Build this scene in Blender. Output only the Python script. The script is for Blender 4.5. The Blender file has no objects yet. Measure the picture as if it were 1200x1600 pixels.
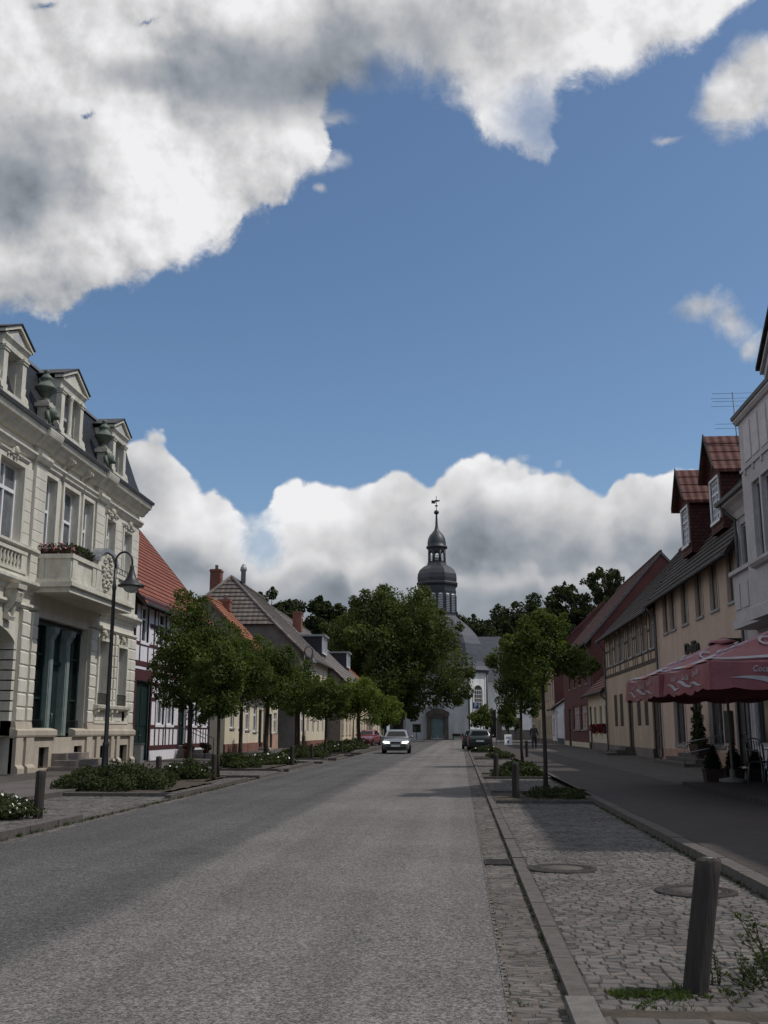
import bpy, bmesh, math, random
from mathutils import Vector, Matrix
rnd = random.Random(7)
SC = bpy.context.scene
COL = SC.collection
rad = math.radians

# ------------------------------------------------------------------ camera
FPX, VPX, VPY, CAM_H = 1620.0, 719.0, 1142.0, 1.35
PITCH = math.atan((VPY - 800) / FPX)
YAW = math.atan((VPX - 600) * math.cos(PITCH) / FPX)
cam = bpy.data.cameras.new('street_camera')
cam.sensor_fit = 'VERTICAL'
cam.sensor_height = 24.0
cam.lens = 24.0 * FPX / 1600.0
cam.clip_start, cam.clip_end = 0.1, 6000
camo = bpy.data.objects.new('street_camera', cam)
COL.objects.link(camo)
camo.location = (0, 0, CAM_H)
camo.rotation_euler = (math.pi / 2 + PITCH, 0, YAW)
SC.camera = camo

# ------------------------------------------------------------------ light
SUN_EL, SUN_AZ = 56.0, -2.5        # azimuth measured from +X towards +Y
sd = Vector((math.cos(rad(SUN_EL)) * math.cos(rad(SUN_AZ)), math.cos(rad(SUN_EL)) * math.sin(rad(SUN_AZ)), math.sin(rad(SUN_EL))))
sl = bpy.data.lights.new('sun', 'SUN')
sl.energy, sl.angle, sl.color = 3.5, rad(0.8), (1.0, 0.955, 0.88)
so = bpy.data.objects.new('sun', sl)
COL.objects.link(so)
so.rotation_euler = sd.to_track_quat('Z', 'Y').to_euler()
vs = SC.view_settings
vs.view_transform, vs.look, vs.gamma, vs.use_curve_mapping = 'Standard', 'None', 1.0, False
vs.exposure = -0.35
SC.cycles.max_bounces = 6
SC.cycles.use_denoising = True
SC.cycles.denoiser = 'OPENIMAGEDENOISE'
SC.cycles.denoising_input_passes = 'RGB_ALBEDO_NORMAL'
SC.cycles.denoising_prefilter = 'NONE'
SC.cycles.sample_clamp_indirect = 4.0

# ------------------------------------------------------------------ sky
world = bpy.data.worlds.new('World')
SC.world = world
world.use_nodes = True
WT = world.node_tree
WT.nodes.clear()

class V:
    """a node socket with arithmetic"""
    def __init__(s, t, o): s.t, s.o = t, o
    @staticmethod
    def put(t, sock, x):
        if isinstance(x, V): t.links.new(x.o, sock)
        else: sock.default_value = x
    def m(s, op, *a, clamp=False):
        n = s.t.nodes.new('ShaderNodeMath'); n.operation = op; n.use_clamp = clamp
        for i, x in enumerate((s,) + a): V.put(s.t, n.inputs[i], x)
        return V(s.t, n.outputs[0])
    def __add__(s, b): return s.m('ADD', b)
    def __radd__(s, b): return s.m('ADD', b)
    def __sub__(s, b): return s.m('SUBTRACT', b)
    def __rsub__(s, b): return (s * -1.0) + b
    def __mul__(s, b): return s.m('MULTIPLY', b)
    def __rmul__(s, b): return s.m('MULTIPLY', b)
    def __truediv__(s, b): return s.m('DIVIDE', b)
    def step(s, a, b):
        n = s.t.nodes.new('ShaderNodeMapRange'); n.interpolation_type = 'SMOOTHSTEP'
        V.put(s.t, n.inputs[0], s)
        V.put(s.t, n.inputs[1], a); V.put(s.t, n.inputs[2], b)
        return V(s.t, n.outputs[0])

def vmath(t, op, a, b=None, scale=None):
    n = t.nodes.new('ShaderNodeVectorMath'); n.operation = op
    V.put(t, n.inputs[0], a)
    if b is not None: V.put(t, n.inputs[1], b)
    if scale is not None: V.put(t, n.inputs['Scale'], scale)
    return V(t, n.outputs['Value' if op in ('DOT_PRODUCT', 'LENGTH', 'DISTANCE') else 'Vector'])

def noise_tex(t, vec, scale, detail=6, rough=0.55, dist=0.0, col=False):
    n = t.nodes.new('ShaderNodeTexNoise')
    V.put(t, n.inputs['Vector'], vec)
    n.inputs['Scale'].default_value = scale; n.inputs['Detail'].default_value = detail
    n.inputs['Roughness'].default_value = rough; n.inputs['Distortion'].default_value = dist
    return V(t, n.outputs['Color' if col else 'Fac'])

def mixc(t, f, a, b, mode='MIX'):
    n = t.nodes.new('ShaderNodeMix'); n.data_type = 'RGBA'; n.blend_type = mode
    V.put(t, n.inputs[0], f); V.put(t, n.inputs[6], a); V.put(t, n.inputs[7], b)
    return V(t, n.outputs[2])

def curve(t, x, pts):
    n = t.nodes.new('ShaderNodeFloatCurve')
    c = n.mapping.curves[0]
    while len(c.points) < len(pts): c.points.new(0.5, 0.5)
    for p, (a, b) in zip(c.points, sorted(pts)): p.location = (a, b); p.handle_type = 'AUTO_CLAMPED'
    n.mapping.update()
    V.put(t, n.inputs['Value'], x)
    return V(t, n.outputs[0])

SKY_STRENGTH = 0.1
def fineF(t, d): return noise_tex(t, d, 26.0, 9, 0.65, 0.3)
def build_sky():
    t = WT
    sky = t.nodes.new('ShaderNodeTexSky'); sky.sky_type = 'NISHITA'
    sky.sun_disc = False
    sky.sun_elevation = rad(SUN_EL)
    sky.sun_rotation = rad(90.0 - SUN_AZ)
    sky.altitude = 100; sky.air_density = 1.0; sky.dust_density = 1.0; sky.ozone_density = 2.0
    tc = t.nodes.new('ShaderNodeTexCoord')
    d = vmath(t, 'NORMALIZE', V(t, tc.outputs['Generated']))
    R = (math.cos(YAW), math.sin(YAW), 0.0); Fh = (-math.sin(YAW), math.cos(YAW), 0.0)
    a = vmath(t, 'DOT_PRODUCT', d, Fh); b = vmath(t, 'DOT_PRODUCT', d, R); c = vmath(t, 'DOT_PRODUCT', d, (0, 0, 1.0))
    am = a.m('MAXIMUM', 0.05)
    u, v = b / am, c / am
    cp, sp = math.cos(PITCH), math.sin(PITCH)
    def uv(px, py):
        x, y = (px - 600) / FPX, (800 - py) / FPX
        f = cp - y * sp
        return x / f, (sp + y * cp) / f
    # billowy warp of the direction, shared by every cloud
    big = noise_tex(t, d, 5.0, 3, 0.5, 0.0, True)
    fine = noise_tex(t, d, 15.0, 9, 0.62, 0.4, True)
    wb = vmath(t, 'SUBTRACT', big, (0.5, 0.5, 0.5)); wf = vmath(t, 'SUBTRACT', fine, (0.5, 0.5, 0.5))
    wbx = vmath(t, 'DOT_PRODUCT', wb, (1.0, 0, 0)); wby = vmath(t, 'DOT_PRODUCT', wb, (0, 1.0, 0))
    wfx = vmath(t, 'DOT_PRODUCT', wf, (1.0, 0, 0)); wfy = vmath(t, 'DOT_PRODUCT', wf, (0, 1.0, 0))
    u1 = u + wbx * 0.05 + wfx * 0.06
    v1 = v + wby * 0.05 + wfy * 0.08
    us, vs_ = u + wbx * 0.05 + wfx * 0.012, v + wby * 0.05 + wfy * 0.012
    def edge(pts, uu):
        q = []
        for px, py in pts:
            x, y = uv(px, py); q.append((x + 0.5, y))
        return curve(t, uu + 0.5, q)
    def blob(px, py, rx, ry, uu=None, vv=None):
        x, y = uv(px, py)
        e = ((uu or u1) - x) * (FPX / rx); f = ((vv or v1) - y) * (FPX / ry)
        return 1.0 - (e * e + f * f).m('SQRT')
    # upper cloud deck: everything above this outline
    up = [(-150, 505), (0, 492), (60, 492), (110, 490), (135, 470), (200, 458), (260, 425), (300, 408), (345, 398), (365, 360), (385, 338), (420, 345), (440, 312), (500, 285), (520, 255), (532, 195), (555, 155), (610, 126),
          (680, 140), (740, 190), (790, 234), (850, 242), (880, 195), (950, 130), (1010, 92), (1080, 66), (1150, 20), (1200, -20), (1350, -110)]
    s1 = v1 - edge(up, u1)
    holes = (blob(222, 35, 62, 26).m('MAXIMUM', blob(148, 180, 30, 13)).m('MAXIMUM', blob(70, 8, 50, 24)) - 0.05) * 0.06
    veil = blob(870, 130, 70, 60).step(-0.6, 0.9) * 0.045 + blob(800, 130, 60, 40).step(-0.5, 0.9) * 0.02 + blob(500, 150, 60, 50).step(-0.5, 0.9) * 0.03
    s1 = s1.m('MINIMUM', 0.07) - (holes + (fineF(t, d) - 0.5) * 0.07).m('MAXIMUM', 0.0) * holes.step(-0.03, 0.02) * 1.25 - veil * 0.9 + (fineF(t, d) - 0.5) * 0.07
    small = blob(1160, 150, 80, 74).m('MAXIMUM', blob(1215, 110, 90, 75)) * 0.07
    scraps = blob(532, 190, 30, 14).m('MAXIMUM', blob(522, 250, 26, 20)).m('MAXIMUM', blob(1060, 205, 22, 12)).m('MAXIMUM', blob(502, 298, 14, 9)) * 0.03
    wisp = blob(1112, 480, 46, 26).m('MAXIMUM', blob(1148, 502, 26, 34)).m('MAXIMUM', blob(1172, 538, 24, 28)) * 0.030
    softz = blob(620, 90, 260, 150).step(-0.4, 0.6)
    m1 = (s1 * (1.0 - softz * 0.45)).step(-0.006, noise_tex(t, d, 8.0, 3, 0.5) * 0.065 - 0.010)
    m1 = m1 * (1.0 - blob(850, 190, 75, 85).step(-0.3, 0.8) * (0.35 + noise_tex(t, d, 20.0, 6, 0.6) * 0.7).m('MINIMUM', 0.9))
    m3 = small.step(-0.012, 0.030)
    m4 = (wisp.step(-0.010, 0.030) * 0.8).m('MAXIMUM', scraps.step(-0.012, 0.030) * 0.65)
    # cauliflower heads for the low bank
    def domes(vec, sc, jig):
        n = t.nodes.new('ShaderNodeTexVoronoi'); n.feature = 'SMOOTH_F1'; n.inputs['Scale'].default_value = sc; n.inputs['Smoothness'].default_value = 0.25
        V.put(t, n.inputs['Vector'], vec); return V(t, n.outputs['Distance'])
    pj = vmath(t, 'ADD', d, vmath(t, 'SCALE', wf, scale=0.03))
    pk = vmath(t, 'ADD', pj, (0.006, 0.0, 0.008))
    def heads(p): return domes(p, 15.0, 0) * 0.55 + domes(p, 34.0, 0) * 0.30 + domes(p, 80.0, 0) * 0.15
    pf, pg = heads(pj), heads(pk)
    sm = vmath(t, 'ADD', d, vmath(t, 'SCALE', wb, scale=0.05))
    so_ = vmath(t, 'ADD', sm, (0.016, 0.0, 0.018))
    lit = (noise_tex(t, so_, 11.0, 4, 0.5) - noise_tex(t, sm, 11.0, 4, 0.5)) * -0.5 + (pg - pf) * 0.20           # sides that face the sun
    bu = u + wbx * 0.02 + wfx * 0.010
    bv = v + wby * 0.012 + wfy * 0.014
    n1 = noise_tex(t, d, 9.0, 6, 0.55)
    g = lambda *q: blob(*q, us, vs_).step(-0.35, 0.75)
    isb, lumb = None, None
    def layer(pts, k, soft, hi, lo, hgt, relief, nz):
        s = edge(pts, bu) - bv - (pf - 0.40) * k
        m = s.step(-soft * 0.3, soft)
        q = s.step(0.0, hgt)
        fade = 1.0 - q * 0.7
        return m, q * (lo - hi) + hi + lit * relief * (fade * 0.8 + 0.2) + (n1 - 0.5) * nz
    back = [(-150, 640), (60, 655), (180, 692), (225, 680), (258, 694), (285, 724), (310, 746), (345, 758), (372, 774), (396, 790), (412, 790), (428, 772), (448, 762), (505, 748), (560, 750), (585, 742), (612, 728),
            (640, 730), (668, 746), (688, 730), (710, 712), (742, 706), (790, 714), (830, 722), (870, 718), (905, 732), (945, 760), (962, 740), (990, 734), (1030, 730), (1055, 716), (1085, 718), (1110, 735), (1200, 735), (1350, 700)]
    ma, la = layer(back, 0.046, 0.006, 0.86, 0.40, 0.105, 2.0, 0.40)
    la = la - g(860, 840, 210, 60) * 0.16 - g(700, 800, 110, 40) * 0.07 - g(1040, 830, 120, 70) * 0.05 + g(320, 820, 130, 80) * 0.13 - g(235, 725, 80, 70) * 0.12 + g(490, 790, 90, 50) * 0.12
    mid = [(-150, 800), (120, 800), (230, 790), (290, 810), (350, 846), (420, 868), (470, 850), (520, 856), (560, 852), (610, 838), (640, 846), (668, 880), (700, 950), (1350, 1000)]
    mb, lb = layer(mid, 0.044, 0.020, 0.72, 0.36, 0.042, 1.6, 0.34)
    low = [(-150, 880), (180, 905), (300, 890), (400, 905), (470, 900), (505, 878), (535, 876), (560, 905), (590, 888), (612, 886), (640, 904), (690, 890), (730, 880), (790, 878), (838, 874), (860, 902), (890, 890), (925, 884), (970, 880), (1010, 920), (1350, 930)]
    mc, lc = layer(low, 0.034, 0.024, 0.56, 0.33, 0.032, 1.3, 0.24)
    lc = lc - g(530, 895, 60, 40) * 0.16 + g(790, 890, 90, 24) * 0.12 + g(920, 895, 50, 26) * 0.10
    lum2 = la * (1.0 - mb) + lb * mb
    lum2 = lum2 * (1.0 - mc) + lc * mc
    gapm = (blob(400, 828, 40, 56) + (fineF(t, d) - 0.5) * 1.6 + (n1 - 0.5) * 1.0).step(-0.2, 0.8) * 0.62
    m2 = (ma * (1.0 - gapm)).m('MAXIMUM', mb * (1.0 - gapm * 0.7)).m('MAXIMUM', mc)
    # away from the camera's side of the sky: added unseen cloud, cover raised to grey the ambient light
    gen = noise_tex(t, d, 2.6, 7, 0.58).step(0.42, 0.56)
    front = a.step(0.05, 0.3)
    mask = m1.m('MAXIMUM', m2).m('MAXIMUM', m3).m('MAXIMUM', m4)
    mask = mask * front + gen * (1.0 - front) * 0.6
    # cloud light: white crowns, grey undersides
    off = vmath(t, 'ADD', d, (0.022, 0.0, 0.022))
    nu = noise_tex(t, d, 6.0, 5, 0.5); nv = noise_tex(t, off, 6.0, 5, 0.5)
    rel = (nu - nv) * 1.0
    grey1 = (g(430, 115, 260, 110) * 1.0).m('MAXIMUM', g(15, 285, 170, 130) * 0.85).m('MAXIMUM', g(750, 60, 170, 110) * 0.42).m('MAXIMUM', g(250, 115, 130, 50) * 0.75).m('MAXIMUM', g(600, 70, 230, 130) * 0.85).m('MAXIMUM', g(10, 455, 190, 50) * 0.5)
    thin = 1.0 - s1.step(0.0, 0.05)
    nb = noise_tex(t, d, 13.0, 5, 0.52); nc = noise_tex(t, vmath(t, 'ADD', d, (0.012, 0.0, 0.012)), 13.0, 5, 0.52)
    nd = noise_tex(t, d, 30.0, 6, 0.55); ne = noise_tex(t, vmath(t, 'ADD', d, (0.006, 0.0, 0.006)), 30.0, 6, 0.55)
    lum1 = 0.82 - grey1 * 0.53 + rel * 0.9 + (nu - 0.5) * 0.30 + ((nb - nc) * 1.0 + (nd - ne) * 0.55) * (1.0 - grey1 * 0.75) - thin * 0.14
    isbank = m2 * front * (1.0 - m1)
    lum = lum1 * (1.0 - isbank) + lum2 * isbank
    lum = lum.m('MAXIMUM', 0.16).m('MINIMUM', 0.93)
    warm = lum.step(0.2, 0.65)
    tint = mixc(t, warm, (0.86, 0.97, 1.12, 1), (1.0, 1.0, 1.015, 1))
    ccol = vmath(t, 'SCALE', tint, scale=lum * (1.19 / SKY_STRENGTH))
    skyc = vmath(t, 'MULTIPLY', V(t, sky.outputs[0]), SKY_TINT)
    col = mixc(t, mask, skyc, ccol)
    bg = t.nodes.new('ShaderNodeBackground'); bg.inputs['Strength'].default_value = SKY_STRENGTH
    t.links.new(col.o, bg.inputs['Color'])
    out = t.nodes.new('ShaderNodeOutputWorld')
    t.links.new(bg.outputs[0], out.inputs['Surface'])
SKY_TINT = (1.16, 1.30, 1.38)
build_sky()
world.cycles.sampling_method = 'MANUAL'
world.cycles.sample_map_resolution = 512

# ------------------------------------------------------------------ materials
MATS = {}
def mat(name, c1, c2=None, scale=3.0, rough=0.8, bump=0.15, bscale=40.0, spec=0.3, metal=0.0, stretch=(1, 1, 1), detail=5, contrast=0.25):
    m = bpy.data.materials.new(name); m.use_nodes = True
    t = m.node_tree; t.nodes.clear()
    out = t.nodes.new('ShaderNodeOutputMaterial'); b = t.nodes.new('ShaderNodeBsdfPrincipled')
    t.links.new(b.outputs[0], out.inputs[0])
    b.inputs['Roughness'].default_value = rough; b.inputs['Metallic'].default_value = metal
    b.inputs['Specular IOR Level'].default_value = spec
    tc = t.nodes.new('ShaderNodeTexCoord')
    vec = vmath(t, 'MULTIPLY', V(t, tc.outputs['Object']), tuple(float(q) for q in stretch))
    if c2 is None: c2 = tuple(q * 0.75 for q in c1)
    f = noise_tex(t, vec, scale, detail, 0.6).step(0.5 - contrast, 0.5 + contrast)
    f2 = noise_tex(t, vec, scale * 9, 3, 0.6)
    col = mixc(t, f, (*c2, 1), (*c1, 1))
    col = vmath(t, 'SCALE', col, scale=f2 * 0.5 + 0.75)
    t.links.new(col.o, b.inputs['Base Color'])
    if bump:
        bp = t.nodes.new('ShaderNodeBump'); bp.inputs['Strength'].default_value = bump; bp.inputs['Distance'].default_value = 0.02
        V.put(t, bp.inputs['Height'], noise_tex(t, vec, bscale, 4, 0.6))
        t.links.new(bp.outputs[0], b.inputs['Normal'])
    m['_bsdf'] = b.name
    MATS[name] = m
    return m

def brickmat(name, c1, c2, mortar, vecmap, bw, bh, msize=0.01, offset=0.5, rough=0.85, bump=0.4, wob=0.0, dirt=None, spec=0.25):
    """setts, tiles or bricks; vecmap gives the two object axes of the pattern, e.g. ('x','y')"""
    m = bpy.data.materials.new(name); m.use_nodes = True
    t = m.node_tree; t.nodes.clear()
    out = t.nodes.new('ShaderNodeOutputMaterial'); b = t.nodes.new('ShaderNodeBsdfPrincipled')
    t.links.new(b.outputs[0], out.inputs[0])
    b.inputs['Roughness'].default_value = rough; b.inputs['Specular IOR Level'].default_value = spec
    tc = t.nodes.new('ShaderNodeTexCoord')
    sp = t.nodes.new('ShaderNodeSeparateXYZ'); t.links.new(tc.outputs['Object'], sp.inputs[0])
    ax = {'x': V(t, sp.outputs[0]), 'y': V(t, sp.outputs[1]), 'z': V(t, sp.outputs[2])}
    cb = t.nodes.new('ShaderNodeCombineXYZ')
    a, c = ax[vecmap[0]], ax[vecmap[1]]
    if wob:
        n = noise_tex(t, V(t, tc.outputs['Object']), 2.5, 3, 0.5, 0, True)
        a = a + (vmath(t, 'DOT_PRODUCT', n, (1.0, 0, 0)) - 0.5) * wob
        c = c + (vmath(t, 'DOT_PRODUCT', n, (0, 1.0, 0)) - 0.5) * wob
    V.put(t, cb.inputs[0], a); V.put(t, cb.inputs[1], c)
    br = t.nodes.new('ShaderNodeTexBrick'); br.offset = offset; br.squash = 1
    br.inputs['Scale'].default_value = 1.0; br.inputs['Brick Width'].default_value = bw; br.inputs['Row Height'].default_value = bh
    br.inputs['Mortar Size'].default_value = msize; br.inputs['Mortar Smooth'].default_value = 0.3; br.inputs['Bias'].default_value = 0.0
    br.inputs['Color1'].default_value = (*c1, 1); br.inputs['Color2'].default_value = (*c2, 1); br.inputs['Mortar'].default_value = (*mortar, 1)
    V.put(t, br.inputs['Vector'], V(t, cb.outputs[0]))
    f = noise_tex(t, V(t, tc.outputs['Object']), 0.9, 6, 0.65).step(0.3, 0.75)
    col = mixc(t, f * 0.55, V(t, br.outputs['Color']), (*(dirt or tuple(q * 0.6 for q in c2)), 1))
    f2 = noise_tex(t, V(t, tc.outputs['Object']), 45, 3, 0.6)
    col = vmath(t, 'SCALE', col, scale=f2 * 0.7 + 0.65)
    t.links.new(col.o, b.inputs['Base Color'])
    bp = t.nodes.new('ShaderNodeBump'); bp.inputs['Strength'].default_value = bump; bp.inputs['Distance'].default_value = 0.02
    V.put(t, bp.inputs['Height'], V(t, br.outputs['Fac']) * -1.0 + f2 * 0.35)
    t.links.new(bp.outputs[0], b.inputs['Normal'])
    MATS[name] = m
    return m

def tilemat(name, c1, c2, dark, along='y', pitch=0.3, row=0.34, wave=0.6):
    """interlocking roof tiles: one random tone per tile, rolls running down the slope"""
    m = brickmat(name, c1, c2, dark, (along, 'z'), pitch, row, 0.012, 0.0, 0.75, 0.3, 0.03)
    t = m.node_tree
    b = next(n for n in t.nodes if n.type == 'BSDF_PRINCIPLED'); bp = next(n for n in t.nodes if n.type == 'BUMP')
    tc = next(n for n in t.nodes if n.type == 'TEX_COORD')
    w = t.nodes.new('ShaderNodeTexWave'); w.wave_type = 'BANDS'; w.bands_direction = along.upper(); w.wave_profile = 'SIN'
    w.inputs['Scale'].default_value = 0.314 / pitch
    t.links.new(tc.outputs['Object'], w.inputs['Vector'])
    b2 = t.nodes.new('ShaderNodeBump'); b2.inputs['Strength'].default_value = wave; b2.inputs['Distance'].default_value = 0.05
    t.links.new(w.outputs['Fac'], b2.inputs['Height']); t.links.new(bp.outputs[0], b2.inputs['Normal'])
    t.links.new(b2.outputs[0], b.inputs['Normal'])
    return m

def leafmat(name, c1, c2, scale=1.2, trans=0.35):
    m = bpy.data.materials.new(name); m.use_nodes = True
    t = m.node_tree; t.nodes.clear()
    out = t.nodes.new('ShaderNodeOutputMaterial'); b = t.nodes.new('ShaderNodeBsdfPrincipled')
    b.inputs['Roughness'].default_value = 0.65; b.inputs['Specular IOR Level'].default_value = 0.12
    tr = t.nodes.new('ShaderNodeBsdfTranslucent'); mx = t.nodes.new('ShaderNodeMixShader'); mx.inputs[0].default_value = trans
    tc = t.nodes.new('ShaderNodeTexCoord')
    f = noise_tex(t, V(t, tc.outputs['Object']), scale, 4, 0.7).step(0.3, 0.7)
    f2 = noise_tex(t, V(t, tc.outputs['Object']), scale * 14, 2, 0.6)
    col = vmath(t, 'SCALE', mixc(t, f, (*c2, 1), (*c1, 1)), scale=f2 * 0.9 + 0.55)
    t.links.new(col.o, b.inputs['Base Color'])
    tcol = vmath(t, 'MULTIPLY', col, (1.5, 1.6, 0.5))
    t.links.new(tcol.o, tr.inputs['Color'])
    t.links.new(b.outputs[0], mx.inputs[1]); t.links.new(tr.outputs[0], mx.inputs[2]); t.links.new(mx.outputs[0], out.inputs[0])
    MATS[name] = m
    return m

def asphalt():
    m = bpy.data.materials.new('asphalt'); m.use_nodes = True
    t = m.node_tree; t.nodes.clear()
    out = t.nodes.new('ShaderNodeOutputMaterial'); b = t.nodes.new('ShaderNodeBsdfPrincipled')
    t.links.new(b.outputs[0], out.inputs[0]); b.inputs['Roughness'].default_value = 0.85; b.inputs['Specular IOR Level'].default_value = 0.25
    tc = t.nodes.new('ShaderNodeTexCoord'); P = V(t, tc.outputs['Object'])
    sp = t.nodes.new('ShaderNodeSeparateXYZ'); t.links.new(P.o, sp.inputs[0]); X = V(t, sp.outputs[0])
    grit = t.nodes.new('ShaderNodeTexVoronoi'); grit.inputs['Scale'].default_value = 95; t.links.new(P.o, grit.inputs['Vector'])
    gs = t.nodes.new('ShaderNodeSeparateColor'); t.links.new(grit.outputs['Color'], gs.inputs[0])
    stone = V(t, gs.outputs[0]).step(0.1, 1.0)
    grit2 = t.nodes.new('ShaderNodeTexVoronoi'); grit2.inputs['Scale'].default_value = 48; t.links.new(P.o, grit2.inputs['Vector'])
    gs2 = t.nodes.new('ShaderNodeSeparateColor'); t.links.new(grit2.outputs['Color'], gs2.inputs[0])
    stone = stone * 0.65 + V(t, gs2.outputs[1]).step(0.3, 1.0) * 0.35
    lane = (X + (noise_tex(t, P, 0.6, 4, 0.6) - 0.5) * 0.25).step(-2.80, -2.52)
    base = mixc(t, lane, (0.088, 0.084, 0.082, 1), (0.150, 0.140, 0.132, 1))
    lo = noise_tex(t, vmath(t, 'MULTIPLY', P, (1.0, 0.16, 1.0)), 0.8, 5, 0.6)
    lo2 = noise_tex(t, P, 0.35, 5, 0.6)
    k = (stone * 1.3 + 0.37) * (lo * 0.5 + 0.75) * (lo2.step(0.28, 0.72) * 0.26 + 0.86)
    # worn wheel tracks and the darker strip between them
    tr = noise_tex(t, vmath(t, 'MULTIPLY', P, (2.2, 0.02, 1.0)), 1.0, 3, 0.5)
    k = k * (tr * 0.7 + 0.66)
    wt = ((X * 5.6).m('SINE') * 0.5 + 0.5) * (noise_tex(t, vmath(t, 'MULTIPLY', P, (0.6, 0.05, 1.0)), 1.0, 3, 0.5).step(0.35, 0.7))
    k = k * (1.0 - wt * 0.13)
    # bitumen patches and a mended trench
    pat = noise_tex(t, vmath(t, 'MULTIPLY', P, (1.0, 0.6, 1.0)), 0.5, 2, 0.4).step(0.66, 0.68)
    k = k * (1.0 - pat * 0.14)
    crack = t.nodes.new('ShaderNodeTexVoronoi'); crack.feature = 'DISTANCE_TO_EDGE'; crack.inputs['Scale'].default_value = 0.22
    t.links.new(vmath(t, 'ADD', P, vmath(t, 'SCALE', noise_tex(t, P, 1.6, 5, 0.65, 0, True), scale=1.6)).o, crack.inputs['Vector'])
    ck = V(t, crack.outputs['Distance']).step(0.0, 0.007)
    ckm = noise_tex(t, P, 0.25, 2, 0.5).step(0.5, 0.6)
    k = k * (1.0 - (1.0 - ck) * ckm * 0.4)
    t.links.new(vmath(t, 'SCALE', base, scale=k).o, b.inputs['Base Color'])
    bp = t.nodes.new('ShaderNodeBump'); bp.inputs['Strength'].default_value = 0.55; bp.inputs['Distance'].default_value = 0.012
    V.put(t, bp.inputs['Height'], V(t, grit.outputs['Distance']) * -1.0 + noise_tex(t, P, 120, 3, 0.7))
    t.links.new(bp.outputs[0], b.inputs['Normal'])
    MATS['asphalt'] = m

def glassmat(name, tone, rough=0.06, spec=0.6):
    m = mat(name, tone, tuple(q * 0.4 for q in tone), 0.9, rough, 0.02, 3.0, spec)
    return m

asphalt()
mat('cream', (.60, .575, .505), (.49, .465, .395), 2.2, .85, .12, 30, stretch=(1, 1, .22), contrast=.28)
mat('cream_trim', (.61, .585, .51), (.45, .425, .355), 3.0, .8, .25, 18, stretch=(1, 1, .5))
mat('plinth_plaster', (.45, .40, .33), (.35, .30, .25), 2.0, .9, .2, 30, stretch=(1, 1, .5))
mat('ornament', (.52, .50, .43), (.34, .31, .25), 9.0, .85, .9, 22)
mat('slate', (.028, .030, .036), (.018, .019, .023), 5, .6, .3, 25)
mat('copper_green', (.15, .175, .14), (.075, .092, .075), 6, .6, .3, 14)
mat('white_paint', (.74, .74, .76), (.64, .64, .66), 3, .5, .05, 20)
mat('green_door', (.012, .030, .027), (.008, .02, .018), 5, .45, .1, 20)
mat('pale_green', (.20, .25, .235), (.15, .19, .18), 4, .6, .1, 20)
mat('dark_wood', (.035, .028, .024), (.02, .016, .014), 6, .8, .3, 25, stretch=(1, 1, .2))
mat('cast_iron', (.050, .044, .042), (.032, .028, .027), 9, .8, .4, 60, .15)
mat('iron', (.016, .016, .019), (.010, .010, .012), 5, .45, .1, 30, .5)
mat('zinc', (.30, .31, .32), (.20, .21, .22), 4, .5, .1, 20, .5, .4)
mat('gutter_grey', (.10, .105, .11), (.06, .063, .067), 4, .55, .1, 20, .4)
mat('stone_step', (.26, .225, .205), (.17, .145, .13), 5, .9, .4, 30)
mat('timber', (.075, .022, .026), (.05, .015, .018), 6, .7, .2, 30)
mat('panel_white', (.70, .69, .73), (.60, .59, .63), 2, .9, .15, 25, stretch=(1, 1, .5))
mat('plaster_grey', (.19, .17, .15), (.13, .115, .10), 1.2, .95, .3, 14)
mat('plaster_cream', (.60, .53, .40), (.50, .44, .33), 1.4, .9, .15, 25, stretch=(1, 1, .4))
mat('plaster_yellow', (.55, .46, .33), (.46, .38, .27), 1.4, .9, .15, 25, stretch=(1, 1, .4))
mat('plaster_pink', (.42, .27, .20), (.34, .21, .16), 1.4, .9, .15, 25)
mat('plaster_tan', (.53, .405, .33), (.44, .335, .27), 1.0, .92, .18, 22, stretch=(1, 1, .4), contrast=.3)
mat('plaster_ochre', (.45, .36, .27), (.33, .26, .195), 1.1, .92, .25, 18, stretch=(1, 1, .35), contrast=.3)
mat('plaster_red', (.125, .049, .044), (.088, .035, .032), .9, .95, .2, 12, contrast=.3)
mat('plaster_violet_grey', (.47, .44, .45), (.39, .365, .375), 1.2, .85, .1, 20)
mat('panel_grey', (.56, .53, .54), (.48, .455, .465), 2, .85, .1, 20)
mat('old_timber', (.075, .055, .042), (.045, .034, .027), 6, .85, .3, 25)
mat('brick_plain', (.30, .10, .06), (.20, .07, .045), 9, .9, .4, 40)
mat('slate_pale', (.078, .084, .100), (.050, .055, .066), 1.2, .6, .3, 20, stretch=(.6, .6, 2))
mat('church_white', (.66, .665, .66), (.46, .465, .46), .8, .9, .1, 10, stretch=(1, 1, .22), contrast=.3)
mat('church_sandstone', (.125, .105, .09), (.085, .072, .062), 1.5, .9, .3, 10)
mat('tower_slate', (.030, .033, .040), (.018, .020, .025), 1.2, .5, .2, 10, .5)
mat('teal_paint', (.20, .27, .27), (.15, .21, .21), 1, .6, .1, 10)
mat('bark', (.055, .045, .036), (.030, .025, .020), 14, .95, .7, 40, stretch=(1, 1, .3))
mat('bollard_wood', (.046, .039, .035), (.022, .019, .017), 9, .9, .7, 30, stretch=(1, 1, .08))
mat('granite', (.25, .235, .22), (.17, .16, .15), 12, .9, .5, 70)
mat('granite_mid', (.165, .152, .14), (.11, .10, .093), 11, .9, .5, 65)
mat('granite_dark', (.110, .098, .089), (.070, .062, .057), 10, .9, .5, 60)
mat('soil', (.075, .06, .047), (.045, .036, .028), 8, 1., .8, 30)
mat('moss_joint', (.070, .062, .053), (.044, .039, .032), 12, 1., .6, 50)
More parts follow.
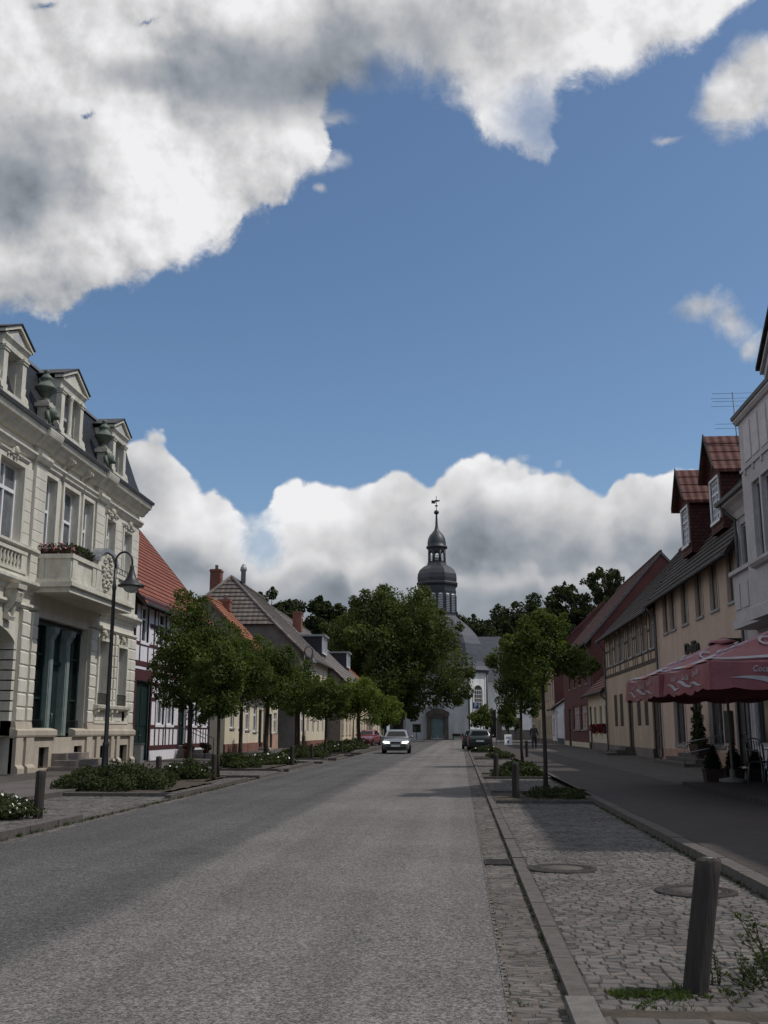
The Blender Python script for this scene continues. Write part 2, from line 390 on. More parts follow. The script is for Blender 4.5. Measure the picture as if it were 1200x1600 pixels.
mat('sand_joint', (.135, .108, .095), (.060, .054, .042), 3, 1., .6, 60, contrast=.12)
mat('rubber', (.015, .015, .016), None, 5, .8, .1, 40)
mat('chrome_rim', (.42, .43, .44), None, 5, .35, 0, 40, .5, .7)
mat('terracotta', (.16, .06, .035), (.10, .04, .025), 5, .9, .2, 30)
mat('planter_dark', (.05, .028, .022), (.03, .018, .015), 5, .8, .2, 30)
mat('black_plastic', (.012, .012, .013), None, 5, .5, .1, 30)
mat('flower_white', (.80, .80, .74), (.70, .70, .60), 5, .8, 0)
mat('flower_pink', (.50, .22, .24), (.36, .12, .15), 9, .8, 0)
mat('flower_red', (.20, .012, .018), (.11, .007, .012), 9, .8, 0)
mat('blue_sign', (.03, .09, .22), None, 5, .5, 0)
mat('umbrella_red', (.26, .068, .082), (.18, .046, .058), 3, .5, .15, 12, .5)
mat('print_white', (.44, .42, .44), (.34, .31, .34), 6, .8, 0)
mat('print_orange', (.40, .13, .07), (.33, .10, .055), 4, .8, 0)
mat('pole_grey', (.24, .22, .20), None, 5, .55, .05, 20)
mat('blue_cloth', (.035, .06, .16), None, 5, .8, .1, 20)
mat('lamp_glass', (.45, .46, .47), None, 5, .2, 0, 20, .6)
mat('jacket', (.060, .058, .066), (.045, .043, .05), 9, .9, .2, 40)
mat('trousers', (.050, .052, .062), None, 9, .9, .2, 40)
mat('skin', (.42, .25, .19), None, 9, .6, 0)
mat('hair_grey', (.40, .39, .37), None, 40, .7, .3, 90)
mat('shoe', (.02, .018, .016), None, 9, .6, 0)
glassmat('glass', (.030, .034, .040))
glassmat('glass_pale', (.16, .17, .18), .12)
glassmat('glass_dark', (.010, .012, .013), .10, .22)
mat('blind', (.30, .27, .235), (.20, .18, .155), 2, .5, .05, 20, .5)
mat('curtain', (.50, .50, .52), (.30, .30, .32), 4, .9, .1, 20, stretch=(5, 5, .5))
brickmat('setts_far', (.135, .120, .110), (.085, .075, .069), (.05, .045, .038), ('x', 'y'), .16, .13, .018, .5, .9, .8, .06)
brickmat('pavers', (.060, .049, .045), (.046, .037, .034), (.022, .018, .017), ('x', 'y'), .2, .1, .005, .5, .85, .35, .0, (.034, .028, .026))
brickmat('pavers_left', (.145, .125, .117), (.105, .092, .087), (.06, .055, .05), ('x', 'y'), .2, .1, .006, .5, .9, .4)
brickmat('brickwork', (.26, .09, .055), (.19, .065, .042), (.20, .18, .16), ('y', 'z'), .25, .075, .012, .5, .9, .5)
brickmat('chimney_brick', (.30, .095, .06), (.20, .065, .042), (.16, .13, .11), ('x', 'z'), .25, .08, .014, .5, .9, .5)
brickmat('slate_shingle', (.034, .036, .043), (.022, .023, .028), (.008, .008, .010), ('y', 'z'), .25, .16, .014, .5, .55, .6, .02)
brickmat('shingle_red', (.105, .035, .028), (.07, .024, .020), (.025, .012, .010), ('x', 'z'), .2, .14, .016, .5, .8, .6, .02)
tilemat('tile_red', (.27, .088, .055), (.205, .068, .045), (.10, .03, .02))
tilemat('tile_orange', (.33, .13, .07), (.24, .095, .052), (.13, .045, .025))
tilemat('tile_brown', (.17, .135, .115), (.12, .095, .082), (.04, .032, .028))
tilemat('tile_brown_end', (.175, .145, .125), (.125, .10, .088), (.035, .028, .025), 'x', .42, .33)
tilemat('tile_grey', (.22, .19, .175), (.13, .112, .105), (.05, .042, .04))
tilemat('tile_dark', (.060, .048, .042), (.042, .033, .029), (.015, .012, .011))
tilemat('tile_maroon', (.12, .050, .042), (.085, .036, .031), (.035, .014, .012))
tilemat('tile_maroon_side', (.13, .046, .036), (.095, .034, .028), (.04, .015, .012), 'x')
leafmat('leaf_linden', (.096, .122, .032), (.036, .055, .017), .9, .3)
leafmat('leaf_bright', (.135, .165, .036), (.058, .083, .020), .8, .35)
leafmat('leaf_chestnut', (.092, .112, .030), (.030, .044, .016), .25, .28)
leafmat('leaf_dark', (.046, .058, .024), (.020, .028, .013), .2, .25)
leafmat('leaf_shrub', (.048, .060, .024), (.020, .028, .013), 2.0, .25)
leafmat('leaf_conifer', (.020, .034, .016), (.010, .018, .009), 3.0)
leafmat('leaf_weed', (.060, .085, .026), (.032, .045, .017), 4.0)

# ------------------------------------------------------------------ mesh helpers
class MB:
    def __init__(s): s.v, s.f, s.sm = [], [], []
    def add(s, vs, fs, smooth=False):
        o = len(s.v); s.v.extend(tuple(v) for v in vs)
        s.f.extend(tuple(i + o for i in f) for f in fs); s.sm.extend([smooth] * len(fs))
    def quad(s, *p): s.add(p, [tuple(range(len(p)))])
    def hexa(s, p):
        s.add(p, [(0, 3, 2, 1), (4, 5, 6, 7), (0, 1, 5, 4), (1, 2, 6, 5), (2, 3, 7, 6), (3, 0, 4, 7)])
    def box(s, x0, x1, y0, y1, z0, z1):
        s.hexa([(x0, y0, z0), (x1, y0, z0), (x1, y1, z0), (x0, y1, z0), (x0, y0, z1), (x1, y0, z1), (x1, y1, z1), (x0, y1, z1)])
    def extrude(s, a, b, smooth=False):
        """two matching rings of points -> closed solid"""
        n = len(a)
        s.add(list(a) + list(b), [tuple(range(n - 1, -1, -1)), tuple(range(n, 2 * n))])
        o = len(s.v) - 2 * n
        s.f.extend((o + i, o + (i + 1) % n, o + n + (i + 1) % n, o + n + i) for i in range(n)); s.sm.extend([smooth] * n)
    def prism(s, pts, axis, a, b):
        mk = {'x': lambda p, q: (q, p[0], p[1]), 'y': lambda p, q: (p[0], q, p[1]), 'z': lambda p, q: (p[0], p[1], q)}[axis]
        s.extrude([mk(p, a) for p in pts], [mk(p, b) for p in pts])
    def rings(s, rings, cap=True, smooth=True):
        n = len(rings[0]); o = len(s.v)
        for r in rings: s.v.extend(tuple(p) for p in r)
        for k in range(len(rings) - 1):
            for i in range(n):
                s.f.append((o + k * n + i, o + k * n + (i + 1) % n, o + (k + 1) * n + (i + 1) % n, o + (k + 1) * n + i)); s.sm.append(smooth)
        if cap:
            s.f.append(tuple(o + i for i in range(n - 1, -1, -1))); s.sm.append(False)
            s.f.append(tuple(o + (len(rings) - 1) * n + i for i in range(n))); s.sm.append(False)
    def tube(s, path, r, n=8, smooth=True, cap=True):
        path = [Vector(p) for p in path]
        rs = r if isinstance(r, (list, tuple)) else [r] * len(path)
        out = []; up = None
        for i, p in enumerate(path):
            d = (path[min(i + 1, len(path) - 1)] - path[max(i - 1, 0)]).normalized()
            if up is None: up = Vector((0, 0, 1)) if abs(d.z) < .9 else Vector((1, 0, 0))
            a = d.cross(up).normalized(); b = a.cross(d).normalized(); up = b
            out.append([p + (a * math.cos(2 * math.pi * k / n) + b * math.sin(2 * math.pi * k / n)) * rs[i] for k in range(n)])
        s.rings(out, cap, smooth)
    def lathe(s, prof, c, n=16, phase=0.0, smooth=True, sx=1.0, sy=1.0):
        s.rings([[(c[0] + sx * r * math.cos(phase + 2 * math.pi * k / n), c[1] + sy * r * math.sin(phase + 2 * math.pi * k / n), c[2] + z) for k in range(n)] for r, z in prof], True, smooth)
    def weld(s):
        key, idx, vs = {}, [], []
        for v in s.v:
            k = tuple(round(c, 4) for c in v)
            if k not in key: key[k] = len(vs); vs.append(v)
            idx.append(key[k])
        s.v = vs; s.f = [tuple(idx[i] for i in f) for f in s.f]
    def build(s, name, m, parent=None, label=None):
        me = bpy.data.meshes.new(name)
        off = Vector((0, 0, 0)); q = parent
        while q is not None: off += q.location; q = q.parent
        me.from_pydata([Vector(v) - off for v in s.v], [], s.f)
        me.polygons.foreach_set('use_smooth', s.sm)
        me.materials.append(MATS[m] if isinstance(m, str) else m)
        me.update()
        o = bpy.data.objects.new(name, me); COL.objects.link(o)
        if parent is not None: o.parent = parent
        if label: o['label'] = label
        return o

def thing(name, label, cat, loc=(0, 0, 0), group=None):
    o = bpy.data.objects.new(name, None); COL.objects.link(o)
    o.location = loc; o.empty_display_size = .2
    o['label'] = label; o['category'] = cat; o['kind'] = 'thing'
    if group: o['group'] = group
    return o
def tag(o, label, cat, group=None):
    o['label'] = label; o['category'] = cat; o['kind'] = 'thing'
    if group: o['group'] = group
    return o
def struct(name, mb, m, label=None):
    o = mb.build(name, m); o['kind'] = 'structure'
    if label: o['label'] = label
    return o
def stuff(name, mb, m, label=None):
    o = mb.build(name, m); o['kind'] = 'stuff'
    if label: o['label'] = label
    return o
def dup(root, loc, rz=0.0, sc=1.0, label=None, group=None):
    r = root.copy(); COL.objects.link(r); r.location = loc; r.rotation_euler = (0, 0, rz)
    r.scale = (sc, sc, sc) if not isinstance(sc, tuple) else sc
    if label: r['label'] = label
    if group: r['group'] = group
    for ch in list(root.children):
        c = ch.copy(); COL.objects.link(c); c.parent = r
        for g in list(ch.children):
            d = g.copy(); COL.objects.link(d); d.parent = c
    return r

class Fac:
    """a facade: u runs along it, d comes out of it, z is up"""
    def __init__(s, origin, U, N): s.o, s.U, s.N = Vector(origin), Vector(U), Vector(N)
    def p(s, u, d, z): return s.o + s.U * u + s.N * d + Vector((0, 0, z))
    def box(s, mb, u0, u1, z0, z1, d0, d1):
        mb.hexa([s.p(u0, d0, z0), s.p(u1, d0, z0), s.p(u1, d1, z0), s.p(u0, d1, z0), s.p(u0, d0, z1), s.p(u1, d0, z1), s.p(u1, d1, z1), s.p(u0, d1, z1)])
    def prof(s, mb, pts, u0, u1):
        """profile of (d, z) extruded along u"""
        mb.extrude([s.p(u0, d, z) for d, z in pts], [s.p(u1, d, z) for d, z in pts])
    def shape(s, mb, pts, d0, d1):
        """outline of (u, z) extruded through d"""
        mb.extrude([s.p(u, d0, z) for u, z in pts], [s.p(u, d1, z) for u, z in pts])
    def wall(s, mb, u0, u1, z0, z1, holes=(), t=.3, d=0.0, td=None):
        us = sorted({u0, u1} | {h[0] for h in holes} | {h[1] for h in holes}); zs = sorted({z0, z1} | {h[2] for h in holes} | {h[3] for h in holes})
        us = [u for u in us if u0 <= u <= u1]; zs = [z for z in zs if z0 <= z <= z1]
        def solid(a, b, c, e):
            if a < u0 - 1e-6 or b > u1 + 1e-6 or c < z0 - 1e-6 or e > z1 + 1e-6: return None
            x, y = (a + b) / 2, (c + e) / 2
            return not any(h[0] < x < h[1] and h[2] < y < h[3] for h in holes)
        for i in range(len(us) - 1):
            for j in range(len(zs) - 1):
                a, b, c, e = us[i], us[i + 1], zs[j], zs[j + 1]
                if solid(a, b, c, e): mb.quad(s.p(a, d, c), s.p(b, d, c), s.p(b, d, e), s.p(a, d, e))
        for a, b, c, e in holes:
            a, b, c, e = max(a, u0), min(b, u1), max(c, z0), min(e, z1)
            if a >= b or c >= e: continue
            k = d - t
            mb.quad(s.p(a, d, c), s.p(a, k, c), s.p(a, k, e), s.p(a, d, e)); mb.quad(s.p(b, d, c), s.p(b, k, c), s.p(b, k, e), s.p(b, d, e))
            mb.quad(s.p(a, d, c), s.p(b, d, c), s.p(b, k, c), s.p(a, k, c)); mb.quad(s.p(a, d, e), s.p(b, d, e), s.p(b, k, e), s.p(a, k, e))
    def closed(s, mb, u0, u1, z0, z1, depth, d=0.0):
        """two ends and the back behind a wall sheet"""
        for u in (u0, u1): mb.quad(s.p(u, d, z0), s.p(u, d - depth, z0), s.p(u, d - depth, z1), s.p(u, d, z1))
        mb.quad(s.p(u0, d - depth, z0), s.p(u1, d - depth, z0), s.p(u1, d - depth, z1), s.p(u0, d - depth, z1))

def window(F, root, u0, u1, z0, z1, d=-.14, style='T', fm='white_paint', gm='glass', fw=.07, label=None, proud=.03, sill=None, curtain=False):
    """frame with its pane; the frame is a part of the house, the pane a sub-part"""
    m = MB()
    F.box(m, u0, u0 + fw, z0, z1, d - .03, d + proud); F.box(m, u1 - fw, u1, z0, z1, d - .03, d + proud)
    F.box(m, u0 + fw, u1 - fw, z0, z0 + fw, d - .03, d + proud); F.box(m, u0 + fw, u1 - fw, z1 - fw, z1, d - .03, d + proud)
    um, zt = (u0 + u1) / 2, z0 + (z1 - z0) * .66
    if style in ('T', 'X', 'G'):
        F.box(m, u0 + fw, u1 - fw, zt - fw * .6, zt + fw * .6, d - .02, d + proud + .02)
        F.box(m, um - fw * .5, um + fw * .5, z0 + fw, zt - fw * .6, d - .02, d + proud + .01)
        F.box(m, um - fw * .4, um + fw * .4, zt + fw * .6, z1 - fw, d - .02, d + proud)
    if style == 'I': F.box(m, um - fw * .5, um + fw * .5, z0 + fw, z1 - fw, d - .02, d + proud)
    if style == 'H': F.box(m, u0 + fw, u1 - fw, zt - fw * .5, zt + fw * .5, d - .02, d + proud)
    if style == 'G':
        for k in range(1, 6):
            z = z0 + (z1 - z0) * k / 6
            if abs(z - zt) > .1: F.box(m, u0 + fw, u1 - fw, z - .02, z + .02, d - .02, d + proud - .005)
        for k in (1, 3):
            u = u0 + (u1 - u0) * k / 4
            F.box(m, u - .02, u + .02, z0 + fw, z1 - fw, d - .02, d + proud - .008)
    w = m.build('window', fm, root, label)
    g = MB(); g.quad(F.p(u0, d - .012, z0), F.p(u1, d - .012, z0), F.p(u1, d - .012, z1), F.p(u0, d - .012, z1))
    g.build('pane', gm, w)
    if sill:
        q = MB(); F.box(q, u0 - .08, u1 + .08, z0 - .09, z0 - .004, d + .02, sill); q.build('sill', 'zinc', w)
    return w

def slope(mb, F, u0, u1, e, r, row=.34, h=.04, thick=.1):
    """tiled roof slope from eave e=(d,z) to ridge r=(d,z), as overlapping courses"""
    L = math.hypot(r[0] - e[0], r[1] - e[1]); n = max(2, int(L / row))
    tx, tz = (r[0] - e[0]) / L, (r[1] - e[1]) / L; nx, nz = -tz, tx
    if nz < 0: nx, nz = -nx, -nz
    pts = []
    for i in range(n):
        a, b = L * i / n, L * (i + 1) / n
        pts.append((e[0] + tx * a + nx * h, e[1] + tz * a + nz * h)); pts.append((e[0] + tx * b + nx * .004, e[1] + tz * b + nz * .004))
    pts += [(r[0] - nx * thick, r[1] - nz * thick), (e[0] - nx * thick, e[1] - nz * thick)]
    # faces strip by strip so that the long polygon needs no triangulating
    k = len(pts); A = [F.p(u0, *q) for q in pts]; B = [F.p(u1, *q) for q in pts]
    mb.add(A + B, [(i, (i + 1) % k, k + (i + 1) % k, k + i) for i in range(k)] + [tuple(range(k)), tuple(range(k, 2 * k))])

# ------------------------------------------------------------------ ground
def sheet(name, m, x0, x1, y0, y1, z, kind='structure'):
    b = MB(); b.quad((x0, y0, z), (x1, y0, z), (x1, y1, z), (x0, y1, z)); return struct(name, b, m)
sheet('ground', 'soil', -900, 900, -60, 2500, -.03)
RXL, RXR = -5.45, .22
b = MB(); b.quad((RXL, -8, 0), (RXR, -8, 0), (RXR, 168, 0), (RXL - 1.0, 168, 0)); b.quad((-30, 168, 0), (40, 168, 0), (40, 178, 0), (-30, 178, 0))
b.quad((RXR, 118, 0), (22, 118, 0), (22, 168, 0), (RXR, 168, 0)); b.quad((RXL - .7, 118, 0), (RXL - 1, 168, 0), (-24, 168, 0), (-24, 118, 0))
struct('road', b, 'asphalt')

def setts(x0, x1, y0, y1, sx=.15, sy=.125, z=0.0, joint=.014, axis='x', jit=.2, h=.010):
    """granite setts, each a slightly domed and tilted block, laid in rows"""
    m = MB(); rows = int((y1 - y0) / sy); r = random.Random(int(abs(x0) * 100 + abs(y0) * 7))
    for j in range(rows):
        ya, yb = y0 + j * sy, y0 + (j + 1) * sy
        x = x0 - r.random() * sx
        while x < x1 - .03:
            w = sx * (1 + jit * (r.random() * 2 - 1)); a, c = max(x, x0), min(x + w, x1); x += w
            if c - a < .05: continue
            g = joint * (.6 + .8 * r.random()); zz = z + r.uniform(-.0022, .0022); tx, ty = r.uniform(-.006, .006), r.uniform(-.0015, .0015); i_ = .006
            W_ = lambda x_: .018 * math.sin(x_ * 2.1 + j * .11) + .010 * math.sin(x_ * 5.3 + j * .23)
            A, B_, C, D = a + g / 2, c - g / 2, ya + g / 2 + r.uniform(0, .004), yb - g / 2 - r.uniform(0, .008)
            wa, sk = W_(A), W_(B_) - W_(A); C += wa; D += wa
            lo = [(A, C, z - h), (B_, C + sk, z - h), (B_, D + sk, z - h), (A, D, z - h)]
            hi = [(A + i_, C + i_, zz - tx - ty), (B_ - i_, C + i_ + sk, zz + tx - ty), (B_ - i_, D - i_ + sk, zz + tx + ty), (A + i_, D - i_, zz - tx + ty)]
            md = [(p[0], p[1], z - .004) for p in lo]
            m.add(lo + md + hi, [(8, 9, 10, 11)] + [(i, (i + 1) % 4, 4 + (i + 1) % 4, 4 + i) for i in range(4)] + [(4 + i, 4 + (i + 1) % 4, 8 + (i + 1) % 4, 8 + i) for i in range(4)])
    return m

def sett_mat():
    m = mat('setts', (.128, .118, .110), (.082, .075, .070), 1.3, .88, .35, 60, contrast=.2)
    t = m.node_tree; b = next(n for n in t.nodes if n.type == 'BSDF_PRINCIPLED')
    g = t.nodes.new('ShaderNodeNewGeometry')
    src = b.inputs['Base Color'].links[0].from_socket
    ri = V(t, g.outputs['Random Per Island'])
    col = vmath(t, 'SCALE', V(t, src), scale=ri * 0.5 + 0.75)
    col = mixc(t, ri.step(.85, 1.0) * .35, col, (.13, .09, .07, 1))
    t.links.new(col.o, b.inputs['Base Color'])
sett_mat()

ZB = .03      # parking bays lie slightly above the gutter
# right side
sheet('joint_bed', 'sand_joint', RXR + .002, .56, -2, 60, -.0035)
struct('gutter', setts(RXR + .01, .52, 2, 60, .13, .062, .0, .016), 'setts')
sheet('far_gutter', 'setts_far', RXR + .002, .52, 60, 118, .0)
b = MB(); y = 5.62
while y < 118:
    L = 1.0 + rnd.uniform(-.03, .03); dz = rnd.uniform(-.005, .005)
    b.box(.53, .64, y, y + L - .014, -.1, ZB + .012 + dz); y += L
struct('kerb', b, 'granite_dark')
sheet('bay_joint_bed', 'moss_joint', .64, 2.44, 5.4, 20.1, ZB - .0055)
struct('parking_bay', setts(.65, 2.43, 5.47, 20.07, .098, .090, ZB, .007), 'setts')
# inner kerb and pavement, the bed islands between the bays
ZP = .13
b = MB(); y = 3.0
while y < 20.2:
    L = 1.0 + rnd.uniform(-.05, .05); dz = rnd.uniform(-.008, .006); dx = rnd.uniform(-.008, .008)
    b.box(2.44 + dx, 2.60 + dx, y, y + L - .02, -.1, ZP + dz); y += L
struct('inner_kerb', b, 'granite_dark')
sheet('verge_strip', 'granite_dark', 2.60, 2.66, 3, 20.2, ZP - .008)
def lumpy(x0, x1, y0, y1, z, nx, ny, amp):
    m = MB(); r = random.Random(3)
    pts = [[(x0 + (x1 - x0) * i / nx, y0 + (y1 - y0) * j / ny, z + r.uniform(-amp, amp)) for i in range(nx + 1)] for j in range(ny + 1)]
    vs_ = [p for row in pts for p in row]
    m.add(vs_, [(j * (nx + 1) + i, j * (nx + 1) + i + 1, (j + 1) * (nx + 1) + i + 1, (j + 1) * (nx + 1) + i) for j in range(ny) for i in range(nx)], True)
    return m
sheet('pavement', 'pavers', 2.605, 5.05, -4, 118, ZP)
b = MB(); b.quad((2.53, 20.6, ZP - .004), (2.605, 20.6, ZP - .004), (2.605, 118, ZP - .004), (2.53, 118, ZP - .004)); struct('pavement_edge', b, 'granite_dark')
sheet('house_strip', 'setts_far', 5.05, 9.4, 25.2, 118, ZP + .004)
b = MB(); b.box(5.0, 9.3, 6, 24.6, -.05, ZP + .10)                 # cafe terrace, one low step
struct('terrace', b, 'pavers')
# near planting bed at the corner of the bay
sheet('planting_bed', 'soil', .66, 2.43, 3.6, 5.5, ZB - .004)
struct('bed_setts', setts(.62, 2.43, 3.4, 5.45, .2, .16, ZB + .004, .02), 'setts')
b = MB(); b.box(.50, .64, 2.5, 5.6, -.1, ZB + .03); struct('corner_kerb', b, 'granite_mid')
islands = [(20.2, 23.2), (30.3, 33.0), (50.5, 53.5), (66, 69), (82, 86)]
prev = 20.2
for a, c in islands:
    if a > prev: 
        if a < 55:
            sheet('bay_joint_bed', 'moss_joint', .64, 2.53, prev, a, ZB - .0055); struct('parking_bay', setts(.65, 2.43, prev + .12, a, .108, .09, ZB, .009), 'setts')
        else: sheet('parking_bay', 'setts_far', .64, 2.53, prev, a, ZB)
    k = MB(); k.box(.65, 2.53, a - .12, a, -.1, ZB + .06); k.box(.65, 2.53, c, c + .12, -.1, ZB + .06); k.box(2.43, 2.53, a, c, -.1, ZB + .06); struct('bed_kerb', k, 'granite_dark')
    struct('planting_bed', lumpy(.64, 2.43, a, c, ZB + .02, 10, 12, .02), 'soil')
    prev = c + .12
sheet('parking_bay', 'setts_far', .64, 2.53, prev, 118, ZB)

# left side: gutter, low kerb, bays with beds between, pavement to the houses
def lx(y): return RXL - max(0, (y - 25)) * .0165
b = MB(); s_ = setts(RXL - .32, RXL - .01, 4, 60, .14, .085, -.002, .013)
s_.v = [(x + lx(y) - RXL, y, z) for x, y, z in s_.v]; struct('gutter', s_, 'setts')
b.quad((RXL - .33, -4, -.007), (RXL, -4, -.007), (RXL, 25, -.007), (RXL - .33, 25, -.007)); b.quad((lx(25) - .33, 25, -.007), (lx(25), 25, -.007), (lx(118), 118, -.007), (lx(118) - .33, 118, -.007)); struct('joint_bed', b, 'moss_joint')
b = MB(); y = 3.0
while y < 118:
    L = 1.0 + rnd.uniform(-.03, .03); bay = 15.2 < y < 21 or 29 < y < 35 or 44 < y < 49 or 57 < y < 62
    top = (.035 if bay else .10) + rnd.uniform(-.006, .006); x = lx(y) - .33
    b.box(x - .13, x + rnd.uniform(-.006, .006), y, y + L - .018, -.1, top); y += L
struct('kerb', b, 'granite_dark')
def left_strip(name, y0, y1, x0, m, z, geo=False):
    if geo:
        s = setts(x0, RXL - .46, y0, y1, .125, .1, z, .012); s.v = [(x + (lx(y) - RXL), y, q) for x, y, q in s.v]; struct(name, s, m)
        s = MB(); s.quad((x0, y0, z - .006), (lx(y0) - .45, y0, z - .006), (lx(y1) - .45, y1, z - .006), (x0, y1, z - .006)); struct('bay_joint_bed', s, 'moss_joint')
    else:
        s = MB(); s.quad((x0, y0, z), (lx(y0) - .45, y0, z), (lx(y1) - .45, y1, z), (x0, y1, z)); struct(name, s, m)
left_strip('parking_bay', 2, 50, -8.2, 'setts', .03, True)
left_strip('parking_bay', 50, 118, -8.2, 'setts_far', .03)
for y0, y1, xa in ((21.75, 27.4, -6.35), (27.5, 30.4, -6.7), (35.7, 44.4, -6.75), (49.5, 57.5, -6.8), (62.1, 118, -7.15)):
    k = lumpy(-9.6, xa - (.6 if y0 > 60 else 0), y0, y1, .065, 8, max(8, int((y1 - y0) / .4)), .015); struct('planting_bed', k, 'soil')
b = MB()
for y0, y1 in ((21.6, 21.75), (30.4, 30.5), (35.6, 35.7), (44.4, 44.5), (49.4, 49.5), (57.5, 57.6), (62, 62.1)):
    x = -8.2
    while x < -6.5: b.box(x, x + .8, y0, y1, -.1, .10 + rnd.uniform(-.005, .005)); x += .812
y = 4.0
while y < 21.5: b.box(-8.32, -8.2, y, y + .95, -.1, .13 + rnd.uniform(-.005, .005)); y += .965
struct('inner_kerb', b, 'granite_dark')
sheet('pavement', 'pavers_left', -11.2, -8.32, -4, 118, .11)
sheet('house_strip', 'setts_far', -14.5, -11.2, -4, 118, .114)

# bitten rim of the asphalt, where the paving machine stopped
b = MB()
r = random.Random(11)
y = 3.0
while y < 40:
    w = r.uniform(.05, .14); q = r.uniform(.004, .028)
    b.quad((RXR - .01, y, .004), (RXR + q, y + w * .3, .004), (RXR + q * .8, y + w * .7, .004), (RXR - .01, y + w, .004)); y += w * r.uniform(.7, 1.3)
struct('road_edge', b, 'asphalt')

# manhole covers and the gully grate
def manhole(x, y, label):
    t = thing('manhole_cover', label, 'manhole cover', (x, y, ZB), 'manhole covers in the parking bay')
    m = MB(); m.lathe([(.34, -.02), (.34, .010), (.325, .014), (.275, .014), (.27, .006), (.265, -.02)], (x, y, ZB), 40); m.build('rim', 'cast_iron', t)
    m = MB(); m.lathe([(.265, -.02), (.265, .012), (.255, .014), (.215, .014), (.21, .008)], (x, y, ZB), 40); m.build('lid', 'cast_iron', t)
    m = MB(); m.lathe([(.205, -.01), (.205, .012), (.0001, .016)], (x, y, ZB), 32); m.build('concrete_fill', 'granite_dark', t)
    m = MB()
    for k in range(16):
        a = 2 * math.pi * k / 16; c, s = math.cos(a), math.sin(a)
        m.box(x + .235 * c - .013, x + .235 * c + .013, y + .235 * s - .013, y + .235 * s + .013, ZB + .010, ZB + .0165)
    m.build('stud_ring', 'cast_iron', t)
manhole(.97, 10.72, 'round manhole cover in the cobbled bay beside the road kerb')
manhole(1.95, 9.32, 'round manhole cover partly hidden behind the nearest wooden bollard')
t = thing('gully_grate', 'flat iron drain grate in the cobbled gutter beside the road', 'drain grate', (.37, 11.4, 0))
m = MB(); m.box(.235, .255, 11.2, 11.62, -.02, .014); m.box(.485, .505, 11.2, 11.62, -.02, .014); m.box(.255, .485, 11.2, 11.22, -.02, .014); m.box(.255, .485, 11.6, 11.62, -.02, .014); m.build('frame', 'cast_iron', t)
m = MB()
for k in range(9): m.box(.256, .484, 11.235 + k * .041, 11.26 + k * .041, -.02, .010)
m.build('bars', 'cast_iron', t)

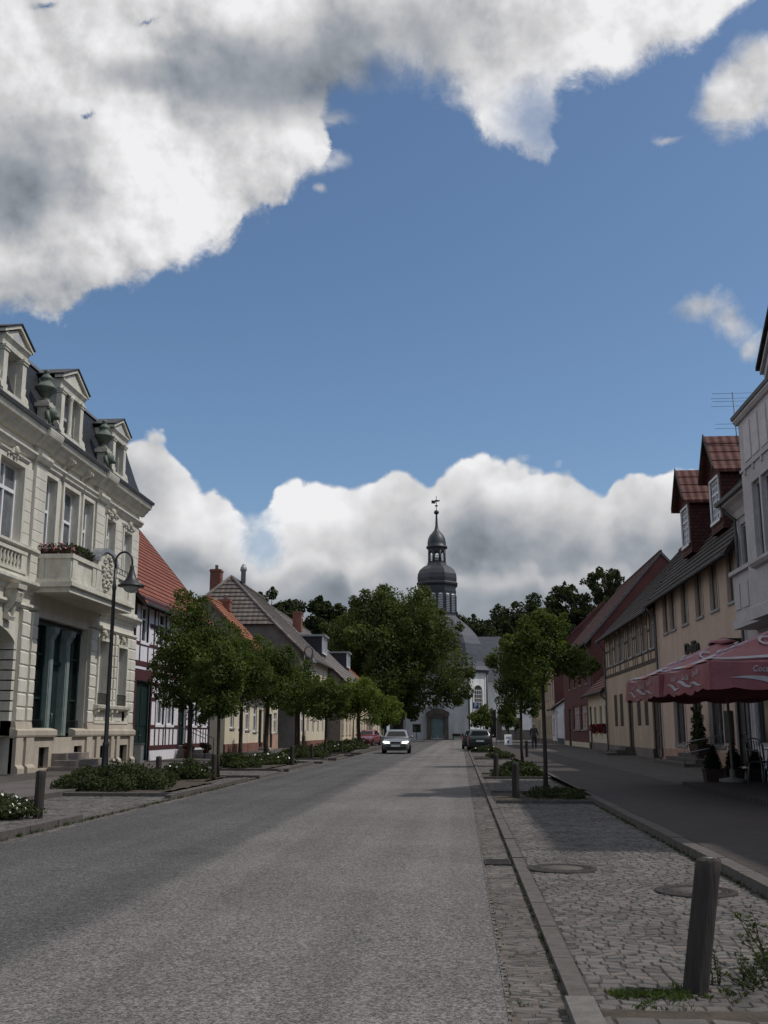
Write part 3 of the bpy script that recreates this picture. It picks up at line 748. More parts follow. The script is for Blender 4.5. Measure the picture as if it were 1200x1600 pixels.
# ------------------------------------------------------------------ ornate corner house, left
def villa():
    X0 = -13.2; F = Fac((X0, 0, 0), (0, 1, 0), (1, 0, 0))
    U0, U1 = 24.0, 41.5
    root = thing('ornate_house', 'cream stucco mansion with pedimented dormers, balcony and dark slate mansard roof', 'house', (X0, 36, 0))
    rec = (31.5, 36.28, .62, 4.88)
    gw = [(37.2, 38.2, 2.28, 4.6), (39.35, 40.4, 2.28, 4.5)]
    uw = [(28.15, 29.85, 6.9, 9.2), (31.55, 32.45, 6.3, 9.4), (33.1, 34.45, 6.3, 9.4), (34.95, 35.9, 6.3, 9.4), (37.45, 38.4, 7.42, 9.2), (39.5, 40.45, 7.42, 9.1)]
    arch = (25.4, 30.3, -.05, 4.5)
    bw = [(32.2, 33.0, .2, .85), (35.2, 35.95, .3, .85), (37.75, 38.65, .16, .82), (39.9, 40.95, .16, .82)]
    m = MB()
    F.wall(m, U0, U1, 1.2, 5.6, [arch, (rec[0], rec[1], 1.2, 4.88)] + gw, .32)
    F.wall(m, U0, U1, 5.6, 10.3, uw, .3)
    F.closed(m, U0, U1, 0, 10.3, 11)
    # horizontal joints of the upper storey are shallow grooves between courses
    def courses(u0, u1, z0, z1, h, d0, d1, gap):
        n = max(1, round((z1 - z0) / h)); hh = (z1 - z0) / n
        for k in range(n): F.prof(m, [(d0 - .05, z0 + k * hh), (d1 - .6 * gap, z0 + k * hh + .001), (d1, z0 + k * hh + gap), (d1, z0 + (k + 1) * hh - gap), (d1 - .6 * gap, z0 + (k + 1) * hh - .001), (d0 - .05, z0 + (k + 1) * hh)], u0, u1)
    for a, c in ((24.2, 28.0), (30.0, 30.55), (37.0, 37.33), (38.52, 39.38), (40.57, 41.48)): courses(a, c, 6.9, 9.3, .34, 0, .035, .02)
    for a, c in ((30.56, 31.38), (36.1, 36.96)): courses(a, c, 5.75, 9.78, .34, 0, .13, .022)
    # rusticated ground storey
    for a, c, q in ((30.31, 30.72, .14), (30.72, 31.1, .07), (31.1, 31.49, .14), (36.3, 36.72, .14), (36.72, 37.16, .08), (38.24, 38.72, .12), (38.72, 39.02, .06), (39.02, 39.31, .12), (40.45, 40.9, .12), (40.9, 41.5, .13)):
        courses(a, c, 1.62, 4.95, .415, 0, q, .045)
    m.build('wall', 'cream', root)
    # arch head and jamb of the carriage entrance
    m = MB()
    pts = [(25.4, 4.5)]
    for k in range(13):
        a = math.pi * k / 12; pts.append((27.85 - 2.45 * math.cos(a), 3.62 + .82 * math.sin(a)))
    pts.append((30.3, 4.5)); F.shape(m, pts, -.9, .02)
    m.quad(F.p(30.3, 0, 0), F.p(30.3, -1.5, 0), F.p(30.3, -1.5, 4.5), F.p(30.3, 0, 4.5)); m.quad(F.p(25.4, 0, 0), F.p(25.4, -1.5, 0), F.p(25.4, -1.5, 4.5), F.p(25.4, 0, 4.5))
    for k in range(8): F.box(m, 30.10, 30.298, 1.64 + k * .415 * .72, 1.64 + (k + .86) * .415 * .72, -.6, .015)
    m.build('archway', 'cream', root)
    m = MB(); F.box(m, 25.4, 30.3, .05, 4.4, -1.6, -1.5); g = m.build('carriage_gate', 'green_door', root)
    # scroll corbel over the arch
    m = MB()
    sc = [(.02, 4.55), (.16, 4.5), (.2, 4.62), (.14, 4.76), (.24, 4.86), (.36, 5.05), (.42, 5.3), (.36, 5.45), (.02, 5.5)]
    F.prof(m, sc, 29.2, 29.62); F.prof(m, [(.02, 4.6), (.2, 4.66), (.3, 5.0), (.45, 5.3), (.02, 5.42)], 29.34, 29.48)
    F.box(m, 29.12, 29.7, 5.42, 5.56, .0, .46); m.build('corbel', 'ornament', root)
    # plinth
    m = MB()
    F.wall(m, 30.3, U1, 0, 1.15, bw + [(32.95, 35.9, .0, 0.0)], .35, .13)
    F.prof(m, [(0, 1.14), (.13, 1.14), (.22, 1.17), (.24, 1.22), (.24, 1.36), (.17, 1.40), (0, 1.44)], 30.25, 33.35); F.prof(m, [(0, 1.14), (.13, 1.14), (.22, 1.17), (.24, 1.22), (.24, 1.36), (.17, 1.40), (0, 1.44)], 34.95, U1 + .1)
    for a, c in ((30.3, 30.78), (31.02, 31.6), (36.2, 36.75), (37.2, 37.6), (38.8, 39.1), (39.45, 39.8), (41.05, 41.5)):
        F.prof(m, [(.1, 0), (.30, 0), (.30, .26), (.27, .31), (.21, .36), (.21, 1.15), (.1, 1.15)], a, c)
    F.prof(m, [(-.1, 1.36), (.17, 1.40), (.13, 1.62), (-.1, 1.62)], 30.3, 31.5); F.prof(m, [(-.1, 1.36), (.17, 1.40), (.13, 1.62), (-.1, 1.62)], 36.3, U1)
    m.quad(F.p(U1, .13, 0), F.p(U1, -1, 0), F.p(U1, -1, 1.2), F.p(U1, .13, 1.2))
    m.build('plinth', 'plinth_plaster', root)
    for h in bw: window(F, root, h[0], h[1], h[2], h[3], -.05, 'I', 'dark_wood', 'glass_dark', .05)
    # mouldings: storey belt, window sills, architrave, main cornice
    m = MB()
    belt = [(0, 5.45), (.06, 5.47), (.10, 5.60), (.24, 5.66), (.28, 5.72), (.28, 5.80), (.12, 5.86), (.10, 5.98), (0, 6.0)]
    F.prof(m, belt, U0, 31.12); F.prof(m, belt, 37.3, U1 + .15)
    F.prof(m, [(0, 4.98), (.10, 5.0), (.14, 5.06), (.12, 5.14), (0, 5.16)], U0, 31.5); F.prof(m, [(0, 4.98), (.10, 5.0), (.14, 5.06), (.12, 5.14), (0, 5.16)], 36.3, U1 + .08)
    F.prof(m, [(0, 6.66), (.10, 6.68), (.2, 6.76), (.2, 6.84), (.05, 6.9), (0, 6.9)], U0, 31.12); F.prof(m, [(0, 7.2), (.10, 7.22), (.16, 7.3), (.16, 7.36), (.0, 7.4)], 37.0, U1 + .05)
    F.prof(m, [(0, 9.62), (.08, 9.64), (.12, 9.72), (.18, 9.78), (.18, 9.84), (.05, 9.9), (0, 9.9)], U0, U1 + .1)
    for a, c in ((30.5, 31.45), (36.05, 37.02)): F.prof(m, [(.1, 9.58), (.22, 9.62), (.30, 9.76), (.30, 9.86), (.16, 9.92), (.1, 9.92)], a, c); F.box(m, a + .08, c - .08, 9.9, 10.2, 0, .14)
    corn = [(0, 10.1), (.12, 10.12), (.18, 10.22), (.26, 10.28), (.30, 10.36), (.40, 10.42), (.43, 10.50), (.46, 10.62), (.43, 10.66), (0, 10.7)]
    F.prof(m, corn, U0, U1 + .26)
    for a, c in ((30.4, 31.5), (36.0, 37.1)): F.prof(m, [(d + .12, z - .008) for d, z in corn], a, c)
    # frames round the openings
    for i, (a, c, z0, z1) in enumerate(uw):
        w = .13; bot = z0 if i in (0, 4, 5) else 6.3
        F.box(m, a - w, a - .002, bot, z1 + w, .0, .075); F.box(m, c + .002, c + w, bot, z1 + w, .0, .075); F.box(m, a - .002, c + .002, z1 + .002, z1 + w, .0, .073)
        F.prof(m, [(0, z1 + w + .02), (.08, z1 + w + .02), (.14, z1 + w + .10), (.14, z1 + w + .14), (0, z1 + w + .18)], a - w - .06, c + w + .06)
    for a, c, z0, z1 in gw:
        F.box(m, a - .1, a - .002, z0, z1 + .1, .0, .145); F.box(m, c + .002, c + .1, z0, z1 + .1, .0, .145); F.box(m, a - .002, c + .002, z1 + .002, z1 + .1, .0, .143)
    # sill and apron below the ground floor windows
    F.prof(m, [(0, 2.08), (.14, 2.1), (.26, 2.16), (.28, 2.26), (0, 2.3)], 37.0, 40.75)
    for a in (37.05, 38.55, 39.1, 40.45): F.prof(m, [(.02, 1.72), (.10, 1.74), (.12, 1.9), (.24, 2.02), (.25, 2.10), (.02, 2.10)], a, a + .2)
    F.box(m, 37.35, 38.45, 1.72, 2.02, .0, .05); F.box(m, 39.4, 40.35, 1.72, 2.02, .0, .05)
    F.prof(m, [(0, 1.60), (.16, 1.61), (.16, 1.68), (0, 1.70)], 36.95, 40.8)
    m.build('mouldings', 'cream_trim', root)
    m = MB(); F.prof(m, [(.30, 10.64), (.50, 10.60), (.54, 10.70), (.50, 10.74), (.1, 10.76)], U0, U1 + .3); m.build('gutter', 'gutter_grey', root)
    # ornaments: keystone shells and garlands, scroll brackets under the cornice
    def garland(u, z, w, sgn):
        q = MB(); r = random.Random(int(u * 10))
        for k in range(26):
            a = r.uniform(-1, 1); b_ = r.uniform(-1, 1)
            if abs(a) > .25 and b_ > .7 - abs(a) * .6: continue
            s = r.uniform(.03, .075) * (1.2 - abs(a) * .4)
            q.lathe([(.001, -s), (s * .8, -s * .6), (s, 0), (s * .7, s * .7), (.001, s)], F.p(u + a * w, .07 + r.uniform(0, .05), z + b_ * .16), 6)
        q.lathe([(.001, -.14), (.08, -.10), (.11, 0), (.10, .08), (.05, .15), (.001, .17)], F.p(u, .14, z + .02), 10, sx=.8)
        q.build('garland', 'ornament', root)
    for u, z, w in ((29.0, 9.48, .55), (37.92, 9.46, .48), (39.98, 9.38, .48), (37.7, 4.82, .35), (39.87, 4.74, .35)): garland(u, z, w, 1)
    for u in (33.0, 34.72):
        q = MB(); F.prof(q, [(.0, 9.86), (.10, 9.88), (.16, 10.0), (.34, 10.08), (.40, 10.2), (.36, 10.27), (.0, 10.27)], u - .13, u + .13); F.prof(q, [(.1, 9.9), (.22, 9.98), (.42, 10.14), (.42, 10.24), (.1, 10.24)], u - .05, u + .05); q.build('bracket', 'ornament', root)
    # balustrade blind panel under the first window
    m = MB(); F.box(m, 26.5, 30.35, 5.98, 6.08, 0, .14); F.box(m, 26.5, 30.35, 6.56, 6.66, 0, .14)
    k = 26.7
    while k < 29.9: 
        p = F.p(k, .05, 6.08); m.lathe([(.05, 0), (.06, .05), (.03, .1), (.075, .2), (.04, .36), (.06, .42), (.06, .48)], p, 8); k += .24
    F.box(m, 29.95, 30.35, 6.08, 6.56, 0, .12); m.build('balustrade', 'cream_trim', root)
    m = MB(); m.quad(F.p(26.5, .004, 6.08), F.p(29.95, .004, 6.08), F.p(29.95, .004, 6.56), F.p(26.5, .004, 6.56)); m.build('balustrade_painted_shadow', 'plinth_plaster', root)  # darker sheet on the wall paints the shadow between the balusters
    # windows
    window(F, root, *uw[0], -.22, 'T', 'white_paint', 'glass_pale', .09)
    for h in uw[1:4]: window(F, root, *h, -.22, 'T', 'white_paint', 'glass_pale', .08)
    for h in uw[4:]: window(F, root, *h, -.22, 'T', 'white_paint', 'glass_pale', .08)
    for h in gw: window(F, root, *h, -.22, 'T', 'white_paint', 'glass_pale', .07)
    def grille(u0, u1, z0, h, d):
        q = MB(); n = int((u1 - u0) / .09)
        for k in range(n + 1): u = u0 + (u1 - u0) * k / n; F.box(q, u - .008, u + .008, z0, z0 + h, d, d + .016)
        F.box(q, u0, u1, z0 + h, z0 + h + .02, d - .004, d + .02); F.box(q, u0, u1, z0 + .03, z0 + .045, d - .003, d + .019); q.build('grille', 'iron', root)
    grille(37.2, 38.2, 2.3, .38, .14); grille(39.35, 40.4, 2.3, .38, .14)
    # entrance recess: tall shop windows, two pale pilasters, door
    m = MB(); k = -.32
    F.box(m, 31.5, 36.28, 4.7, 4.9, k - .1, k + .1)
    for a, c in ((31.5, 31.62), (33.05, 33.15), (35.0, 35.08), (36.16, 36.28)): F.box(m, a, c, 1.36, 4.7, k - .08, k + .06)
    F.box(m, 31.62, 33.05, 1.36, 1.5, k - .08, k + .04); F.box(m, 35.08, 36.16, 1.36, 1.5, k - .08, k + .04)
    for z in (2.35, 3.75): F.box(m, 31.62, 33.05, z, z + .07, k - .06, k + .02); F.box(m, 35.08, 36.16, z, z + .07, k - .06, k + .02)
    for u in (32.3, 35.6): F.box(m, u - .035, u + .035, 1.5, 4.7, k - .06, k + .015)
    w = m.build('shop_window', 'green_door', root); g = MB(); g.quad(F.p(31.5, k - .03, 1.3), F.p(33.1, k - .03, 1.3), F.p(33.1, k - .03, 4.8), F.p(31.5, k - .03, 4.8)); g.build('pane', 'glass_dark', w); g = MB(); g.quad(F.p(35.0, k - .03, 1.3), F.p(36.28, k - .03, 1.3), F.p(36.28, k - .03, 4.8), F.p(35.0, k - .03, 4.8)); g.build('pane', 'glass_dark', w)
    m = MB()
    for a in (33.16, 34.62):
        F.box(m, a, a + .36, .66, 4.55, k - .05, k + .20); F.box(m, a - .03, a + .39, .62, .95, k - .05, k + .24); F.prof(m, [(k, 4.3), (k + .21, 4.3), (k + .26, 4.42), (k + .34, 4.5), (k + .36, 4.68), (k, 4.7)], a - .04, a + .40); F.box(m, a + .06, a + .3, 1.1, 4.2, k + .20, k + .225)
    m.build('pilaster', 'pale_green', root)
    m = MB(); F.box(m, 33.52, 34.62, .64, 4.7, k - .1, k - .04); F.box(m, 33.6, 34.54, .8, 1.7, k - .04, k - .015); F.box(m, 33.6, 34.03, 1.85, 3.4, k - .04, k - .015); F.box(m, 34.1, 34.54, 1.85, 3.4, k - .04, k - .015); F.box(m, 33.52, 34.62, 3.5, 3.62, k - .04, k + .03)
    dd = m.build('door', 'green_door', root); m = MB(); m.tube([F.p(34.08, k - .01, 1.6), F.p(34.08, k + .05, 1.62), F.p(34.08, k + .05, 1.9), F.p(34.08, k - .01, 1.92)], .014, 6); m.build('handle', 'zinc', dd)
    m = MB(); F.box(m, 31.45, 33.2, 1.28, 1.36, -.4, .12); F.box(m, 35.0, 36.33, 1.28, 1.36, -.4, .12); m.build('sill', 'gutter_grey', root)
    grille(31.7, 33.0, 1.38, .3, -.16); grille(35.1, 36.15, 1.38, .3, -.16)
    m = MB(); F.box(m, 31.5, 36.28, .0, 5.2, -.6, -.5); m.build('lobby_wall', 'dark_wood', root)
    # steps
    m = MB(); F.box(m, 33.25, 35.35, .0, .64, -.3, .62); F.box(m, 32.9, 36.6, .0, .43, .3, 1.05); F.box(m, 32.6, 37.0, .0, .24, .3, 1.5); m.build('steps', 'stone_step', root)
    # balcony
    b0, b1, dp = 31.12, 37.3, 1.2
    m = MB()
    F.box(m, b0, b1, 5.56, 5.72, 0, dp); F.prof(m, [(0, 5.72), (dp + .02, 5.72), (dp + .10, 5.76), (dp + .10, 5.88), (0, 5.88)], b0 - .09, b1 + .09)
    F.box(m, b0 + .05, b1 - .05, 5.88, 6.62, dp - .16, dp - .01); F.box(m, b0 + .05, b0 + .2, 5.88, 6.62, .0, dp - .16); F.box(m, b1 - .2, b1 - .05, 5.88, 6.62, .0, dp - .16)
    F.box(m, b0, b1, 5.881, 6.0, dp - .2, dp + .03); F.box(m, b0, b0 + .24, 5.881, 6.0, 0, dp - .2)
    F.box(m, b0 - .02, b1 + .02, 6.62, 6.76, dp - .24, dp + .06); F.box(m, b0 - .02, b0 + .26, 6.62, 6.76, 0, dp - .24); F.box(m, b1 - .26, b1 + .02, 6.62, 6.76, 0, dp - .24)
    for a, c in ((31.2, 31.6), (33.0, 33.3), (35.3, 35.6), (36.8, 37.2)): F.box(m, a, c, 6.0, 6.62, dp - .01, dp + .035)
    F.box(m, b0 + .02, b0 + .05, 6.0, 6.62, .2, .34); F.box(m, b0 + .02, b0 + .05, 6.0, 6.62, dp - .45, dp - .01)
    # rounded crest on the parapet
    pts = [(33.35, 5.95), (35.25, 5.95), (35.25, 6.9)] + [(34.3 + .95 * math.cos(a), 6.9 + .5 * math.sin(a)) for a in [math.pi * k / 10 for k in range(1, 10)]] + [(33.35, 6.9)]
    F.shape(m, pts, dp - .2, dp + .04); bal = m.build('balcony', 'cream_trim', root)
    m = MB(); ring = [(34.3 + 1.02 * math.cos(a), 6.9 + .56 * math.sin(a)) for a in [math.pi * k / 12 for k in range(13)]]; inn = [(34.3 + .86 * math.cos(a), 6.9 + .42 * math.sin(a)) for a in [math.pi * k / 12 for k in range(12, -1, -1)]]
    for k in range(12): F.shape(m, [ring[k], ring[k + 1], inn[11 - k], inn[12 - k]], dp - .24, dp + .12)
    m.build('crest_hood', 'zinc', bal)
    m = MB(); r = random.Random(5)
    for k in range(80):
        a = r.uniform(0, 6.28); q = math.sqrt(r.random()); u, z = 34.3 + .52 * q * math.cos(a), 6.6 + .62 * q * math.sin(a); s = r.uniform(.04, .1)
        m.lathe([(.001, -s), (s * .8, -s * .5), (s, 0), (s * .7, s * .6), (.001, s)], F.p(u, dp + .06, z), 6)
    m.build('coat_of_arms', 'ornament', bal)
    m = MB()
    for k in range(22):
        u = b0 + .1 + k * (b1 - b0 - .2) / 21
        if 33.3 < u < 35.3: continue
        F.box(m, u - .009, u + .009, 6.76, 7.02, dp - .1, dp - .082)
    F.box(m, b0, 33.35, 7.02, 7.04, dp - .105, dp - .075); F.box(m, 35.25, b1, 7.02, 7.04, dp - .105, dp - .075)
    for k in range(9): F.box(m, b0 + .08, b0 + .098, 6.76, 7.02, .06 + k * .125, .078 + k * .125)
    F.box(m, b0 + .075, b0 + .105, 7.02, 7.04, 0, dp - .1); m.build('railing', 'iron', bal)
    # mansard
    m = MB(); prof = [(.12, 10.72), (-.25, 11.6), (-.62, 12.6), (-.80, 13.2), (-9.6, 13.3), (-10.9, 10.72)]
    F.prof(m, prof, U0, U1); m.build('roof', 'slate_shingle', root)
    m = MB(); F.prof(m, [(-.72, 13.16), (-.72, 13.26), (-1.0, 13.3), (-1.0, 13.16)], U0, U1 + .02); m.build('roof_ridge', 'zinc', root)
    # dormers
    for u0, u1, ze, n in ((27.95, 29.6, 12.9, 1), (32.42, 34.5, 13.05, 2), (37.72, 39.32, 12.9, 1)):
        u0 -= .14; u1 -= .19; um = (u0 + u1) / 2; w = (u1 - u0); ze -= .2; F = Fac((X0 - .12, 0, 0), (0, 1, 0), (1, 0, 0))
        m = MB(); zs = 11.06
        op = [(u0 + .3, u1 - .3, zs + .1, ze - .32)]
        F.wall(m, u0 + .1, u1 - .1, 10.62, ze, op, .35, .0); F.closed(m, u0 + .1, u1 - .1, 10.62, ze, 2.4, .0)
        F.prof(m, [(.0, 10.62), (.30, 10.64), (.30, 10.86), (.24, 10.92), (.30, 10.96), (.30, zs + .02), (.0, zs + .06)], u0 - .12, u1 + .12)
        for a in (u0, u1 - .28):
            F.box(m, a, a + .28, zs + .05, ze - .28, .0, .2); F.box(m, a - .03, a + .31, zs + .05, zs + .22, .0, .23); F.box(m, a - .03, a + .31, ze - .40, ze - .33, .0, .235); F.box(m, a - .05, a + .33, ze - .33, ze - .26, .0, .26)
        for a, s in ((u0 - .16, 1), (u1 + .02, 1)): F.prof(m, [(0, zs + .06), (.26, zs + .06), (.24, zs + .2), (.14, zs + .34), (.16, zs + .55), (.05, zs + .66), (0, zs + .7)], a, a + .14)
        if n == 2: m.lathe([(.11, 0), (.11, .1), (.09, .16), (.085, ze - .5 - zs), (.10, ze - .46 - zs), (.13, ze - .38 - zs), (.13, ze - .3 - zs)], F.p(um, .1, zs + .06), 12)
        F.prof(m, [(-2.2, ze - .26), (.16, ze - .26), (.18, ze - .1), (.22, ze - .04), (.27, ze + .02), (.27, ze + .07), (-2.2, ze + .09)], u0 - .1, u1 + .1)
        hz = .46 + .1 * (n - 1)
        F.shape(m, [(u0 - .08, ze + .08), (u1 + .08, ze + .08), (um, ze + hz)], -2.0, .2)
        for s in (-1, 1):
            a = (um + s * (w / 2 + .22), ze + .06); c = (um, ze + hz + .07); F.shape(m, [a, (a[0], a[1] + .11), (c[0], c[1] + .11), c], .0, .29)
        d = m.build('dormer', 'cream_trim', root)
        m = MB()
        for s in (-1, 1):
            a = (um + s * (w / 2 + .26), ze + .165); c = (um, ze + hz + .19); F.shape(m, [a, (a[0], a[1] + .04), (c[0], c[1] + .04), c], -2.4, .33)
        m.build('dormer_roof', 'slate', d)
        m = MB(); F.box(m, u0 + .28, u1 - .28, zs + .08, ze - .3, -.28, -.24)
        if n == 1: F.shape(m, [(um + .3 * math.cos(math.pi * k / 8), ze + .13 + .2 * math.sin(math.pi * k / 8)) for k in range(9)], .2, .212)
        m.build('dormer_window', 'plinth_plaster' if 0 else 'curtain', d)
    # roof urns on pedestals with lion masks
    for u in (30.95, 36.5):
        c = Fac((X0, 0, 0), (0, 1, 0), (1, 0, 0)).p(u - .05, .12, 10.72)
        m = MB(); m.box(c.x - .24, c.x + .2, c.y - .24, c.y + .24, 10.7, 11.0); m.box(c.x - .18, c.x + .14, c.y - .18, c.y + .18, 11.0, 11.45); m.box(c.x - .26, c.x + .22, c.y - .26, c.y + .26, 11.45, 11.58); m.box(c.x - .20, c.x + .16, c.y - .2, c.y + .2, 11.58, 11.66)
        ped = m.build('pedestal', 'ornament', root)
        m = MB(); m.lathe([(.001, -.2), (.12, -.16), (.2, 0), (.19, .12), (.12, .2), (.001, .22)], (c.x + .22, c.y, 11.22), 10); m.lathe([(.001, -.08), (.08, -.06), (.11, 0), (.07, .08), (.001, .09)], (c.x + .40, c.y, 11.12), 8)
        m.lathe([(.001, -.06), (.05, -.03), (.05, .05), (.001, .08)], (c.x + .18, c.y - .17, 11.40), 6); m.lathe([(.001, -.06), (.05, -.03), (.05, .05), (.001, .08)], (c.x + .18, c.y + .17, 11.40), 6); m.tube([(c.x + .15, c.y - .2, 11.3), (c.x + .2, c.y - .22, 11.05), (c.x + .25, c.y - .12, 10.9)], [.07, .08, .03], 6); m.tube([(c.x + .15, c.y + .2, 11.3), (c.x + .2, c.y + .22, 11.05), (c.x + .25, c.y + .12, 10.9)], [.07, .08, .03], 6)
        m.build('lion_mask', 'copper_green', ped)
        m = MB(); m.lathe([(.20, .0), (.18, .05), (.10, .10), (.14, .16), (.25, .30), (.35, .42), (.36, .46), (.30, .50), (.20, .62), (.16, .68), (.2, .74), (.21, .78), (.12, .88), (.06, .93), (.10, .98), (.10, 1.04), (.001, 1.1)], (c.x - .02, c.y, 11.66), 20); m.build('urn', 'copper_green', root)
    return root
villa()
# flower box and plants on the balcony
def flower_box(loc, L, label, mf, ml, axis='y', drop=.12, group=None):
    t = thing('flower_box', label, 'flower box', loc, group)
    m = MB(); h = L / 2
    if axis == 'y': m.box(loc[0] - .1, loc[0] + .1, loc[1] - h, loc[1] + h, loc[2], loc[2] + .16)
    else: m.box(loc[0] - h, loc[0] + h, loc[1] - .1, loc[1] + .1, loc[2], loc[2] + .16)
    m.build('trough', 'planter_dark', t)
    for nm, mm, n, s in (('foliage', ml, 160, .05), ('blossoms', mf, 150, .045)):
        q = MB(); r = random.Random(int(loc[1] * 31 + n))
        for k in range(int(n * max(.6, L))):
            a = r.uniform(-h - .08, h + .08); b_ = r.gauss(0, .11); z = loc[2] + .16 + r.uniform(-drop * 1.6, .22) * (1 - min(1, abs(b_) * 2.5))
            p = Vector((loc[0] + b_, loc[1] + a, z)) if axis == 'y' else Vector((loc[0] + a, loc[1] + b_, z))
            n1 = Vector((r.gauss(0, 1), r.gauss(0, 1), r.gauss(0, 1))).normalized(); n2 = n1.orthogonal().normalized(); n3 = n1.cross(n2); w = s * r.uniform(.6, 1.2)
            q.quad(p + n2 * w, p + n3 * w, p - n2 * w, p - n3 * w)
        q.build(nm, mm, t)
    return t
flower_box((-12.55, 31.3, 6.78), .95, 'pink geranium box on the near side of the mansion balcony', 'flower_pink', 'leaf_shrub', 'x', .14)
flower_box((-12.1, 32.25, 6.78), 1.4, 'dark green plant box behind the mansion balcony railing', 'leaf_dark', 'leaf_dark', 'y', .1)

# ------------------------------------------------------------------ row houses
def downpipe(F, root, u, z1, d=.1, m='gutter_grey', ov=.45):
    q = MB(); q.tube([F.p(u, ov, z1), F.p(u, ov - .05, z1 - .15), F.p(u, d, z1 - .5), F.p(u, d, z1 - .8), F.p(u, d, .25), F.p(u, d + .12, .15)], .05, 8); q.build('downpipe', m, root)
def gutter(F, root, u0, u1, z, d, m='gutter_grey'):
    q = MB(); F.prof(q, [(d, z + .02), (d + .01, z - .06), (d + .06, z - .1), (d + .12, z - .07), (d + .14, z + .03), (d + .12, z + .03), (d + .06, z - .06), (d + .02, z + .02)], u0, u1); q.build('gutter', m, root)
def chimney(root, x, y, z0, z1, w=.7, l=.7, m='chimney_brick', pot=True):
    q = MB(); q.box(x - w / 2, x + w / 2, y - l / 2, y + l / 2, z0, z1 - .2); q.box(x - w / 2 - .05, x + w / 2 + .05, y - l / 2 - .05, y + l / 2 + .05, z1 - .2, z1 - .06); q.box(x - w / 2, x + w / 2, y - l / 2, y + l / 2, z1 - .06, z1)
    c = q.build('chimney', m, root)
    if pot: q = MB(); q.lathe([(.14, 0), (.12, .3), (.15, .32), (.15, .38), (.10, .4)], (x, y, z1), 10); q.build('chimney_pot', 'zinc', c)
    return c

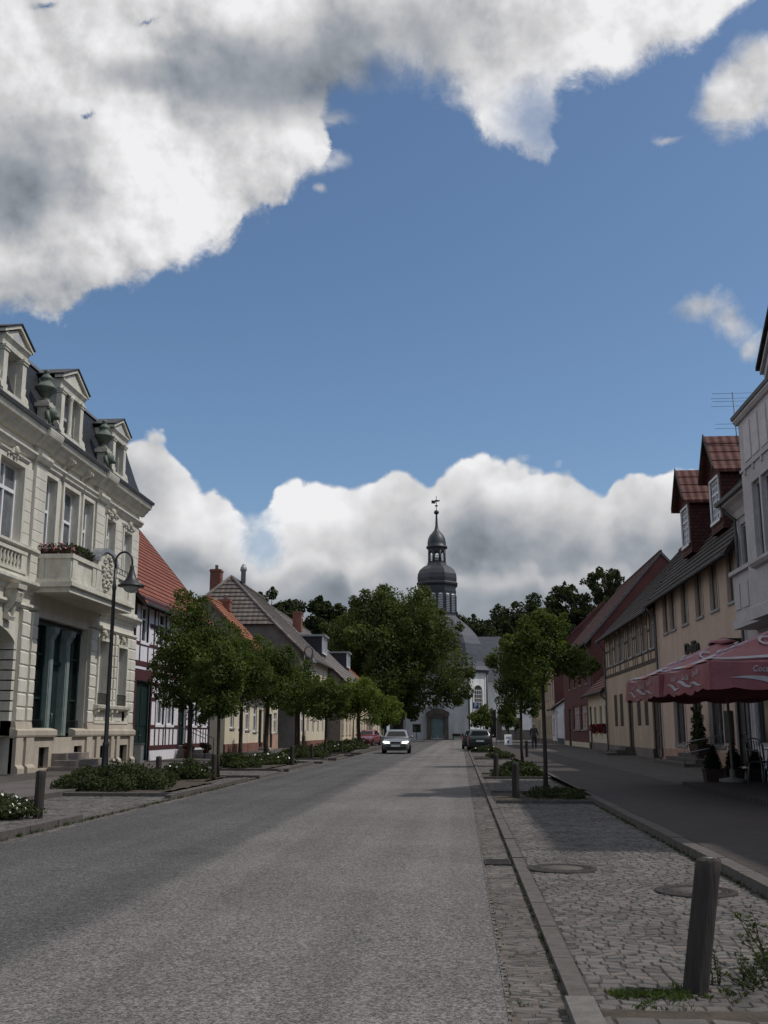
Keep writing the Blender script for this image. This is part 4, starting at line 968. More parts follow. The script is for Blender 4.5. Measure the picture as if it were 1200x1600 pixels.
def house(name, label, X, side, u0, u1, ze, ridge, wall, roof, wins=(), doors=(), group=None, depth=9, ov=.45, plinth=(.5, 'brick_plain'), gable='same', verge='dark_wood', style='T', fm='white_paint', gm='glass', pipe=None, pitch_row=.34, near_gable=True, zdoor=.3, sill=True, gm_list=None):
    """side -1: left row (faces +X), +1: right row (faces -X); ridge = (depth behind the facade, height)"""
    N = (1, 0, 0) if side < 0 else (-1, 0, 0)
    F = Fac((X, 0, 0), (0, 1, 0), N)
    root = thing(name, label, 'house', (X, (u0 + u1) / 2, 0), group)
    holes = [(w[0], w[1], w[2], w[3]) for w in wins] + [(d[0], d[1], d[2], d[3]) for d in doors]
    rd, rz = ridge
    zt = ze + .12
    m = MB(); F.wall(m, u0, u1, 0, zt, holes, .2)
    back = [F.p(u0, -2 * rd, 0), F.p(u1, -2 * rd, 0), F.p(u1, -2 * rd, zt), F.p(u0, -2 * rd, zt)]
    if gable == 'same':
        m.quad(*back)
        for u in (u0, u1): m.quad(F.p(u, 0, 0), F.p(u, -2 * rd, 0), F.p(u, -2 * rd, zt), F.p(u, -rd, rz - .05), F.p(u, 0, zt))
    m.weld(); m.build('wall', wall, root)
    if gable != 'same':
        m = MB(); m.quad(*back)
        for u in (u0, u1): m.quad(F.p(u, 0, 0), F.p(u, -2 * rd, 0), F.p(u, -2 * rd, zt), F.p(u, -rd, rz - .05), F.p(u, 0, zt))
        m.weld(); m.build('gable_wall', gable, root)
    if plinth:
        m = MB(); xs = [u0] + [q for d in sorted(doors) for q in (d[0], d[1])] + [u1]
        for a, c in zip(xs[::2], xs[1::2]): F.box(m, a, c, 0, plinth[0], -.05, .05)
        m.build('plinth', plinth[1], root)
    sl_ = (rz - zt) / rd
    e = (ov, zt - sl_ * ov); r = (-rd, rz)
    m = MB(); slope(m, F, u0 - .12, u1 + .12, e, r, pitch_row); F2 = Fac(F.p(0, -2 * rd, 0), (0, 1, 0), (-N[0], 0, 0)); slope(m, F2, u0 - .12, u1 + .12, e, r, 1.0)
    m.tube([F.p(u0 - .12, -rd, rz + .02), F.p(u1 + .12, -rd, rz + .02)], .11, 8); rf = m.build('roof', roof, root)
    for u in (u0 - .15, u1 + .12):
        m = MB()
        for s in (0, 1):
            G = F if s == 0 else F2
            G.shape2(m, u, u + .03, [(e[0], e[1] - .18), (e[0], e[1] + .06), (r[0], r[1] + .06), (r[0], r[1] - .18)])
        m.weld(); m.build('verge_board', verge, root)
    m = MB(); F.prof(m, [(0, zt - .25), (ov - .02, e[1] - .08), (ov - .02, e[1] - .04), (0, zt - .04)], u0, u1); m.build('eaves', 'dark_wood', root)
    gutter(F, root, u0 - .1, u1 + .1, e[1] + .02, ov - .02)
    for w in wins:
        st = w[4] if len(w) > 4 else style
        if st == 'S':    # closed shutters
            q = MB(); F.box(q, w[0], w[1], w[2], w[3], -.1, -.04); um = (w[0] + w[1]) / 2
            for k in range(int((w[3] - w[2]) / .12)): F.box(q, w[0] + .05, um - .03, w[2] + .06 + k * .12, w[2] + .12 + k * .12, -.04, -.02); F.box(q, um + .03, w[1] - .05, w[2] + .06 + k * .12, w[2] + .12 + k * .12, -.04, -.02)
            q.build('shutter', 'old_timber', root)
        else: window(F, root, w[0], w[1], w[2], w[3], -.12, st, fm, (w[5] if len(w) > 5 else gm), sill=.06 if sill else None)
    for d in doors:
        dm = d[4] if len(d) > 4 else 'dark_wood'
        q = MB(); F.box(q, d[0], d[1], d[2], d[3], -.19, -.14); a, c = d[0] + .06, d[1] - .06; um = (a + c) / 2; h = d[3] - d[2]
        for (p0, p1) in ((a, um - .03), (um + .03, c)):
            F.box(q, p0 + .04, p1 - .04, d[2] + .1, d[2] + h * .38, -.14, -.115); F.box(q, p0 + .04, p1 - .04, d[2] + h * .44, d[2] + h * .9, -.14, -.115)
        F.box(q, d[0], d[0] + .07, d[2], d[3], -.139, -.06); F.box(q, d[1] - .07, d[1], d[2], d[3], -.139, -.06); F.box(q, d[0] + .07, d[1] - .07, d[3] - .07, d[3], -.139, -.06)
        dd = q.build('door', dm, root); q = MB(); q.tube([F.p(um + .05, -.115, d[2] + 1.05), F.p(um + .05, -.07, d[2] + 1.05), F.p(um + .16, -.07, d[2] + 1.05)], .012, 6); q.build('handle', 'zinc', dd)
    if pipe is not None: downpipe(F, root, pipe, e[1] - .06, ov=ov)
    return root, F
def _shape2(s, mb, ua, ub, pts): mb.extrude([s.p(ua, d, z) for d, z in pts], [s.p(ub, d, z) for d, z in pts])
Fac.shape2 = _shape2

def steps(F, root, u0, u1, n, d, h, m='stone_step', base=.11):
    q = MB()
    for k in range(n): F.box(q, u0 - .18 * (n - 1 - k), u1 + .18 * (n - 1 - k), base if k == 0 else base + h * k / n - .001, base + h * (k + 1) / n, .0 if k else .0, d * (1 - k / n) - .002 * k)
    q.build('steps', m, root)

def half_timber():
    X = -13.2
    wu = [(42.45, 43.45), (45.0, 46.2), (46.95, 48.1), (49.0, 50.1), (51.0, 52.1), (53.0, 54.1)]
    gwi = [(45.12, 46.3), (46.8, 47.9), (51.2, 52.2), (53.2, 54.2)]
    wins = [(a, c, 5.0, 6.48, 'H') for a, c in wu] + [(a, c, 1.62, 3.22, 'T') for a, c in gwi]
    doors = [(42.12, 44.2, .12, 3.4, 'green_door'), (49.0, 50.05, .66, 2.9, 'green_door')]
    root, F = house('half_timbered_house', 'white half timbered house with dark red beams, green gate and steep red tile roof', X, -1, 41.62, 54.9, 6.9, (4.6, 12.55), 'panel_white', 'tile_red', wins, doors, plinth=(.52, 'panel_white'), sill=False, pipe=54.75)
    m = MB(); T = lambda a, c, z0, z1: F.box(m, a, c, z0, z1, -.05, .025)
    P = lambda u, z0, z1, w=.14: F.box(m, u - w / 2, u + w / 2, z0, z1, -.05, .022)
    T(41.62, 54.9, 3.66, 3.86); T(41.62, 54.9, 4.0, 4.2); T(41.62, 54.9, 6.5, 6.85); T(44.3, 49.0, .54, .74); T(50.05, 54.9, .54, .74)
    T(41.62, 54.9, 4.86, 4.98)
    us = [41.69, 42.38, 43.52, 44.35, 44.93, 46.27, 46.88, 48.17, 48.93, 50.17, 50.93, 52.17, 52.93, 54.17, 54.83]
    for u in us: P(u, 4.98, 6.5); P(u, 4.2, 4.86, .12)
    for u in us[::2]: P(u, 3.86, 4.0, .12)
    for a, c in zip(us[:-1], us[1:]):
        if not any(w[0] - .2 < (a + c) / 2 < w[1] + .2 for w in wu): T(a + .07, c - .07, 5.7, 5.86)
    gu = [44.32, 45.05, 46.37, 46.73, 47.97, 48.85, 50.15, 51.13, 52.27, 53.13, 54.27, 54.83]
    for u in gu: P(u, .74, 3.66)
    for a, c in zip(gu[:-1], gu[1:]):
        um = (a + c) / 2
        if 48.9 < um < 50.1: continue
        T(a + .07, c - .07, 1.46, 1.6)
        if not any(w[0] - .1 < um < w[1] + .1 for w in gwi): T(a + .07, c - .07, 2.62, 2.76)
        if c - a > .9: P(um, .74, 1.46, .11)
    T(44.39, 48.78, 3.26, 3.4); T(50.22, 54.76, 3.26, 3.4)
    F.box(m, 41.7, 42.1, .1, 3.66, -.05, .028); F.box(m, 44.2, 44.31, .1, 3.66, -.05, .028); F.box(m, 42.1, 44.2, 3.42, 3.66, -.05, .03)
    m.build('timber_frame', 'timber', root)
    m = MB(); F.prof(m, [(.0, 6.85), (.36, 6.6), (.36, 6.72), (.0, 7.0)], 41.62, 54.9); m.build('eaves_board', 'timber', root)
    for a, c in wu + gwi:
        z0, z1 = (5.0, 6.48) if (a, c) in wu else (1.62, 3.22)
        m = MB()
        for q in ((a - .11, a - .002, z0 - .11, z1 + .02), (c + .002, c + .11, z0 - .11, z1 + .02)): F.box(m, *q, .0, .045)
        F.box(m, a, c, z0 - .11, z0 - .002, .0, .05); m.build('window_surround', 'white_paint', root)
    steps(F, root, 48.9, 50.2, 3, 1.3, .54)
    m = MB()
    for s in (48.7, 50.4): m.tube([F.p(s, 1.35, .1), F.p(s, 1.35, 1.0), F.p(s, .1, 1.55)], .02, 6)
    m.build('handrail', 'iron', root)
half_timber()

def left_row():
    W = lambda *q: list(q)
    # low cream house, mostly behind the linden trees
    r, F = house('cream_house', 'low cream plastered house with brick plinth behind the linden trees', -13.1, -1, 58.3, 69.9, 3.9, (3.2, 6.3), 'plaster_cream', 'tile_orange',
        [(59.6, 60.7, 1.5, 2.9), (62.0, 63.0, 1.5, 2.9), (64.0, 65.2, 1.4, 2.9), (66.4, 67.6, 1.3, 2.9)], [(68.2, 69.3, .3, 2.7, 'iron')], plinth=(.62, 'brickwork'), fm='white_paint', gm='glass', pipe=69.8)
    steps(F, r, 68.2, 69.3, 2, .8, .2)
    # narrow house with the bright orange roof
    r, F = house('orange_roofed_house', 'narrow cream house with bright orange tiled roof and brick chimney', -13.1, -1, 70.0, 75.4, 5.9, (4.1, 10.35), 'plaster_cream', 'tile_orange',
        [(70.7, 71.8, 1.2, 2.6), (73.8, 75.0, 1.2, 2.6), (70.9, 71.9, 4, 5.4), (73.6, 74.8, 4, 5.4)], [(72.1, 73.1, .2, 2.5)], plinth=(1.15, 'plaster_pink'), gable='plaster_grey', verge='chimney_brick')
    chimney(r, -17.0, 74.6, 9.9, 10.75, .8, .8, pot=True)
    # large house with the half-hipped brown roof
    X = -11.95; u0, u1 = 78.0, 94.6
    F = Fac((X, 0, 0), (0, 1, 0), (1, 0, 0))
    root = thing('half_hipped_house', 'tall house with bare gable painted in grey shade and weathered brown half hipped tile roof', 'house', (X, 86, 0))
    ze, rd, rz, hz = 7.35, 6.0, 13.3, 9.35
    wn = [(u, u + 1.1, z, z + 1.6) for u in (79, 82, 85, 88, 91) for z in (1.2, 4.6)]
    m = MB(); F.wall(m, u0, u1, 0, ze, wn, .2); m.quad(F.p(u1, 0, 0), F.p(u1, -2 * rd, 0), F.p(u1, -2 * rd, ze), F.p(u1, -rd, rz), F.p(u1, 0, ze)); m.build('wall', 'plaster_cream', root)
    k = (hz - ze) / (rz - ze) * rd
    m = MB(); m.quad(F.p(u0, 0, 0), F.p(u0, -2 * rd, 0), F.p(u0, -2 * rd, ze), F.p(u0, -2 * rd + k, hz), F.p(u0, -k, hz), F.p(u0, 0, ze)); m.build('gable_wall', 'plaster_grey', root)  # grey instead of the front's cream: gable shade put into the colour
    o = .45; es = (o, ze - (rz - ze) / rd * o)
    hip = u0 + 2.6
    m = MB()
    A, B_, C, D, E = F.p(u0 - .15, *es), F.p(u1 + .1, *es), F.p(u1 + .1, -rd, rz), F.p(hip, -rd, rz), F.p(u0 - .15, -k, hz)
    nr = 26
    for i in range(nr):   # courses with a real step
        t0, t1 = i / nr, (i + 1) / nr
        def row(t, lift):
            d, z = es[0] + (-rd - es[0]) * t, es[1] + (rz - es[1]) * t
            ul = u0 - .15
            if z > hz: ul = u0 - .15 + (hip - u0 + .15) * (z - hz) / (rz - hz)
            return [F.p(ul, d + lift * .7, z + lift * .7), F.p(u1 + .1, d + lift * .7, z + lift * .7)]
        p, q = row(t0, .05), row(t1, .0); m.quad(p[0], p[1], q[1], q[0]); p0 = row(t0, .0); m.quad(p0[0], p0[1], p[1], p[0])
    Gd = lambda d, z, u: F.p(u, d, z)
    m.quad(F.p(u0 - .15, -2 * rd - o, es[1]), F.p(u1 + .1, -2 * rd - o, es[1]), F.p(u1 + .1, -rd, rz), F.p(hip, -rd, rz), F.p(u0 - .15, -2 * rd + k, hz))
    m.quad(F.p(u0 - .15, es[0], es[1] - .15), F.p(u0 - .15, -k, hz - .15), F.p(u0 - .15, -k, hz + .05), F.p(u0 - .15, es[0], es[1] + .05))
    m.tube([F.p(hip, -rd, rz + .05), F.p(u1 + .1, -rd, rz + .05)], .13, 8); m.tube([F.p(u0 - .15, es[0], es[1] + .06), F.p(u0 - .15, -k, hz + .06), F.p(hip, -rd, rz + .06)], .13, 8); m.tube([F.p(u0 - .15, -2 * rd + k, hz + .06), F.p(hip, -rd, rz + .06)], .13, 8)
    rf = m.build('roof', 'tile_grey', root)
    m = MB(); n = 12
    for i in range(n):
        t0, t1 = i / n, (i + 1) / n
        f = lambda t, l: [F.p(u0 - .25 + (hip - u0 + .25) * t - l, -k + .05 + (-rd + k) * t, hz - .1 + (rz - hz + .1) * t + l), F.p(u0 - .25 + (hip - u0 + .25) * t - l, -2 * rd + k - .05 + (rd - k) * t, hz - .1 + (rz - hz + .1) * t + l)]
        p, q, p0 = f(t0, .05), f(t1, .0), f(t0, 0); m.quad(p[0], p[1], q[1], q[0]); m.quad(p0[0], p0[1], p[1], p[0])
    m.build('half_hip', 'tile_brown_end', root)
    for w in wn: window(F, root, *w, -.1, 'T', 'white_paint', 'glass', .09)
    chimney(root, -19.3, 81.2, 12.0, 14.0, .85, .85)
    m = MB(); m.lathe([(.2, 0), (.2, 1.0), (.28, 1.05), (.26, 1.3), (.1, 1.6)], (-17.6, 83.5, 13.2), 8); m.build('flue', 'zinc', root)
    m = MB(); F.box(m, u0, u1, 0, .6, -.05, .04); m.build('plinth', 'brickwork', root)
    gutter(F, root, u0, u1, es[1], o - .04)
    # further houses of the row with boxy grey dormers
    r, F = house('row_house', 'long cream row house with grey tiles and two flat topped grey dormers', -10.75, -1, 95.0, 124.0, 6.05, (7.1, 12.95), 'plaster_yellow', 'tile_grey',
        [(u, u + 1.1, z, z + 1.6) for u in (96.5, 99.5, 102.5, 109, 112, 115, 118, 121) for z in (1.0, 3.9)], [(106, 107.1, .2, 2.5), (122.4, 123.4, .2, 2.5)], plinth=(.5, 'plaster_pink'), gable='plaster_grey', pitch_row=.6, pipe=95.2)
    for y in (96.6, 118.0):
        m = MB(); m.box(-16.2, -12.75, y, y + 2.9, 7.8, 10.0); d = m.build('dormer', 'slate', r)
        m = MB(); m.box(-16.2, -12.45, y - .2, y + 3.1, 10.0, 10.18); m.build('dormer_roof', 'zinc', d)
        G = Fac((-12.75, 0, 0), (0, 1, 0), (1, 0, 0))
        m = MB()
        for a in (y, y + .9, y + 1.85, y + 2.75): G.box(m, a, a + .15, 8.4, 10.0, 0, .12)
        G.box(m, y + .15, y + 2.75, 8.4, 8.52, 0, .1); G.box(m, y + .15, y + 2.75, 9.88, 10.0, 0, .1); m.build('dormer_window', 'white_paint', d)
    chimney(r, -15.7, 100.5, 10.8, 12.75, .85, .8, pot=False)
    r, F = house('row_house', 'last pale house of the left row beside the big tree', -10.3, -1, 124.5, 140, 5.8, (5, 10.2), 'plaster_cream', 'tile_orange', [(u, u + 1.1, 1.1, 2.7) for u in (126, 129, 134, 137)], [(131.5, 132.5, .2, 2.5)], plinth=(.5, 'plaster_grey'), pitch_row=.7)
left_row()

# ------------------------------------------------------------------ right row
def text_obj(name, body, size, m, parent, mtx, extrude=.0, shear=0.0, bold=0.0):
    c = bpy.data.curves.new(name, 'FONT'); c.body = body; c.size = size; c.extrude = extrude; c.shear = shear; c.offset = bold; c.align_x = 'CENTER'; c.align_y = 'CENTER'; c.resolution_u = 3
    tmp = bpy.data.objects.new('text_tmp', c); COL.objects.link(tmp)
    me = bpy.data.meshes.new_from_object(tmp.evaluated_get(bpy.context.evaluated_depsgraph_get()))
    bpy.data.objects.remove(tmp); bpy.data.curves.remove(c)
    off = Vector((0, 0, 0)); q = parent
    while q is not None: off += q.location; q = q.parent
    me.transform(Matrix.Translation(-off) @ mtx); me.materials.clear(); me.materials.append(MATS[m]); me.name = name
    o = bpy.data.objects.new(name, me); COL.objects.link(o); o.parent = parent
    return o
def frame_mtx(o, x, y, z=None):
    x, y = Vector(x).normalized(), Vector(y).normalized(); z = x.cross(y)
    M_ = Matrix.Identity(4)
    for i in range(3): M_[i][0], M_[i][1], M_[i][2], M_[i][3] = x[i], y[i], z[i], o[i]
    return M_

XR = 8.9
def tan_house():
    up = [(33.8, 34.8), (36.1, 37.25), (38.4, 39.55), (40.95, 42.1), (43.35, 44.45), (44.8, 45.9)]
    wins = [(a, c, 5.47, 7.25, 'I', 'blind') for a, c in up] + [(42.55, 44.6, .8, 2.6, 'I', 'glass'), (36.45, 38.45, .85, 2.52, 'I', 'glass')]
    doors = [(39.75, 41.05, .5, 2.6, 'dark_wood'), (33.4, 34.95, .24, 2.5, 'iron')]
    root, F = house('tan_house', 'tan plastered inn with two dark red dormers and black lettering on its wall', XR, 1, 33.3, 47.6, 7.35, (4.6, 13.6), 'plaster_tan', 'tile_dark', wins, doors, plinth=(.62, 'plaster_pink'), fm='gutter_grey', gm='glass', gable='plaster_ochre', pipe=47.3)
    for a, c in up: m = MB(); F.box(m, a - .1, a - .002, 5.4, 7.26, 0, .03); F.box(m, c + .002, c + .1, 5.4, 7.26, 0, .03); F.box(m, a - .1, c + .1, 7.26, 7.36, 0, .032); m.weld(); m.build('window_surround', 'plaster_tan', root)
    for a, c, z0, z1 in ((42.55, 44.6, .8, 2.6), (36.45, 38.45, .85, 2.52)): m = MB(); F.box(m, a - .14, a - .002, z0, z1 + .13, 0, .04); F.box(m, c + .002, c + .14, z0, z1 + .13, 0, .04); F.box(m, a - .002, c + .002, z1 + .002, z1 + .13, 0, .039); m.build('window_surround', 'plaster_tan', root)
    M_ = frame_mtx(F.p(40.5, .05, 4.46), (0, -1, 0), (0, 0, 1))
    text_obj('lettering', 'Delfin', .62, 'black_plastic', root, M_ @ Matrix.Diagonal((1.62, .92, 1, 1)), .03, 0, .012)
    # two gabled dormers with hung tiles on their cheeks
    for uc in (42.2, 37.15):
        a, c, ze, za = uc - .85, uc + .85, 10.55, 11.85; d0 = -.38
        m = MB(); F.wall(m, a, c, 8.3, ze, [(uc - .58, uc + .58, 8.72, 10.2)], .15, d0); m.add([F.p(a, d0, ze), F.p(c, d0, ze), F.p(uc, d0, za - .1)], [(0, 1, 2)]); F.closed(m, a, c, 8.3, ze, 3.4, d0)
        dm = m.build('dormer', 'shingle_red', root)
        m = MB(); L = math.hypot(uc - a, za - ze)
        for s in (-1, 1):
            for k in range(4):
                t0, t1 = k / 4, (k + 1) / 4
                P = lambda t, l: (uc + s * (1 - t) * (uc - a + .22) , ze - .22 + (za - ze + .22) * t + l)
                p, q = P(t0, .05), P(t1, .005)
                F.shape(m, [p, q, (q[0], q[1] - .07), (p[0], p[1] - .12)], d0 - 3.4, d0 + .28)
        m.build('dormer_roof', 'tile_maroon_side', dm)
        m = MB()
        for s in (-1, 1):
            p, q = (uc + s * (uc - a + .26), ze - .28), (uc, za + .02); F.shape(m, [p, (p[0], p[1] + .2), (q[0], q[1] + .06), (q[0], q[1] - .16)], d0 + .28, d0 + .32)
        m.build('barge_board', 'dark_wood', dm)
        window(F, root, uc - .58, uc + .58, 8.72, 10.2, d0 - .06, 'G', 'white_paint', 'glass_pale', .07)
        m = MB(); F.box(m, uc - .66, uc - .585, 8.6, 10.28, d0, d0 + .05); F.box(m, uc + .585, uc + .66, 8.6, 10.28, d0, d0 + .05); F.box(m, uc - .66, uc + .66, 8.6, 8.7, d0, d0 + .08); F.box(m, uc - .585, uc + .585, 10.2, 10.28, d0, d0 + .05); m.build('window_surround', 'white_paint', dm)
    steps(F, root, 37.4, 42.3, 3, 1.3, .40, 'granite_dark', .12)
    m = MB(); m.tube([F.p(36.9, 1.3, .13), F.p(36.9, 1.3, .95), F.p(36.9, .05, 1.2)], .022, 6); m.tube([F.p(36.9, 1.3, .6), F.p(36.9, .05, .85)], .015, 6); m.build('handrail', 'zinc', root)
    m = MB(); F.box(m, 35.2, 36.1, .95, 2.0, .02, .10); F.box(m, 35.26, 36.04, 1.01, 1.94, .10, .11); m.build('menu_case', 'dark_wood', root)
    m = MB(); F.box(m, 33.35, 35.0, 4.05, 4.2, .01, .7); m.build('entrance_canopy', 'dark_wood', root)
tan_house()

def grey_house():
    F = Fac((XR, 0, 0), (0, 1, 0), (-1, 0, 0))
    root = thing('bay_fronted_house', 'pale grey rendered house with a big upper storey bay beside the parasols', 'house', (XR, 26, 0))
    u0, u1 = 8.0, 33.28
    m = MB(); F.wall(m, u0, u1, .0, 8.3, [(31.9, 32.8, 6.4, 7.7), (30.6, 31.5, 6.4, 7.7), (29.9, 32.7, .9, 2.9), (26.5, 29.3, .9, 2.9), (24.3, 25.5, .24, 2.9), (19, 23, .9, 2.9)], .2); F.closed(m, u0, u1, 0, 8.3, 9); m.build('wall', 'plaster_violet_grey', root)
    for w in ((31.9, 32.8, 6.4, 7.7), (30.6, 31.5, 6.4, 7.7)): window(F, root, *w, -.1, 'I', 'zinc', 'glass')
    for w in ((29.9, 32.7, .9, 2.9), (26.5, 29.3, .9, 2.9), (19, 23, .9, 2.9)): window(F, root, *w, -.1, 'I', 'zinc', 'glass_dark', .1)
    m = MB(); F.box(m, 24.3, 25.5, .24, 2.9, -.15, -.1); F.box(m, 24.45, 25.35, 1.2, 2.7, -.1, -.08); m.build('door', 'dark_wood', root)
    # shallow oriel and main bay
    m = MB(); F.box(m, 28.95, 31.7, 4.32, 5.9, 0, .62); F.box(m, 28.95, 31.78, 4.3, 4.55, 0, .70)
    F.box(m, 29.2, 29.9, 4.85, 5.6, .62, .645); F.box(m, 30.1, 30.8, 4.85, 5.6, .62, .645); F.box(m, 31.0, 31.6, 4.85, 5.6, .62, .645); F.box(m, 28.95, 31.8, 5.9, 6.02, 0, .72); m.build('oriel', 'plaster_violet_grey', root)
    B = Fac((8.0, 0, 0), (0, 1, 0), (-1, 0, 0)); b0, b1 = 12.0, 28.95
    holes = [(27.36, 28.08, 5.9, 7.95), (26.5, 27.22, 5.9, 7.95), (25.64, 26.36, 5.9, 7.95), (22.6, 24.6, 5.9, 7.95)]
    m = MB(); B.wall(m, b0, b1, 4.3, 9.85, holes, .22); 
    for u in (b0, b1): m.quad(B.p(u, 0, 4.3), B.p(u, -.9, 4.3), B.p(u, -.9, 9.85), B.p(u, 0, 9.85))
    m.quad(B.p(b0, 0, 4.3), B.p(b1, 0, 4.3), B.p(b1, -.9, 4.3), B.p(b0, -.9, 4.3)); m.quad(B.p(b0, 0, 9.85), B.p(b1, 0, 9.85), B.p(b1, -.9, 9.85), B.p(b0, -.9, 9.85))
    m.build('bay', 'plaster_violet_grey', root)
    m = MB()
    for u in (27.85, 27.08, 26.31, 25.54, 24.77): B.box(m, u, u + .62, 8.62, 9.68, -.01, .022)
    m.build('bay_panel', 'panel_grey', root)
    m = MB()
    B.box(m, b0, b1 + .03, 8.42, 8.5, 0, .045); u = 28.6
    while u > 20: B.box(m, u - .12, u, 8.28, 8.42, 0, .04); u -= .8
    B.prof(m, [(0, 5.62), (.10, 5.64), (.18, 5.72), (.18, 5.8), (0, 5.84)], b0, 28.3); B.prof(m, [(0, 4.3), (.06, 4.3), (.06, 4.62), (0, 4.66)], b0, b1 + .05)
    B.prof(m, [(0, 9.84), (.06, 9.85), (.12, 9.93), (.12, 9.99), (-.9, 9.99), (-.9, 9.84)], b0, b1 + .12); m.build('bay_mouldings', 'plaster_violet_grey', root)
    m = MB(); B.prof(m, [(.0, 9.992), (.15, 9.995), (.17, 10.09), (-.9, 10.14), (-.9, 9.992)], b0, b1 + .16); m.build('bay_capping', 'iron', root)
    for h in holes: window(B, root, *h, -.14, 'I' if h[0] < 24 else 'P', 'plaster_violet_grey', 'glass', .06)
    # eaves cornice of the recessed part, roof and gabled dormer over the bay
    m = MB(); F.prof(m, [(0, 7.9), (.06, 7.92), (.14, 8.1), (.32, 8.24), (.5, 8.3), (.5, 8.42), (0, 8.42)], b1, u1); m.build('cornice', 'panel_grey', root)
    gutter(F, root, b1, u1, 8.44, .5); downpipe(F, root, 33.0, 8.4, ov=.52)
    m = MB(); slope(m, F, u0, u1 + .05, (.5, 8.45), (-5.0, 14.6), .34); m.build('roof', 'tile_dark', root)
    uc, w, ze, za = 24.55, 2.6, 10.95, 12.95; d0 = .28
    m = MB(); m.add([F.p(uc - w, d0, 9.9), F.p(uc + w, d0, 9.9), F.p(uc + w, d0, ze), F.p(uc, d0, za - .1), F.p(uc - w, d0, ze)], [(0, 1, 2, 3, 4)]); F.closed(m, uc - w, uc + w, 9.9, ze, 4, d0); g = m.build('gable', 'panel_grey', root)
    m = MB()
    for k, (dd, t) in enumerate(((.34, .10), (.26, .22), (.16, .36))):
        for s in (-1, 1):
            p, q = (uc + s * (w + .36 - .1 * k), ze - .02 - .1 * k), (uc, za + .28 - .1 * k); F.shape(m, [p, q, (q[0], q[1] - t), (p[0] - s * .0, p[1] - t)], d0 - .0, d0 + dd)
    F.box(m, uc - w - .2, uc + w + .2, ze - .5, ze - .3, d0, d0 + .24); F.box(m, uc - w - .1, uc + w + .1, ze - .62, ze - .5, d0, d0 + .14); m.build('gable_cornice', 'plaster_violet_grey', g)
    m = MB()
    for s in (-1, 1):
        p, q = (uc + s * (w + .45), ze + .02), (uc, za + .4); F.shape(m, [p, (p[0], p[1] + .1), (q[0], q[1] + .1), q], -4, d0 + .42)
    m.build('gable_roof', 'tile_dark', g)
    return root
grey_house()
# roof aerial
t = thing('roof_antenna', 'thin television aerial on the roof behind the grey bay', 'antenna', (10.3, 34.2, 11.0))
m = MB(); x0, y0 = 10.05, 36.8; m.tube([(x0 + .1, y0, 9.2), (x0, y0, 13.4)], .016, 6); m.build('mast', 'iron', t)
m = MB()
for z, L in ((13.35, .75), (13.05, .75)):
    m.tube([(x0 - .75, y0 - .1, z - .03), (x0 + .75, y0 + .1, z + .04)], .007, 5)
    m.tube([(x0 - .72, y0 + .3, z - .03 - .06), (x0 + .78, y0 + .5, z - .02)], .007, 5)
for z in (12.2, 11.2, 10.4):
    m.tube([(x0 - .7, y0 - .1, z - .03), (x0 + .4, y0 + .1, z + .03)], .007, 5); m.tube([(x0 - .66, y0 + .2, z - .11), (x0 + .42, y0 + .4, z - .05)], .007, 5)
m.build('elements', 'iron', t)

def ochre_half_timber():
    up = [(48.2, 49.2), (50.05, 51.15), (51.75, 53.05), (54.4, 55.75), (57.1, 58.45), (59.0, 60.5), (61.4, 62.6)]
    wins = [(a, c, 5.1, 6.85, 'T') for a, c in up] + [(60.5, 61.7, 1.6, 3.35, 'S'), (58.4, 59.6, 1.6, 3.35, 'S'), (52.8, 53.95, 1.6, 2.95, 'S'), (50.75, 51.8, 1.6, 2.95, 'S')]
    doors = [(55.2, 56.8, .5, 3.1, 'old_timber'), (48.1, 49.7, .13, 2.95, 'old_timber')]
    root, F = house('ochre_half_timbered_house', 'weathered ochre house with half timbered upper floor and closed brown shutters', XR, 1, 47.75, 64.6, 7.05, (4.9, 12.3), 'plaster_ochre', 'tile_dark', wins, doors, plinth=(.55, 'plaster_grey'), fm='plaster_violet_grey', gm='blind', gable='plaster_ochre', pipe=64.3)
    m = MB(); T = lambda a, c, z0, z1: F.box(m, a, c, z0, z1, -.05, .022)
    P = lambda u, z0, z1, w=.13: F.box(m, u - w / 2, u + w / 2, z0, z1, -.05, .019)
    T(47.75, 64.6, 4.42, 4.6); T(47.75, 64.6, 4.95, 5.06); T(47.75, 64.6, 6.88, 7.06)
    us = sorted({round(q, 2) for a, c in up for q in (a - .08, c + .08)} | {47.82, 53.7, 56.4, 63.6, 64.5})
    for u in us: P(u, 4.6, 4.95); P(u, 5.06, 6.88)
    for a, c in zip(us[:-1], us[1:]):
        if not any(w[0] - .1 < (a + c) / 2 < w[1] + .1 for w in up) and c - a > .3: T(a + .065, c - .065, 5.9, 6.02)
    m.build('timber_frame', 'old_timber', root)
    steps(F, root, 54.9, 57.1, 3, 1.5, .42, 'granite_dark', .12)
ochre_half_timber()
r_, F_ = house('low_cream_house', 'low cream house with red flower boxes under its three windows', 9.0, 1, 64.9, 74.8, 4.0, (3.4, 7.3), 'plaster_cream', 'tile_maroon', [(65.3, 66.5, 1.7, 2.9, 'I'), (67.9, 69.1, 1.7, 2.9, 'I'), (70.7, 71.9, 1.7, 2.9, 'I')], [(73.2, 74.3, .13, 3.0)], plinth=(.6, 'plaster_grey'), fm='plaster_ochre', pipe=65.0)
for y, lab in ((65.9, 'red flowers in the window box nearest the ochre half timbered house'), (68.5, 'red flowers in the middle window box of the low cream house'), (71.3, 'red flowers in the window box nearest the brown door')):
    flower_box((8.86, y, 1.42), 1.25, lab, 'flower_red', 'flower_red', 'y', .26, 'window boxes of red flowers')
